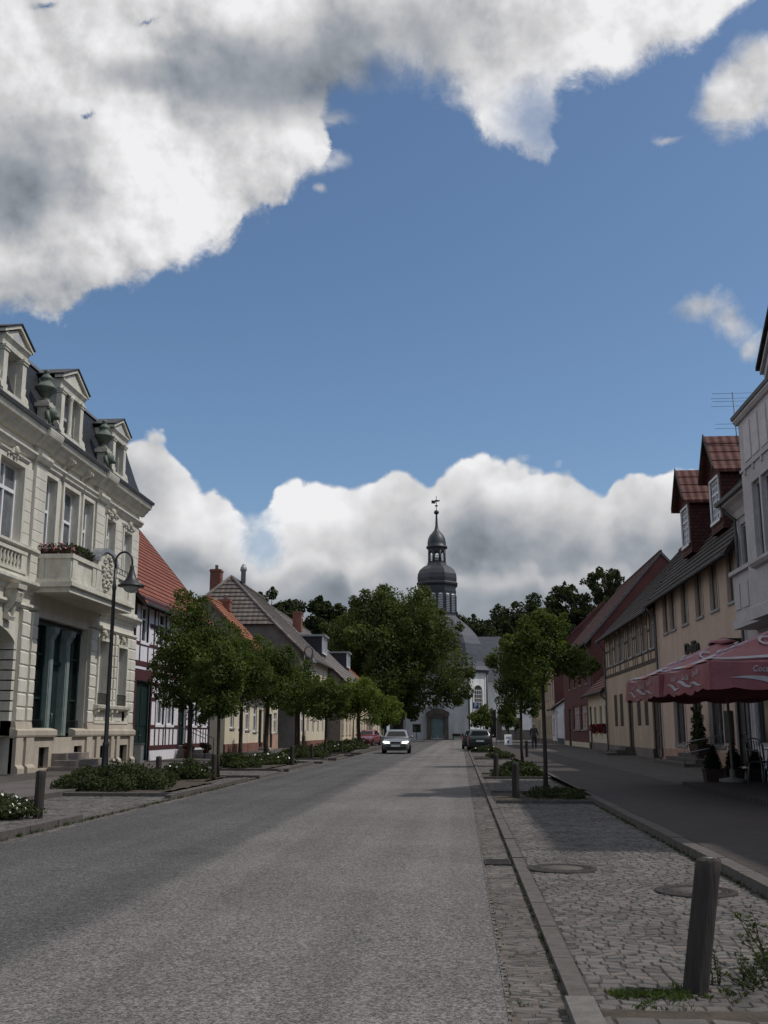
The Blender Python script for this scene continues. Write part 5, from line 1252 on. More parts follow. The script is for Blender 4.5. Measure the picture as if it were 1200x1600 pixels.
house('red_gable_house', 'red plastered house whose bare gable rises above the low cream house', 9.4, 1, 75.0, 96.0, 7.9, (5.2, 14.0), 'plaster_red', 'tile_maroon', [(79.3, 83, 1.45, 3.3, 'G', 'curtain'), (84.2, 88.5, 1.45, 3.3, 'G', 'curtain')] + [(u, u + 1.2, 4.8, 6.6) for u in (78, 82, 86, 90)], [(90.2, 92.2, .13, 3.2, 'gutter_grey')], plinth=(.5, 'plaster_cream'), verge='gutter_grey', fm='plaster_pink', pipe=75.3, pitch_row=.5)
t = thing('yard_gate', 'white slatted yard gate between the red house and the next houses', 'gate', (9.4, 100, 0))
m = MB(); m.box(9.35, 9.5, 96.1, 96.4, 0, 3.3); m.box(9.35, 9.5, 103.6, 104, 0, 3.3); m.build('gate_posts', 'plaster_violet_grey', t)
m = MB()
for k in range(14): m.box(9.4, 9.44, 96.55 + k * .5, 96.8 + k * .5, .7, 2.9)
m.box(9.441, 9.48, 96.4, 103.6, 1.0, 1.15); m.box(9.441, 9.48, 96.4, 103.6, 2.5, 2.65); m.build('slats', 'white_paint', t)
m = MB(); m.box(9.39, 9.45, 96.4, 103.6, .15, .68); m.build('kick_board', 'slate_pale', t)
house('brick_gable_house', 'tall house with dull red roof beyond the red gable', 9.6, 1, 108, 122, 9.3, (5.4, 14.4), 'plaster_ochre', 'tile_maroon', [(u, u + 1.2, z, z + 1.7) for u in (109, 112, 115, 118) for z in (1.2, 4.6)], [(120.4, 121.5, .2, 2.6)], plinth=(.5, 'plaster_grey'), gable='plaster_red', verge='plaster_red', pitch_row=.7)
house('plain_house', 'plain yellow plastered house at the far end of the right row', 9.4, 1, 122.4, 140, 6.2, (5, 10.5), 'plaster_yellow', 'tile_brown', [(u, u + 1.2, z, z + 1.6) for u in (124, 128, 132, 136) for z in (1.2, 4)], [(126.2, 127.3, .2, 2.6)], plinth=(.5, 'plaster_grey'), pitch_row=.7)
r_, F_ = house('small_house', 'small white house with dark wooden front behind the walking person', 9.3, 1, 104.1, 107.8, 3.6, (3, 5.8), 'white_paint', 'tile_brown', [(105.2, 107, 1.0, 2.6)], (), plinth=(.4, 'plaster_grey'), pitch_row=.7)

# ------------------------------------------------------------------ church
def church():
    cx, cy = -3.36, 167.0
    root = thing('church', 'white baroque church with bell shaped slate roof and dark octagonal lantern tower', 'church', (cx, cy, 0))
    H = 10.4; a, ch = 4.72, 2.75
    ys, ye = 160.0, 174.0
    out = [(cx - a, ys), (cx + a, ys), (cx + a + ch, ys + ch), (cx + a + ch, ye - ch), (cx + a, ye), (cx - a, ye), (cx - a - ch, ye - ch), (cx - a - ch, ys + ch)]
    faces = []
    m = MB(); m.prism(out, 'z', 0, H)
    F = Fac((cx, ys, 0), (1, 0, 0), (0, -1, 0))
    m.build('wall', 'church_white', root)
    m = MB()
    for u in (-a, a - .9): F.box(m, u, u + .9, 0, H - .3, 0, .10)
    F.box(m, -a, a, 0, .7, 0, .14)
    s2 = math.sqrt(.5); D = Fac((cx + a, ys, 0), (s2, s2, 0), (s2, -s2, 0)); L = ch / s2
    D.box(m, .02, .35, 0, H - .3, 0, .08); D.box(m, L - .35, L - .02, 0, H - .3, 0, .08); D.box(m, 0, L, 0, .7, 0, .12)
    m.build('corner_pilaster', 'church_white', root)
    m = MB(); m.prism([(cx + (x - cx) * 1.045, cy + (y - cy) * 1.045) for x, y in out], 'z', H - .3, H - .05); m.prism([(cx + (x - cx) * 1.07, cy + (y - cy) * 1.07) for x, y in out], 'z', H - .05, H + .1); m.build('cornice', 'slate_pale', root)
    # bell-curved roof
    prof = [(1.08, H + .1), (1.0, H + .7), (.965, 11.9), (.945, 13.2), (.91, 14.6), (.83, 15.9), (.69, 17.2), (.52, 18.4), (.42, 18.95)]
    rings = []
    for s, z in prof: rings.append([(cx + (x - cx) * s, cy + (y - cy) * s, z) for x, y in out])
    m = MB(); m.rings(rings, True, False); m.build('roof', 'slate_pale', root)
    # tower
    def octo(r, z, ph=math.pi / 8): return [(cx + r / math.cos(math.pi / 8) * math.cos(ph + k * math.pi / 4), cy + r / math.cos(math.pi / 8) * math.sin(ph + k * math.pi / 4), z) for k in range(8)]
    m = MB(); m.rings([octo(3.3, 18.3), octo(3.3, 18.9), octo(3.05, 19.2), octo(2.98, 19.4), octo(2.98, 24.2)], True, False)
    b = m.build('belfry', 'tower_slate', root)
    lv = MB(); fr = MB()
    for k in range(8):
        th = k * math.pi / 4; N = Vector((math.cos(th), math.sin(th), 0)); U = Vector((-math.sin(th), math.cos(th), 0))
        G = Fac(Vector((cx, cy, 0)) + N * 2.98, U, N)
        for uc in (-.58, .58):
            pts = [(uc - .40, 19.75), (uc + .40, 19.75), (uc + .40, 22.5)] + [(uc + .40 * math.cos(q), 22.5 + .36 * math.sin(q)) for q in [math.pi * j / 6 for j in range(1, 6)]] + [(uc - .40, 22.5)]
            G.shape(lv, pts, .0, .03)
            for j in range(11): G.box(fr, uc - .42, uc + .42, 19.8 + j * .27, 19.8 + j * .27 + .09, .03, .12)
            G.box(fr, uc - .47, uc - .40, 19.7, 22.6, .0, .1); G.box(fr, uc + .40, uc + .47, 19.7, 22.6, .0, .1)
        G.box(fr, -1.2, 1.2, 23.15, 23.3, 0, .06)
    lo = lv.build('louvres', 'white_paint', b); fr.build('louvre_slats', 'tower_slate', b)
    m = MB(); m.rings([octo(3.0, 24.1), octo(3.25, 24.35), octo(3.3, 24.6), octo(3.1, 24.8), octo(3.16, 25.4), octo(3.08, 26.1), octo(2.75, 26.8), octo(2.2, 27.3), octo(1.6, 27.65), octo(1.5, 27.95), octo(1.5, 28.1)], True, False); m.build('dome', 'tower_slate', root)
    m = MB()
    for k in range(8):
        th = math.pi / 8 + k * math.pi / 4; p = (cx + 1.32 * math.cos(th), cy + 1.32 * math.sin(th)); m.lathe([(.21, 28.0), (.21, 30.3)], (p[0], p[1], 0), 6)
    m.rings([octo(1.36, 28.05), octo(1.36, 28.3)], True, False); m.rings([octo(1.36, 29.95), octo(1.4, 30.5)], True, False)
    for k in range(8):      # arched heads between the posts
        th = k * math.pi / 4; N = Vector((math.cos(th), math.sin(th), 0)); U = Vector((-math.sin(th), math.cos(th), 0)); G = Fac(Vector((cx, cy, 0)) + N * 1.3, U, N)
        for s in (-1, 1): G.shape(m, [(s * .5, 29.35), (s * .5, 29.97), (0, 29.97), (s * .2, 29.85), (s * .36, 29.65)], -.06, .06)
    ln = m.build('lantern', 'tower_slate', root)
    m = MB()
    for k in range(8):
        th = k * math.pi / 4; N = Vector((math.cos(th), math.sin(th), 0)); U = Vector((-math.sin(th), math.cos(th), 0)); G = Fac(Vector((cx, cy, 0)) + N * 1.3, U, N)
        for j in range(3): G.box(m, -.4, .4, 28.4 + j * .3, 28.55 + j * .3, -.02, .02)
    m.build('lantern_louvres', 'zinc', ln)
    m = MB(); m.rings([octo(1.4, 30.4), octo(1.68, 30.5), octo(1.72, 30.68), octo(1.5, 30.85), octo(1.5, 31.3), octo(1.38, 32.0), octo(1.1, 32.6), octo(.7, 33.1), octo(.38, 33.5), octo(.22, 34.2), octo(.14, 36.0), octo(.08, 36.6)], True, True); m.build('lantern_dome', 'tower_slate', root)
    m = MB(); m.lathe([(.05, 35.9), (.05, 39.2), (.01, 39.3)], (cx, cy, 0), 6); m.lathe([(.001, 36.1), (.3, 36.2), (.44, 36.5), (.3, 36.8), (.001, 36.9)], (cx, cy, 0), 12); m.lathe([(.001, 37.4), (.32, 37.6), (.001, 37.8)], (cx, cy, 0), 6)
    m.prism([(cx - .8, 38.0), (cx - .15, 38.0), (cx - .15, 38.25), (cx + .55, 38.35), (cx + .55, 38.55), (cx - .15, 38.6), (cx - .3, 38.5), (cx - .8, 38.55)], 'y', cy - .04, cy + .04); m.build('weather_vane', 'iron', root)
    # door with sandstone surround
    m = MB()
    for s in (-1, 1): F.box(m, s * 1.32 - .3, s * 1.32 + .3, 0, 3.5, .0, .5); F.box(m, s * 1.32 - .4, s * 1.32 + .4, 3.5, 3.85, 0, .62)
    F.box(m, -1.02, 1.02, 3.3, 3.86, 0, .45); F.shape(m, [(-1.85, 3.86), (1.85, 3.86), (1.65, 4.15), (.6, 4.7), (-.6, 4.7), (-1.65, 4.15)], 0, .55); m.build('door_surround', 'church_sandstone', root)
    m = MB(); F.box(m, -1.0, 1.0, .1, 3.3, .02, .10)
    for u in (-.95, .04): F.box(m, u, u + .9, .3, 1.4, .10, .15); F.box(m, u, u + .9, 1.6, 3.1, .10, .15)
    m.build('door', 'teal_paint', root)
    m = MB(); F.box(m, -2.2, 2.2, .0, .12, .0, 1.0); m.build('door_step', 'church_sandstone', root)
    # arched window in the diagonal face
    uc = L * .5; m = MB(); pts = [(uc - .92, 2.6), (uc + .92, 2.6), (uc + .92, 7.3)] + [(uc + .92 * math.cos(q), 7.3 + .9 * math.sin(q)) for q in [math.pi * j / 8 for j in range(1, 8)]] + [(uc - .92, 7.3)]
    D.shape(m, pts, .0, .012); w = m.build('church_window', 'glass_dark', root)
    m = MB()
    for k in range(4): u = uc - .92 + .46 * (k + .5) - .03; D.box(m, u + .0, u + .07, 2.6, 7.6, .012, .06)
    for k in range(9): D.box(m, uc - .9, uc + .9, 2.7 + k * .58, 2.77 + k * .58, .013, .055)
    m.build('glazing_bars', 'panel_grey', w)
    m = MB()
    for j in range(8):
        q0, q1 = math.pi * j / 8, math.pi * (j + 1) / 8; D.shape(m, [(uc + .92 * math.cos(q0), 7.3 + .9 * math.sin(q0)), (uc + 1.1 * math.cos(q0), 7.3 + 1.08 * math.sin(q0)), (uc + 1.1 * math.cos(q1), 7.3 + 1.08 * math.sin(q1)), (uc + .92 * math.cos(q1), 7.3 + .9 * math.sin(q1))], 0, .14)
    D.box(m, uc - 1.1, uc - .92, 2.5, 7.3, 0, .14); D.box(m, uc + .92, uc + 1.1, 2.5, 7.3, 0, .14); m.build('window_surround', 'church_white', w)
    m = MB()
    for q in ((cx + a + .06, ys - .12), (cx + a + ch + .1, ys + ch - .05)): m.tube([(q[0], q[1], .2), (q[0], q[1], H)], .12, 6)
    m.build('downpipe', 'iron', root)
    # transept and nave to the right and left
    m = MB(); m.prism([(-9, 0), (12.3, 0), (12.3, H - 1), (-9, H - 1)], 'y', 173.5, 186); m.build('nave', 'church_white', root)
    m = MB(); m.rings([[(-10 if 0 else -24, 172.9, H - 1.1), (13, 172.9, H - 1.1), (13, 186.6, H - 1.1), (-24, 186.6, H - 1.1)], [(-20, 178.6, 17.1), (7.0, 178.6, 17.1), (7.0, 180.9, 17.1), (-20, 180.9, 17.1)]], True, False); m.build('nave_roof', 'slate_pale', root)
    m = MB(); m.lathe([(1.3, 0), (.7, .5), (.35, 1.3), (.1, 2.3), (.02, 3.0)], (10.2, 181, 16.2), 8); m.build('ridge_turret', 'slate_pale', root)
church()
t = thing('notice_board', 'dark notice board on a post left of the church door', 'notice board', (-6.4, 156.5, 0))
m = MB(); m.box(-6.46, -6.36, 156.5, 156.6, 0, 2.3); m.build('post', 'iron', t); m = MB(); m.box(-7.0, -5.8, 156.42, 156.5, 1.15, 2.25); m.box(-7.05, -5.75, 156.38, 156.52, 2.25, 2.32); m.build('case', 'dark_wood', t)
m = MB(); m.box(-6.9, -6.45, 156.405, 156.42, 1.35, 2.05); m.build('glazed_door', 'glass', t)
t = thing('bench', 'long dark bench against the white church wall', 'bench', (-.2, 158.8, 0))
m = MB(); m.box(-1.2, 1.0, 158.6, 159.1, .42, .5); m.build('seat', 'dark_wood', t); m = MB(); m.box(-1.2, 1.0, 159.1, 159.16, .55, .95); m.build('backrest', 'dark_wood', t)
for x in (-1.0, .8): m = MB(); m.box(x - .08, x + .08, 158.65, 159.1, 0, .42); m.build('leg', 'iron', t)
t = thing('churchyard_wall', 'low plastered churchyard wall with stone piers right of the church', 'wall', (10, 158, 0))
m = MB(); m.box(6.2, 26, 158, 158.35, 0, 1.5); m.build('wall_panel', 'plaster_grey', t)
for x in (5.8, 8.6): m = MB(); m.box(x - .4, x + .4, 157.8, 158.55, 0, 3.0); m.box(x - .5, x + .5, 157.7, 158.65, 2.99, 3.25); m.build('gate_pier', 'church_sandstone', t)
t = thing('side_house', 'grey plastered house half hidden behind the big tree left of the church', 'house', (-16, 158, 0))
F = Fac((-20, 158, 0), (1, 0, 0), (0, -1, 0)); m = MB(); F.wall(m, -12, 8.5, 0, 6, [(a_, a_ + 1, 1.2, 3.4) for a_ in (-8, -4, 0, 3, 5.5)], .3); F.closed(m, -12, 8.5, 0, 6, 8); m.build('wall', 'plaster_grey', t)
m = MB(); slope(m, F, -12.3, 8.8, (.4, 5.9), (-4, 10.2), .6); m.build('roof', 'tile_grey', t)
for a_ in (-8, -4, 0, 3, 5.5): window(F, t, a_, a_ + 1, 1.2, 3.4, -.15, 'T', 'white_paint', 'glass_pale', .12)

# ------------------------------------------------------------------ vegetation
import numpy as np
def leaf_cloud(name, m, parent, lumps, n, size, seed, out=.55, fill=.35, flat=0.0, asp=.62):
    """many small leaf faces spread through overlapping clumps (center, radius) in world space"""
    g = np.random.default_rng(seed)
    C = np.array([tuple(l[0]) for l in lumps], float)
    R3 = np.array([l[1] if isinstance(l[1], (tuple, list)) else (l[1],) * 3 for l in lumps], float)
    w = (R3[:, 0] * R3[:, 1] * R3[:, 2]) ** (2 / 3); idx = g.choice(len(lumps), n, p=w / w.sum())
    d = g.normal(size=(n, 3)); d /= np.linalg.norm(d, axis=1)[:, None]
    rr = np.where(g.random(n) < fill, g.random(n) ** .5, .72 + .42 * g.random(n) ** 1.3)
    P = C[idx] + d * R3[idx] * rr[:, None]
    nn = d * out + g.normal(size=(n, 3)) * .7 + np.array([0, 0, .45]); nn /= np.linalg.norm(nn, axis=1)[:, None]
    h = np.cross(nn, g.normal(size=(n, 3))); h /= np.linalg.norm(h, axis=1)[:, None] + 1e-9
    k = np.cross(nn, h); s = size * (.6 + .8 * g.random(n))[:, None]
    V4 = np.stack([P + h * s, P + k * s * asp + nn * s * .12, P - h * s, P - k * s * asp + nn * s * .12], 1).reshape(-1, 3)
    off = np.zeros(3); q = parent
    while q is not None: off += np.array(q.location); q = q.parent
    V4 -= off
    me = bpy.data.meshes.new(name); me.vertices.add(4 * n); me.vertices.foreach_set('co', V4.astype(np.float32).ravel())
    me.loops.add(4 * n); me.loops.foreach_set('vertex_index', np.arange(4 * n, dtype=np.int32)); me.polygons.add(n); me.polygons.foreach_set('loop_start', np.arange(0, 4 * n, 4, dtype=np.int32))
    me.update(calc_edges=True); me.materials.append(MATS[m])
    o = bpy.data.objects.new(name, me); COL.objects.link(o); o.parent = parent
    return o

def crown_lumps(c, rx, rz, n, seed, lo=.35, hi=.85, rl=(.28, .46), cone=0.0, under=-.75):
    r = random.Random(seed); out = []
    for i in range(n):
        while True:
            d = Vector((r.gauss(0, 1), r.gauss(0, 1), r.gauss(0, 1))).normalized()
            if d.z > under: break
        q = r.uniform(lo, hi); w = 1.0 - cone * max(0, d.z * q)
        p = (c[0] + d.x * q * rx * w, c[1] + d.y * q * rx * w, c[2] + d.z * q * rz)
        out.append((p, rx * r.uniform(*rl) * (1 - .25 * cone * max(0, d.z))))
    return out

def tree(name, label, x, y, rx, rz, cz, n, size, m, seed, group=None, z0=.05, tr=.07, nl=34, cone=.35, fork=None, out=.55, under=-.75, lean=0.0, rl=(.28, .46), fill=.35, hi=.85, cat='tree'):
    t = thing(name, label, cat, (x, y, z0), group)
    r = random.Random(seed)
    lumps = crown_lumps((x + lean, y, cz), rx, rz, nl, seed, cone=cone, under=under, rl=rl, hi=hi)
    zf = fork or (cz - rz * .75)
    mb = MB(); top = (x + lean, y, cz + rz * .55)
    mb.tube([(x + r.uniform(-.3, .3) * tr, y, z0 - .1), (x + r.uniform(-1, 1) * tr * .4, y, z0 + (zf - z0) * .3), (x + lean * .6, y, zf), (x + lean, y, cz), top], [tr * 1.35, tr, tr * .9, tr * .6, tr * .15], 9)
    for p, q in lumps[::2]:
        b = Vector((x + lean * .7, y, zf + (min(p[2], cz) - zf) * .4)); e = Vector(p); mid = b.lerp(e, .5) + Vector((r.uniform(-1, 1), r.uniform(-1, 1), r.uniform(-.2, 1))) * rx * .07
        mb.tube([b, mid, e], [tr * .42, tr * .25, tr * .07], 5)
    mb.build('trunk', 'bark', t)
    # loose sprays of leaves sticking out of the outline
    spr = []
    for k in range(nl):
        p, q = lumps[k]; d = (Vector(p) - Vector((x + lean, y, cz))).normalized(); spr.append((tuple(Vector(p) + d * q * r.uniform(.7, 1.15)), q * r.uniform(.22, .42)))
    leaf_cloud('crown', m, t, lumps + spr + spr, n, size, seed, out, fill)
    return t

LG = 'linden trees lining the left side of the street'
tree('linden_tree', 'biggest dark linden in front of the half timbered house', -8.8, 34, 1.66, 2.2, 3.45, 34000, .042, 'leaf_linden', 1, LG, tr=.085, nl=60, under=-.95, rl=(.2, .36), hi=.92)
tree('linden_tree', 'slim linden rising behind a wooden bollard at the corner of the bed', -6.9, 29.9, .86, 1.4, 2.85, 15500, .038, 'leaf_linden', 2, LG, tr=.05, nl=44, under=-.9, rl=(.22, .38))
tree('linden_tree', 'linden in front of the low cream house, left of the white flowered hedge', -9.2, 44, 1.42, 1.85, 3.8, 20000, .048, 'leaf_linden', 3, LG, tr=.085)
tree('linden_tree', 'linden standing behind the white flowered hedge with a dark straight trunk', -9.0, 49, 1.66, 1.9, 3.8, 22000, .05, 'leaf_linden', 4, LG, tr=.11)
tree('linden_tree', 'linden with slim trunk in front of the grey shaded house gable', -9.35, 60, 1.5, 1.65, 3.55, 15000, .058, 'leaf_linden', 5, LG, tr=.09)
tree('linden_tree', 'thin linden close behind the far street lamp', -8.75, 57, 1.15, 1.4, 3.25, 10000, .056, 'leaf_linden', 6, LG, tr=.08)
tree('linden_tree', 'small linden on the bed edge left of the silver car', -7.07, 55.6, 1.35, 1.3, 2.9, 13000, .055, 'leaf_linden', 7, LG, tr=.07)
tree('linden_tree', 'bright yellow green linden in front of the red car', -7.9, 82, 2.15, 2.1, 3.6, 16000, .078, 'leaf_bright', 8, LG, tr=.15)
tree('linden_tree', 'last small yellow green linden before the big chestnut', -7.5, 106, 1.9, 1.7, 3.3, 10000, .095, 'leaf_bright', 9, LG, tr=.1)
LR = 'young trees on the right cobbled beds'
tree('young_street_tree', 'nearest young tree of the right bed with a flat spreading crown', 1.81, 23.1, 1.0, 1.0, 2.82, 13500, .036, 'leaf_linden', 21, LR, tr=.045, cone=.4, under=-.42, nl=30, rl=(.2, .38), hi=.98, fill=.25)
tree('young_street_tree', 'second young tree on the right, half hidden by the nearest crown', 2.35, 41, 1.08, 1.5, 3.3, 15000, .048, 'leaf_linden', 22, LR, tr=.055, cone=.3)
tree('young_street_tree', 'spindly sapling beside the back of the dark green car', 1.55, 80, .85, .9, 2.35, 3000, .085, 'leaf_linden', 23, LR, tr=.04, fork=1.3, cone=.1)
tree('young_street_tree', 'drooping sapling above the white folding board', 4.3, 95, 1.0, 1.5, 2.6, 2600, .10, 'leaf_linden', 24, LR, tr=.05, cone=0)
tree('chestnut_tree', 'huge dark chestnut tree hiding the left half of the church', -8.2, 143, 9.9, 9.4, 11.9, 95000, .185, 'leaf_chestnut', 31, None, tr=.75, nl=105, cone=.22, under=-.98, rl=(.15, .28), hi=.96)
BG = 'tall dark trees on the skyline behind the houses'
def bgtree(x, y, rx, rz, top, seed, label, n=16000, size=.27, rl=(.16, .30), nl=46, fill=.4, m='leaf_dark'):
    return tree('skyline_tree', label, x, y, rx, rz, top - rz, n, size, m, seed, BG, tr=.5, nl=nl, cone=.1, rl=rl, hi=.95, fill=fill)
bgtree(-32.5, 178, 5.2, 8, 25.6, 41, 'dark skyline tree just right of the half hipped roof')
bgtree(-26.5, 182, 5.6, 8, 24.4, 42, 'dark skyline tree over the brick chimney, second left of the chestnut')
bgtree(-20.5, 180, 5, 8, 23.6, 43, 'dark skyline tree touching the left edge of the chestnut crown')
bgtree(2.4, 196, 6.0, 8, 24.0, 44, 'dark skyline tree directly right of the church tower')
bgtree(8.0, 198, 6.6, 8.5, 25.4, 45, 'dark skyline tree above the pale church nave roof')
bgtree(14.2, 196, 6.2, 8.5, 27.4, 46, 'dark skyline tree above the second young street tree')
bgtree(19.6, 190, 5.4, 8, 27.6, 47, 'dark skyline tree left of the lone tall tree')
bgtree(25.0, 186, 5.2, 8, 26.0, 48, 'dark skyline tree touching the dull red roof')
bgtree(21.2, 150, 4.1, 5.0, 25.8, 49, 'lone tall tree with an open crown above the red roofs', 9000, .17, (.09, .17), 90, .3)

def shrub(name, label, x, y, rx, ry, h, n, size, m='leaf_shrub', seed=1, flowers=0, fsize=.03, z0=.05, group=None, fm='flower_white', cat='shrub'):
    t = thing(name, label, cat, (x, y, z0), group); r = random.Random(seed); lumps = []
    for k in range(max(12, int(rx * ry * 22))):
        a = r.uniform(0, 6.283); q = math.sqrt(r.random()); hh = h * (1 - .55 * q * q) * r.uniform(.7, 1.1)
        lumps.append(((x + rx * .9 * q * math.cos(a), y + ry * .9 * q * math.sin(a), z0 + hh * .5), (min(rx, .42) * r.uniform(.5, .9), min(ry, .42) * r.uniform(.5, .9), hh * .52)))
    mb = MB()
    for p, q in lumps[::2]: mb.tube([(x + (p[0] - x) * .6, y + (p[1] - y) * .6, z0 - .02), (p[0], p[1], p[2]), (p[0] + r.uniform(-.1, .1), p[1] + r.uniform(-.1, .1), p[2] + q[2] * .8)], [.012, .008, .003], 4)
    mb.build('stems', 'bark', t)
    leaf_cloud('foliage', m, t, lumps, n, size, seed, .4, .3)
    if flowers:
        tops = [((p[0], p[1], p[2] + q[2] * .35), (q[0], q[1], q[2] * .7)) for p, q in lumps]
        leaf_cloud('flowers', fm, t, tops, flowers, fsize, seed + 50, .9, .0, asp=1.0)
    return t
HG = 'low shrubs in the planting beds'
shrub('low_shrub', 'broad dark green shrub in front of the mansion lamp post', -7.85, 24.0, 1.35, 1.75, .62, 17000, .032, seed=61, group=HG)
shrub('low_shrub', 'shrub with a few white blossoms under the biggest linden', -7.65, 28.9, .72, .95, .56, 6500, .032, seed=62, flowers=9, group=HG)
shrub('low_shrub', 'white flowering shrub beside the nearest left bollard', -7.12, 16.2, .46, .55, .40, 5000, .024, seed=63, flowers=110, fsize=.02, group=HG)
shrub('low_shrub', 'dark shrub between the linden trunks before the cream house', -8.1, 37.8, .95, 1.6, .55, 7000, .036, seed=64, group=HG)
shrub('low_shrub', 'hedge covered with white blossoms on the edge of the left bed', -7.6, 42.2, 1.0, 1.9, .50, 7000, .04, seed=65, flowers=90, fsize=.042, group=HG)
shrub('low_shrub', 'clipped dark hedge behind the second far bollard', -7.9, 53, 1.2, 3.0, .60, 7000, .05, seed=66, group=HG)
shrub('low_shrub', 'long dark hedge with white dots left of the silver car', -8.0, 66.5, 1.2, 3.8, .68, 4200, .085, seed=67, flowers=24, fsize=.055, group=HG)
shrub('low_shrub', 'farthest hedge with pale blossoms near the red car', -8.1, 78.5, 1.2, 5.0, .7, 4200, .10, seed=68, flowers=36, fsize=.07, group=HG)
shrub('low_shrub', 'drooping green shrub in the second right bed', 1.7, 31.6, .72, 1.0, .50, 3600, .045, seed=69, group=HG)
shrub('low_shrub', 'low spreading weeds at the foot of the nearest right tree', 1.95, 22.0, .75, .95, .20, 2600, .032, seed=70, group=HG)
shrub('low_shrub', 'flowering shrub behind the dark green car', 1.6, 67.6, .85, 1.2, .42, 1800, .07, seed=71, flowers=40, fsize=.06, group=HG)
shrub('low_shrub', 'small round shrub in front of the person walking away', 1.9, 52, .7, 1.2, .36, 1800, .06, seed=72, group=HG)
shrub('low_shrub', 'flat weeds around the second right bollard', 1.5, 30.9, .5, .5, .18, 700, .04, seed=73, group=HG)

def twiggy(name, label, x, y, n, h, spread, m, leaf, seed, z0=.03, group=None, nleaf=26):
    """branching stems carrying small leaves"""
    t = thing(name, label, 'plant', (x, y, z0), group); r = random.Random(seed); mb = MB(); lf = MB()
    for i in range(n):
        a = r.uniform(0, 6.283); q = math.sqrt(r.random()); b = Vector((x + spread * .55 * q * math.cos(a), y + spread * .55 * q * math.sin(a), z0 - .02))
        hh = h * r.uniform(.4, 1.05); lean = Vector((math.cos(a), math.sin(a), 0)) * spread * q * r.uniform(.2, .8)
        pts = [b + lean * (k / 5) ** 1.6 + Vector((r.uniform(-.012, .012), r.uniform(-.012, .012), hh * k / 5)) for k in range(6)]
        mb.tube(pts, [.005, .0042, .0035, .003, .0022, .001], 5)
        for k in range(nleaf):
            s = r.uniform(.12, 1.0) * 5; i0 = min(4, int(s)); p = pts[i0].lerp(pts[i0 + 1], s - i0)
            d = Vector((r.gauss(0, 1), r.gauss(0, 1), r.uniform(-.1, 1.0))).normalized(); sd = d.cross(Vector((r.gauss(0, 1), r.gauss(0, 1), r.gauss(0, 1)))).normalized(); w = leaf * r.uniform(.5, 1.25)
            c = d.cross(sd) * w * .12
            lf.add([p, p + d * w + sd * w * .42 + c, p + d * w * 2.1, p + d * w - sd * w * .42 + c], [(0, 1, 2, 3)])
    mb.build('stems', 'bark', t); lf.build('leaves', m, t)
    return t
twiggy('weed_plant', 'tall leafy weed at the right frame edge beside the nearest bollard', 1.82, 6.30, 26, .42, .34, 'leaf_weed', .017, 81, nleaf=34)
twiggy('weed_plant', 'short upright weed just right of the nearest bollard', 1.34, 6.02, 3, .20, .05, 'leaf_weed', .012, 82, nleaf=30)
twiggy('weed_plant', 'bushy creeping weed in the near corner bed', 1.66, 5.98, 40, .17, .34, 'leaf_weed', .015, 83, nleaf=22)
twiggy('weed_plant', 'small bare weed between the nearest bollard and the frame edge', 1.52, 6.12, 4, .17, .06, 'leaf_weed', .011, 84, nleaf=24)
# grass in the joints and round the bollard: nobody could count it
mb = MB(); r = random.Random(9)
def tuft(x, y, z, n, h, sp):
    for k in range(n):
        a = r.uniform(0, 6.283); q = math.sqrt(r.random()) * sp; p = Vector((x + q * math.cos(a), y + q * math.sin(a), z)); d = Vector((r.gauss(0, .5), r.gauss(0, .5), 1)).normalized(); s = d.cross(Vector((r.gauss(0, 1), r.gauss(0, 1), 0))).normalized() * h * r.uniform(.08, .16); L = h * r.uniform(.5, 1.2)
        mb.add([p - s, p + s, p + s * .7 + d * L * .6 + Vector((0, 0, 0)), p + d * L + Vector((d.x, d.y, -.3)) * L * .3], [(0, 1, 2, 3)])
for k in range(75): tuft(.74 + r.uniform(0, .40) , 5.74 + r.uniform(-.06, .10), .03, 9, .035, .03)
for k in range(30): tuft(1.18 + r.gauss(0, .12), 5.86 + r.gauss(0, .09), .03, 7, .035, .03)
for k in range(18): tuft(.82 + r.uniform(0, .3), 5.55 + r.uniform(-.08, .08), .03, 6, .025, .03)
for k in range(230):
    y = 5 + 26 * r.random() ** 1.6; tuft(.525 + r.gauss(0, .008), y, .0, 5, .028, .02)
for k in range(170):
    y = 4.6 + 16 * r.random() ** 1.5; tuft(.235 + r.random() ** 2 * .25, y, -.004, 4, .022, .02)
for k in range(160): tuft(2.43 + r.gauss(0, .012), 7 + 13 * r.random(), .03, 5, .045, .03)
for k in range(140):
    y = 12 + 18 * r.random(); tuft(lx(y) - .33 + r.gauss(0, .02), y, .0, 6, .06, .05)
for k in range(60): tuft(.7 + r.random() * 1.7, 20.1 + r.random() * .2, .05, 6, .07, .05)
stuff('weeds', mb, 'leaf_weed')

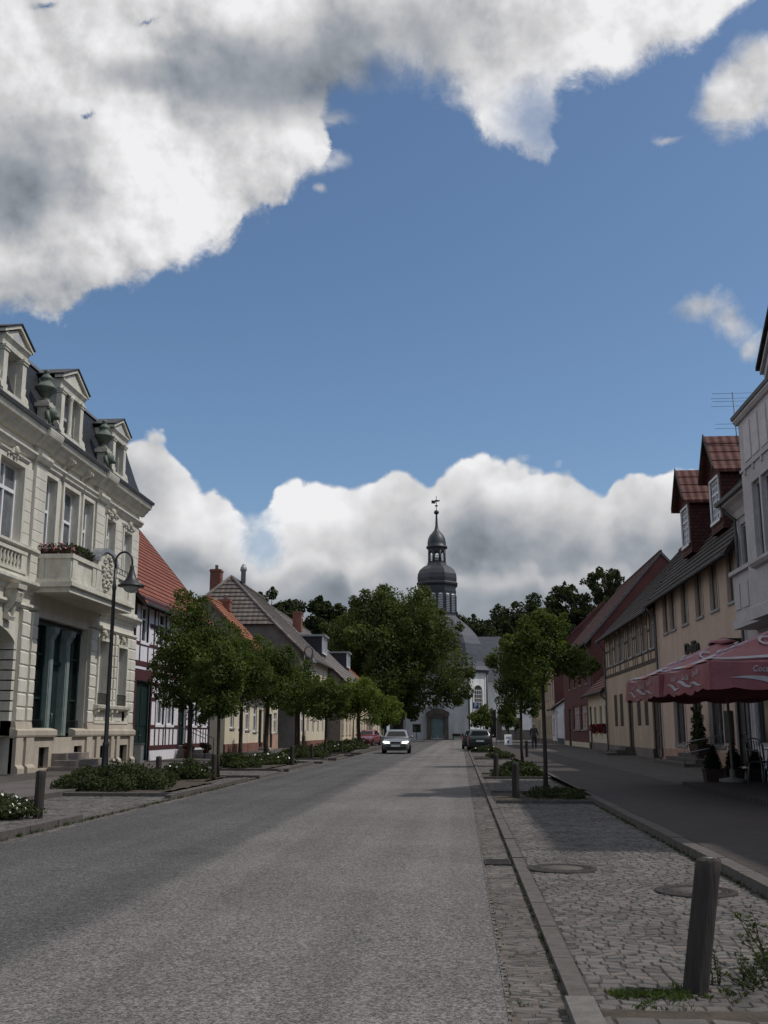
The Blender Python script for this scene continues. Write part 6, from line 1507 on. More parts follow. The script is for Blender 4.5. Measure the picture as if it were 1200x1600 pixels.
# ------------------------------------------------------------------ street furniture
def bollard(x, y, h, label, tilt=(0, 0), r_=.068, z0=.03, seed=1):
    t = thing('wooden_bollard', label, 'bollard', (x, y, z0), 'wooden bollards along the kerbs')
    r = random.Random(seed); n = 26; m = MB(); ph = [r.uniform(-.004, .004) for _ in range(n)]; crack = r.randrange(n)
    prof = [(r_ * 1.0, -.06)] + [(r_ * (1 + r.uniform(-.008, .008)), h * k / 9) for k in range(9)] + [(r_, h - .012), (r_ * .9, h + .0), (r_ * .5, h + .006), (.002, h + .004)]
    rings = []
    for q, z in prof:
        ring = []
        for k in range(n):
            a = 2 * math.pi * k / n; rr = q + (ph[k] if q > .01 else 0)
            if q > .03 and k == crack and z > h * .4: rr *= .62 + .3 * (1 - (z - h * .4) / (h * .6))
            zz = z + (r.uniform(-.008, .008) if .012 < q and z > h - .02 else 0)
            ring.append((x + rr * math.cos(a) + tilt[0] * z, y + rr * math.sin(a) + tilt[1] * z, z0 + zz))
        rings.append(ring)
    m.rings(rings, True, True); m.build('post', 'bollard_wood', t)
    m = MB(); m.lathe([(.001, 0), (r_ * .55, .001), (r_ * .6, .004), (.001, .006)], (x + tilt[0] * h, y + tilt[1] * h, z0 + h + .004), 14); m.build('weathered_end', 'granite', t)
bollard(1.195, 5.86, .665, 'big leaning wooden bollard in the foreground', (.165, .0), .066, .02, 3)
for i, (x, y, h, lab, tl) in enumerate((
    (1.08, 21.4, .68, 'bollard in front of the nearest young tree on the right', (.01, 0)), (.99, 30.45, .66, 'bollard beside the second right planting bed', (.03, 0)), (3.15, 51, .85, 'thick dark bollard just left of the walking person', (0, 0)),
    (-6.52, 16.2, .70, 'bollard beside the white flowering shrub on the left', (.01, 0)), (-7.75, 27.0, .66, 'bollard behind the broad dark shrub by the lamp post', (-.02, 0)), (-6.78, 29.0, .68, 'bollard at the foot of the slim linden', (0, 0)),
    (-6.62, 41.6, .74, 'bollard right of the white blossom hedge', (0, 0)), (-6.95, 49.6, .70, 'tilted bollard in front of the clipped dark hedge', (-.03, 0)), (-7.1, 63.4, .74, 'bollard near the left front wheel of the silver car', (-.02, 0)), (-7.15, 69.5, .74, 'second bollard beyond the silver car', (0, 0)), (-7.25, 78.5, .72, 'farthest left bollard near the red car', (0, 0)))):
    bollard(x, y, h, lab, tl, .072, .04, 10 + i)

def street_lamp(x, y, label, H=6.55):
    t = thing('street_lamp', label, 'street lamp', (x, y, .05), 'black gooseneck street lamps')
    m = MB(); m.lathe([(.13, -.02), (.13, .12), (.10, .2), (.085, .9), (.095, .95), (.09, 1.0), (.062, 1.1), (.058, 3.0), (.05, H - 1.2), (.065, H - 1.15), (.065, H - 1.05), (.045, H - 1.0), (.04, H - .55)], (x, y, 0), 14); m.build('post', 'iron', t)
    m = MB(); pts = [(x, y, H - .6)] + [(x + .25 - .25 * math.cos(a), y, H - .36 + .30 * math.sin(a)) for a in [math.pi * k / 10 for k in range(11)]] + [(x + .5, y, H - .5)]
    m.tube(pts, .032, 8); m.build('gooseneck', 'iron', t)
    m = MB(); c = (x + .5, y, H - 1.12); m.lathe([(.045, .66), (.06, .62), (.06, .54), (.085, .46), (.11, .38), (.15, .28), (.24, .16), (.37, .08), (.39, .05), (.385, .03), (.2, .09), (.01, .12)], c, 22); sh = m.build('lamp_shade', 'iron', t)
    m = MB(); m.lathe([(.24, .06), (.235, .0), (.19, -.08), (.10, -.14), (.001, -.16)], c, 18); m.build('glass_bowl', 'lamp_glass', sh)
    return t
street_lamp(-10.0, 29.4, 'tall black gooseneck lamp in front of the mansion')
street_lamp(-9.6, 64.5, 'far black gooseneck lamp between the linden crowns')

def canopy(cx, cy, hx, hy, ze, za, label):
    """square market parasol with hanging valances; hx, hy half sizes"""
    t = thing('parasol', label, 'parasol', (cx, cy, .23), 'red parasols on the cafe terrace')
    m = MB(); m.tube([(cx, cy, .15), (cx, cy, za + .05)], .032, 10); m.lathe([(.30, .23), (.30, .30), (.06, .34), (.06, .5), (.04, .52)], (cx, cy, 0), 16); m.build('pole', 'pole_grey', t)
    cor = [(-hx, -hy), (hx, -hy), (hx, hy), (-hx, hy)]
    def P(side, s, q, lift=0.0):
        """side 0..3; s -1..1 along the edge; q 0 edge .. 1 apex"""
        a, b = Vector((*cor[side], 0)), Vector((*cor[(side + 1) % 4], 0)); e = a.lerp(b, (s + 1) / 2) * (1 - q)
        sag = -.045 * (1 - s * s) * (1 - q) - .02 * math.sin(math.pi * q); wr = .012 * math.sin(s * 9 + side) * (1 - q)
        n = (a + b) / 2; n = Vector((n.x, n.y, 0)).normalized()
        return Vector((cx, cy, ze)) + e + Vector((0, 0, (za - ze) * q + sag + wr)) + (n * .35 + Vector((0, 0, .9))) * lift
    m = MB(); N, K = 14, 10
    for sd_ in range(4):
        o = len(m.v)
        for j in range(K + 1):
            for i in range(N + 1): m.v.append(tuple(P(sd_, -1 + 2 * i / N, j / K * .97)))
        for j in range(K):
            for i in range(N): m.f.append((o + j * (N + 1) + i, o + j * (N + 1) + i + 1, o + (j + 1) * (N + 1) + i + 1, o + (j + 1) * (N + 1) + i)); m.sm.append(True)
    cn = m.build('canopy', 'umbrella_red', t)
    # vent cap
    m = MB(); k = 16
    m.rings([[(cx + r_ * math.cos(2 * math.pi * i / k + .39), cy + r_ * math.sin(2 * math.pi * i / k + .39), z + (.02 * math.cos(i * math.pi / 2) if r_ > .3 else 0)) for i in range(k)] for r_, z in ((.34, za - .10), (.33, za - .05), (.18, za - .01), (.03, za + .03))], False, True); m.build('vent_cap', 'umbrella_red', cn)
    # valance
    def Q(side, s, w, lift=0.0):
        p = P(side, s, 0); a, b = Vector((*cor[side], 0)), Vector((*cor[(side + 1) % 4], 0)); n = ((a + b) / 2).normalized()
        return p + Vector((0, 0, -w)) + n * (.03 * math.sin(s * 7 + side) * w / .4 + lift + .05 * w)
    drop = lambda s: .42 + .055 * abs(math.sin(s * math.pi * 2.5))
    m = MB(); N = 40
    for sd_ in range(4):
        o = len(m.v)
        for j in range(4):
            for i in range(N + 1): s = -1 + 2 * i / N; m.v.append(tuple(Q(sd_, s, drop(s) * j / 3)))
        for j in range(3):
            for i in range(N): m.f.append((o + j * (N + 1) + i, o + j * (N + 1) + i + 1, o + (j + 1) * (N + 1) + i + 1, o + (j + 1) * (N + 1) + i)); m.sm.append(True)
    vl = m.build('valance', 'umbrella_red', t)
    m = MB()
    for i in range(4): m.tube([Vector((cx, cy, za - .02)), P(i, -1, .5) - Vector((0, 0, .04)), P(i, -1, 0) - Vector((0, 0, .03))], .012, 6); m.tube([Vector((cx, cy, ze - .35)), P(i, -1, .45) - Vector((0, 0, .05))], .010, 6)
    m.build('ribs', 'pole_grey', t)
    # white ribbon, orange flash and the white script
    band = MB(); fl = MB(); N = 40
    for sd_ in range(4):
        for i in range(N):
            s0, s1 = -1 + 2 * i / N, -1 + 2 * (i + 1) / N
            f = lambda s: (.025 + .085 * (s + 1) * (1 if s < .1 else max(0, 1 - (s - .1) * .9)), .05 + .30 * (s + 1) * (1 if s < -.2 else max(0.12, 1 - (s + .2) * .8)) * (.8 + .2 * math.cos(s * 5)))
            (a0, b0), (a1, b1) = f(s0), f(s1)
            band.quad(P(sd_, s0, a0, .035), P(sd_, s1, a1, .035), P(sd_, s1, b1, .035), P(sd_, s0, b0, .035))
            if s0 > -.2: fl.quad(P(sd_, s0, .008, .03), P(sd_, s1, .008, .03), P(sd_, s1, max(.01, a1 - .02), .03), P(sd_, s0, max(.01, a0 - .02), .03))
        for i in range(N):
            s0, s1 = -1 + 2 * i / N, -1 + 2 * (i + 1) / N
            for c_, hgt, th in ((.0, .26, .045), (.5, .31, .03), (-.5, .30, .05)):
                g0 = lambda s: hgt + .05 * math.sin((s - c_) * 6.5)
                w0, w1 = max(0, 1 - abs(s0 - c_) / .34) * th, max(0, 1 - abs(s1 - c_) / .34) * th
                if w0 + w1 > .004: band.quad(Q(sd_, s0, g0(s0) - w0, .02), Q(sd_, s1, g0(s1) - w1, .02), Q(sd_, s1, g0(s1) + w1, .02), Q(sd_, s0, g0(s0) + w0, .02))
    band.build('white_ribbon', 'print_white', cn); fl.build('orange_flash', 'print_orange', cn)
    def wrap(o, fn):
        for v in o.data.vertices:
            p = fn(v.co.x, v.co.y); v.co = p - Vector(t.location)
    for sd_ in range(4):
        Ls = hx if sd_ % 2 == 0 else hy
        o = text_obj('lettering', 'Coca-Cola', 1.0, 'print_white', cn, Matrix.Identity(4), 0, .28, .012); off = Vector(t.location)
        for v in o.data.vertices:
            x, y = v.co.x + off.x, v.co.y + off.y; s = (x / 5.2) * 1.75; q = .50 + y * .30
            v.co = P(sd_, s / (1 - q) * .62, q, .04) - off
        for c_ in (-.5, .5, .05):
            o = text_obj('lettering', 'Coca-Cola', 1.0, 'print_white', vl, Matrix.Identity(4), 0, .28, .01)
            for v in o.data.vertices:
                x, y = v.co.x + off.x, v.co.y + off.y
                v.co = Q(sd_, c_ + x / 5.2 * .34, (.12 if c_ != .05 else .14) - y * .15, .026) - off
canopy(6.2, 20.15, 1.95, 1.98, 2.52, 3.36, 'nearer red parasol with white lettering reaching out of the picture')
canopy(6.05, 24.35, 1.9, 2.12, 2.52, 3.40, 'farther red parasol with white lettering in front of the tan house')

def chair(x, y, rz, label):
    t = thing('cafe_chair', label, 'chair', (0, 0, 0), 'chairs under the parasols')
    m = MB(); m.prism([(-.21, -.2), (.21, -.2), (.23, .2), (-.23, .2)], 'z', .44, .47); m.build('seat', 'black_plastic', t)
    m = MB()
    for k in range(7): u = -.2 + k * .0667; m.tube([(u, .2, .5), (u * 1.05, .25, .86 + .04 * math.cos(u * 6))], .009, 5)
    m.build('backrest', 'black_plastic', t)
    m = MB(); m.tube([(-.22, .2, .45), (-.235, .24, .8), (-.15, .265, .93), (0, .27, .96), (.15, .265, .93), (.235, .24, .8), (.22, .2, .45)], .014, 8); m.build('back_frame', 'zinc', t)
    for s in (-1, 1):
        m = MB(); m.tube([(s * .2, -.19, .46), (s * .22, -.22, .0)], .014, 7); m.build('leg', 'zinc', t)
        m = MB(); m.tube([(s * .21, .19, .46), (s * .23, .26, .0)], .014, 7); m.build('leg', 'zinc', t)
        m = MB(); m.tube([(s * .225, .235, .72), (s * .25, .0, .70), (s * .24, -.18, .67), (s * .215, -.19, .46)], .012, 7); m.build('armrest', 'zinc', t)
    t.location = (x, y, .23); t.rotation_euler = (0, 0, rz); return t
c0 = chair(6.62, 23.95, rad(25), 'cafe chair nearest the farther parasol pole')
for x, y, a, l in ((7.0, 22.6, 170, 'cafe chair on the near side of the blue draped table'), (7.75, 23.5, -90, 'cafe chair at the house side of the blue draped table'), (7.0, 20.8, 20, 'cafe chair facing the second terrace table'), (6.4, 19.2, 200, 'cafe chair under the middle of the nearer parasol')):
    dup(c0, (x, y, .23), rad(a), 1.0, l)
def table(x, y, label, cloth=None):
    t = thing('cafe_table', label, 'table', (x, y, .23), 'tables under the parasols')
    m = MB(); m.lathe([(.001, .93), (.4, .93), (.42, .94), (.42, .965), (.001, .97)], (x, y, 0), 24); m.build('tabletop', 'gutter_grey', t)
    m = MB(); m.tube([(x, y, .25), (x, y, .93)], .03, 8); m.lathe([(.25, .23), (.24, .26), (.04, .3)], (x, y, 0), 16); m.build('pedestal', 'iron', t)
    if cloth:
        m = MB(); n = 32; rings = []
        for q, z in ((.0, .978), (.43, .978), (.45, .94), (.47, .72), (.50, .50)): rings.append([(x + (q + (.03 * math.sin(i * 1.57) if z < .8 else 0)) * math.cos(2 * math.pi * i / n), y + (q + (.03 * math.sin(i * 1.57) if z < .8 else 0)) * math.sin(2 * math.pi * i / n), z) for i in range(n)])
        m.rings(rings, False, True); c = tag(m.build('tablecloth', cloth), 'blue cloth hanging over the round cafe table', 'tablecloth')
table(7.05, 23.4, 'round cafe table under the blue cloth', 'blue_cloth'); table(6.9, 20.0, 'bare round cafe table under the nearer parasol')

def conifer(x, y, h, label, z0=.13):
    t = thing('potted_conifer', label, 'potted plant', (x, y, z0), 'clipped conifers in square planters')
    m = MB(); m.hexa([(x - .17, y - .17, z0), (x + .17, y - .17, z0), (x + .17, y + .17, z0), (x - .17, y + .17, z0), (x - .2, y - .2, z0 + .34), (x + .2, y - .2, z0 + .34), (x + .2, y + .2, z0 + .34), (x - .2, y + .2, z0 + .34)]); m.box(x - .215, x + .215, y - .215, y + .215, z0 + .34, z0 + .38); m.build('planter', 'planter_dark', t)
    m = MB(); m.tube([(x, y, z0 + .3), (x, y, z0 + h * .9)], [.02, .005], 6); m.build('trunk', 'bark', t)
    L = [((x + .03 * math.sin(k * 2.3), y + .03 * math.cos(k * 2.3), z0 + .42 + (h - .5) * k / 9), .17 * (1 - k / 10.5) + .02) for k in range(10)]
    leaf_cloud('foliage', 'leaf_conifer', t, L, 2600, .022, int(x * 100), .8, .2)
conifer(5.72, 24.75, .95, 'clipped conifer in a planter left of the parasol pole'); conifer(6.22, 24.9, 1.0, 'clipped conifer in a planter right of the parasol pole'); conifer(6.75, 25.0, .85, 'clipped conifer in a planter behind the cafe chair')
t = thing('climber_planter', 'dark trough with two tall climbing plants on the inn steps', 'planter', (8.45, 38.4, .52))
m = MB(); m.hexa([(8.28, 37.75, .52), (8.62, 37.75, .52), (8.62, 39.05, .52), (8.28, 39.05, .52), (8.22, 37.65, .9), (8.68, 37.65, .9), (8.68, 39.15, .9), (8.22, 39.15, .9)]); m.build('trough', 'planter_dark', t)
m = MB()
for y in (38.05, 38.8): m.tube([(8.45, y, .85), (8.45, y, 2.35)], .012, 5)
m.build('stakes', 'bark', t)
L = []
for y, h in ((38.05, 2.2), (38.8, 2.4)): L += [((8.45 + .06 * math.sin(k * 1.9), y + .06 * math.cos(k * 1.4), .95 + (h - .95) * k / 11), .2 * (1 - k / 15)) for k in range(12)]
L += [((8.45, 37.7 + k * .2, .95), .16) for k in range(8)]
leaf_cloud('foliage', 'leaf_shrub', t, L, 3600, .04, 77, .6, .2)

# parcel of smaller things along the pavement
t = thing('folding_sign', 'white folding advertising board on the pavement near the walking person', 'folding board', (4.15, 92, .13))
m = MB(); m.hexa([(3.8, 91.8, .16), (4.45, 91.8, .16), (4.45, 91.83, .16), (3.8, 91.83, .16), (3.8, 92.1, 1.05), (4.45, 92.1, 1.05), (4.45, 92.13, 1.05), (3.8, 92.13, 1.05)]); m.build('front_panel', 'white_paint', t)
m = MB(); m.hexa([(3.8, 92.4, .16), (4.45, 92.4, .16), (4.45, 92.43, .16), (3.8, 92.43, .16), (3.8, 92.135, 1.05), (4.45, 92.135, 1.05), (4.45, 92.165, 1.05), (3.8, 92.165, 1.05)]); m.build('rear_panel', 'white_paint', t)
m = MB(); m.lathe([(.001, 0), (.075, 0), (.075, .01), (.001, .012)], (0, 0, 0), 14, sx=1, sy=1.5)
m.v = [(4.1 + v[0], 91.795 + .3 * ((.45 + v[1] - .16) / .89) - v[2], .45 + v[1]) for v in m.v]; m.build('dark_emblem', 'slate', t)
m = MB()
for k, w in ((0, .32), (1, .42)): z = .82 - k * .09; y = 91.79 + .3 * ((z - .16) / .89); m.hexa([(4.12 - w / 2, y - .01, z), (4.12 + w / 2, y - .01, z), (4.12 + w / 2, y, z), (4.12 - w / 2, y, z), (4.12 - w / 2, y + .01, z + .045), (4.12 + w / 2, y + .01, z + .045), (4.12 + w / 2, y + .02, z + .045), (4.12 - w / 2, y + .02, z + .045)])
m.build('blurred_lines', 'zinc', t)
t = thing('information_stele', 'tall dark information panel on two posts right of the dark green car', 'information panel', (2.95, 95, .1))
m = MB(); m.box(2.72, 3.2, 94.95, 95.05, .75, 3.2); m.build('panel', 'dark_wood', t); m = MB(); m.box(2.7, 2.76, 94.97, 95.03, 0, 3.25); m.box(3.16, 3.22, 94.97, 95.03, 0, 3.25); m.build('posts', 'iron', t)
t = thing('blue_sign', 'square blue parking sign on a thin post before the church window', 'road sign', (1.25, 84, 0))
m = MB(); m.tube([(1.25, 84, 0), (1.25, 84, 3.6)], .03, 6); m.build('post', 'zinc', t)
m = MB(); m.box(1.02, 1.5, 83.95, 83.965, 3.08, 3.56); pn = m.build('panel', 'blue_sign', t); text_obj('lettering', 'P', .46, 'white_paint', pn, frame_mtx((1.26, 83.945, 3.32), (1, 0, 0), (0, 0, 1)), .002, 0, .012)
t = thing('tree_stake', 'thin wooden stake in the paving behind the dark green car', 'stake', (1.56, 56.2, 0))
m = MB(); m.tube([(1.56, 56.2, 0), (1.57, 56.2, 1.45)], [.03, .026], 7); m.build('post', 'bollard_wood', t)
m = MB(); m.tube([(1.53, 56.2, 1.3), (1.6, 56.2, 1.3)], .035, 8); m.build('strap', 'black_plastic', t)
def potted(x, y, z0, label, mm, seed):
    t = thing('flower_pot', label, 'flower pot', (x, y, z0), 'pots on the half timbered house steps')
    m = MB(); m.lathe([(.14, 0), (.2, .3), (.22, .3), (.22, .35), (.19, .35), (.17, .3)], (x, y, z0), 14); m.build('pot', 'terracotta', t)
    L = [((x + .16 * math.cos(k * 2.1), y + .16 * math.sin(k * 2.1), z0 + .45 + .05 * (k % 3)), .14) for k in range(7)]
    leaf_cloud('foliage', 'leaf_shrub', t, L, 420, .04, seed, .6, .2); leaf_cloud('blossoms', mm, t, L, 160, .035, seed + 1, .8, 0)
potted(-12.3, 50.6, .12, 'terracotta pot of red flowers right of the half timbered house steps', 'flower_red', 5); potted(-12.55, 48.3, .12, 'terracotta pot of red flowers left of the half timbered house steps', 'flower_red', 8)
t = thing('cable_cabinet', 'small grey cable cabinet between the mansion and the green gate', 'cabinet', (-12.85, 41.7, .11))
m = MB(); m.box(-13.05, -12.7, 41.55, 41.95, .11, .82); m.build('housing', 'zinc', t); m = MB(); m.box(-13.08, -12.67, 41.52, 41.98, .82, .86); m.build('lid', 'gutter_grey', t); m = MB(); m.box(-13.0, -12.75, 41.54, 41.549, .2, .76); m.build('door', 'zinc', t)

# ------------------------------------------------------------------ cars
def emis(name, col, k):
    m = bpy.data.materials.new(name); m.use_nodes = True; b = m.node_tree.nodes['Principled BSDF']; b.inputs['Base Color'].default_value = (*col, 1); b.inputs['Emission Color'].default_value = (*col, 1); b.inputs['Emission Strength'].default_value = k; MATS[name] = m
emis('headlight_on', (1, .97, .9), 3.0); mat('headlight_off', (.5, .5, .5), None, 5, .15, 0, 20, .6); mat('tail_red', (.22, .01, .01), None, 5, .25, 0, 20, .6); mat('plate_white', (.7, .7, .7), None, 5, .5, 0)
def paint(name, c, metal=.0, rough=.28):
    m = bpy.data.materials.new(name); m.use_nodes = True; b = m.node_tree.nodes['Principled BSDF']; b.inputs['Base Color'].default_value = (*c, 1); b.inputs['Metallic'].default_value = metal; b.inputs['Roughness'].default_value = rough; b.inputs['Coat Weight'].default_value = .6; b.inputs['Coat Roughness'].default_value = .06; MATS[name] = m
paint('paint_silver', (.17, .173, .18), .4, .4); paint('paint_red', (.15, .020, .026)); paint('paint_green', (.012, .022, .020)); paint('paint_black', (.012, .013, .015))
def car(label, pm, x, y, rz, estate=False, lit=False, group=None):
    t = thing('parked_car' if not lit else 'silver_car', label, 'car', (0, 0, 0), group)
    L, W = 4.35, .85; rear = 2.1
    st = [(-2.17, .60, .34, .58), (-2.12, .70, .26, .64), (-1.95, .79, .20, .70), (-1.6, .83, .18, .76), (-1.0, .845, .18, .86), (-.75, .85, .18, .91), (.2, .85, .18, .93), (1.35, .85, .18, .95)]
    st += [(1.75, .845, .2, .95), (2.0, .80, .24, .92), (2.1, .74, .3, .84), (2.14, .66, .38, .76)] if not estate else [(1.75, .845, .2, .95), (2.02, .82, .24, .95), (2.1, .78, .28, .9), (2.13, .7, .36, .8)]
    rings = []
    for yy, w, zb, zt in st:
        zm = min(.55, (zb + zt) / 2 + .05)
        half = [(0, zb), (w * .82, zb), (w * .95, zb + .08), (w, zm), (w * .985, zt - .12), (w * .94, zt - .03), (w * .85, zt), (0, zt + .025)]
        rings.append([(a, yy, z) for a, z in half] + [(-a, yy, z) for a, z in half[-2:0:-1]])
    m = MB(); m.rings(rings, True, True)
    ry = 1.42 if not estate else 2.02; rt = .92 if not estate else 1.72
    def rr(z, y0, y1, w, c=.10): return [(-w + c, y0, z), (w - c, y0, z), (w, y0 + c, z), (w, y1 - c, z), (w - c, y1, z), (-w + c, y1, z), (-w, y1 - c, z), (-w, y0 + c, z)]
    gr = [rr(.88, -.92, ry, .79), rr(1.0, -.70, ry - .08, .755), rr(1.32, -.18, rt + .06, .62), rr(1.385, -.04, rt - .03, .575), rr(1.42, .15, rt - .2, .45), rr(1.43, .3, rt - .35, .25)]
    m.rings(gr, True, True); body = m.build('body', pm, t)
    lerp = lambda a, b, k: [p + (q - p) * k for p, q in zip(a, b)]
    def pane(name, pts, n):
        q = MB(); pts = [Vector(p) + Vector(n) * .012 for p in pts]; q.quad(*pts); return q.build(name, 'glass_dark', t)
    B, T = gr[1], gr[2]
    def P(i, k, sh=0): return Vector(B[i]).lerp(Vector(T[i]), k)
    f = .04
    pane('windscreen', [P(0, .02) + Vector((f, 0, 0)), P(1, .02) - Vector((f, 0, 0)), P(1, .97) - Vector((f, 0, 0)), P(0, .97) + Vector((f, 0, 0))], (0, -.8, .5))
    pane('rear_window', [P(4, .1) - Vector((f, 0, 0)), P(5, .1) + Vector((f, 0, 0)), P(5, .94) + Vector((f, 0, 0)), P(4, .94) - Vector((f, 0, 0))], (0, .9, .4))
    for i0, i1, s in ((2, 3, 1), (7, 6, -1)):
        a0, a1, b0, b1 = P(i0, .06), P(i1, .06), P(i0, .92), P(i1, .92)
        cuts = (.03, .49, .53, .97) if not estate else (.03, .36, .39, .70, .73, .97)
        for k in range(0, len(cuts), 2): pane('side_window', [a0.lerp(a1, cuts[k]), a0.lerp(a1, cuts[k + 1]), b0.lerp(b1, cuts[k + 1]), b0.lerp(b1, cuts[k])], (s * .95, 0, .3))
    for s in (-1, 1):
        for yy in (-1.35, 1.28):
            q = MB(); q.lathe([(.30, -.09), (.315, -.07), (.315, .07), (.30, .09), (.19, .095), (.19, -.02)], (0, 0, 0), 20); q.v = [(s * (W - .085 + v[2] * 1.0), yy + v[0], .315 + v[1]) for v in q.v]; w = q.build('wheel', 'rubber', t)
            q = MB(); q.lathe([(.19, .05), (.18, .085), (.06, .07), (.001, .09)], (0, 0, 0), 16); q.v = [(s * (W - .085 + v[2]), yy + v[0], .315 + v[1]) for v in q.v]; q.build('rim', 'chrome_rim', w)
            q = MB(); n = 20; a = [(s * (W - .02), yy + .37 * math.cos(math.pi * k / n), .30 + .37 * math.sin(math.pi * k / n)) for k in range(n + 1)]; q.extrude(a, [(s * (W + .004), p[1], p[2]) for p in a]); q.build('wheel_arch', 'rubber', t)
        q = MB(); q.prism([(s * .36, .60), (s * .70, .62), (s * .78, .70), (s * .72, .745), (s * .40, .72)], 'y', -2.165, -1.9); q.build('headlight', 'headlight_on' if lit else 'headlight_off', t)
        q = MB()
        if estate: q.box(s * .66 if s > 0 else -.79, .79 if s > 0 else s * .66, 2.0, 2.115, .62, .95)
        else: q.box(s * .5 if s > 0 else -.76, .76 if s > 0 else s * .5, 1.98, 2.125, .66, .84)
        q.build('tail_light', 'tail_red', t)
        q = MB(); c = (s * .93, -.62, .98); q.lathe([(.001, -.08), (.07, -.06), (.095, 0), (.07, .06), (.001, .08)], c, 10, sx=1.05, sy=.6); q.box(min(s * .78, s * .9), max(s * .78, s * .9), -.64, -.58, .93, .97); q.build('wing_mirror', pm, t)
        q = MB(); q.box(s * .845 if s > 0 else -.857, .857 if s > 0 else -.845, .12, .26, .76, .79); q.build('door_handle', 'black_plastic', t)
    q = MB(); q.box(-.30, .30, -2.19, -2.1, .615, .70); g = q.build('grille', 'black_plastic', t)
    q = MB(); q.box(-.62, .62, -2.185, -2.05, .30, .40); q.build('lower_intake', 'black_plastic', t)
    q = MB(); q.box(-.72, .72, -2.20, -2.08, .47, .50); q.build('bumper_strip', 'black_plastic', t)
    q = MB(); q.box(-.26, .26, -2.205, -2.17, .42, .53) if 0 else q.box(-.26, .26, -2.215, -2.19, .41, .52); q.build('number_plate', 'plate_white', t)
    q = MB(); q.box(-.26, .26, 2.14, 2.165, .60, .71); q.build('number_plate', 'plate_white', t); q = MB(); q.box(-.74, .74, 2.08, 2.17, .40, .52); q.build('bumper', 'black_plastic', t)
    t.location = (x, y, .01 if lit else .03); t.rotation_euler = (0, 0, rz); return t
car('silver saloon car driving towards the camera with lit headlights', 'paint_silver', -3.92, 65.6, rad(1.5), lit=True)
PG = 'cars parked along the street'
car('parked dark green estate car seen from behind on the right', 'paint_green', 1.33, 73.8, rad(180), True, group=PG)
car('black parked car mostly hidden in front of the dark green estate', 'paint_black', .98, 80.6, rad(180), True, group=PG)
car('parked dark red car on the left beside the bright linden', 'paint_red', -8.35, 96, rad(-10), group=PG)

# ------------------------------------------------------------------ walking person
def skin_mesh(name, chains, m, parent, sub=2):
    """chains: lists of ((x,y,z), radius); the first joint of later chains attaches to an existing joint when it coincides"""
    vs_, es, rs, key = [], [], [], {}
    for ch in chains:
        prev_ = None
        for p, q in ch:
            k = tuple(round(c, 4) for c in p)
            if k not in key: key[k] = len(vs_); vs_.append(p); rs.append(q)
            if prev_ is not None and prev_ != key[k]: es.append((prev_, key[k]))
            prev_ = key[k]
    me = bpy.data.meshes.new(name); me.from_pydata(vs_, es, []); o = bpy.data.objects.new(name, me); COL.objects.link(o)
    sk = o.modifiers.new('skin', 'SKIN'); sk.use_smooth_shade = True
    for v, q in zip(me.skin_vertices[0].data, rs): v.radius = (q, q) if not isinstance(q, tuple) else q
    me.skin_vertices[0].data[0].use_root = True
    sb = o.modifiers.new('subsurf', 'SUBSURF'); sb.levels = sb.render_levels = sub
    res = bpy.data.meshes.new_from_object(o.evaluated_get(bpy.context.evaluated_depsgraph_get())); bpy.data.objects.remove(o)
    res.name = name; res.materials.clear(); res.materials.append(MATS[m]); res.polygons.foreach_set('use_smooth', [True] * len(res.polygons))
    n = bpy.data.objects.new(name, res); COL.objects.link(n); n.parent = parent; return n
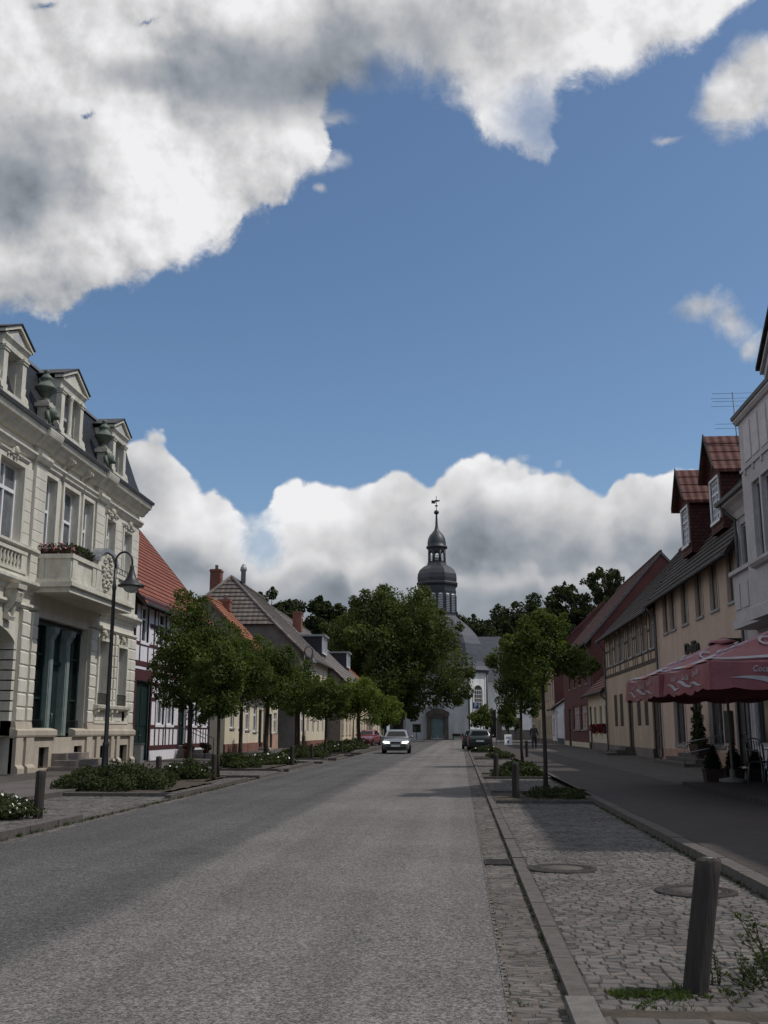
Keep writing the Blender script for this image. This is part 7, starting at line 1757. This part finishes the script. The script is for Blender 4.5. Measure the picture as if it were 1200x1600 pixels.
def person(x, y, rz):
    t = thing('person', 'person in grey jacket and dark trousers walking away along the right pavement', 'person', (0, 0, 0))
    pel = (0, 0, .93); arms = []; legs = []
    for s, fw in ((1, .16), (-1, -.20)):
        legs.append([(pel, .12), ((s * .09, 0, .88), .095), ((s * .10, fw * .7 + .03, .50), .058), ((s * .10, fw * 1.15 - .04, .10), .038), ((s * .11, fw * 1.15 + .10, .035), .035), ((s * .115, fw * 1.15 + .17, .03), .022)])
    sho = {}
    neck = (0, .0, 1.42)
    spine = [(pel, .12), ((0, -.01, 1.12), .125), ((0, 0, 1.32), .14), (neck, .06), ((0, .02, 1.52), .055), ((0, .03, 1.60), .085), ((0, .03, 1.68), .09), ((0, .02, 1.74), .05)]
    for s, sw in ((1, -.10), (-1, .14)):
        wr = (s * .29, sw + .06, .86)
        arms.append([((0, 0, 1.32), .14), ((s * .17, 0, 1.36), .065), ((s * .24, sw * .4 - .02, 1.10), .046), (wr, .028), ((s * .29, sw + .08, .80), .03)])
        for k, (dx, ln) in enumerate(((-.025, .075), (-.008, .085), (.009, .08), (.025, .065))):
            b = (s * .29 + dx * .6, sw + .085 + .004 * k, .77); arms.append([((s * .29, sw + .08, .80), .03), (b, .010), ((b[0], b[1] + .012, b[2] - ln * .55), .009), ((b[0], b[1] + .03, b[2] - ln), .007)])
        arms.append([((s * .29, sw + .08, .80), .03), ((s * .29 - s * .02, sw + .115, .79), .011), ((s * .29 - s * .022, sw + .14, .76), .009)])
    skin_mesh('body', [spine] + legs + arms, 'skin', t)
    jk = [[(pel, .155), ((0, -.01, 1.12), .150), ((0, 0, 1.32), .165), ((0, 0, 1.42), .085)], [(pel, .155), ((0, 0, .80), .16)]]
    for s, sw in ((1, -.10), (-1, .14)): jk.append([((0, 0, 1.32), .165), ((s * .18, 0, 1.36), .085), ((s * .24, sw * .4 - .02, 1.10), .062), ((s * .29, sw + .05, .90), .045)])
    skin_mesh('jacket', jk, 'jacket', t)
    tr = []
    for s, fw in ((1, .16), (-1, -.20)): tr.append([(pel, .13), ((s * .09, 0, .86), .11), ((s * .10, fw * .7 + .03, .50), .078), ((s * .10, fw * 1.15 - .03, .09), .062)])
    skin_mesh('trousers', tr, 'trousers', t)
    for s, fw in ((1, .16), (-1, -.20)):
        q = MB(); q.rings([[(s * .105 + w * math.cos(a), fw * 1.15 + yy, .0 + h * (.5 + .5 * math.sin(a))) for a in [2 * math.pi * k / 10 for k in range(10)]] for yy, w, h in ((-.10, .03, .07), (-.06, .048, .10), (.05, .05, .09), (.14, .045, .065), (.19, .02, .04))], True, True); q.build('shoe', 'shoe', t)
    q = MB(); q.lathe([(.001, 1.785), (.05, 1.775), (.085, 1.74), (.10, 1.68), (.098, 1.62), (.085, 1.57), (.06, 1.55)], (0, .0, 0), 14, sx=.95, sy=1.02); q.build('hair', 'hair_grey', t)
    q = MB()
    for s in (-1, 1): q.lathe([(.001, -.03), (.012, -.02), (.016, .01), (.001, .03)], (s * .096, .03, 1.63), 8)
    q.build('ears', 'skin', t)
    q = MB(); q.lathe([(.001, -.02), (.015, -.012), (.001, .03)], (0, .125, 1.61), 6); q.build('nose', 'skin', t)
    q = MB()
    for s in (-1, 1): q.lathe([(.001, -.008), (.01, 0), (.001, .008)], (s * .035, .112, 1.645), 6)
    q.build('eyes', 'shoe', t); q = MB(); q.box(-.025, .025, .105, .114, 1.565, 1.575); q.build('mouth', 'flower_pink', t)
    t.location = (x, y, .125); t.rotation_euler = (0, 0, rz)
person(5.2, 75.5, rad(-6))
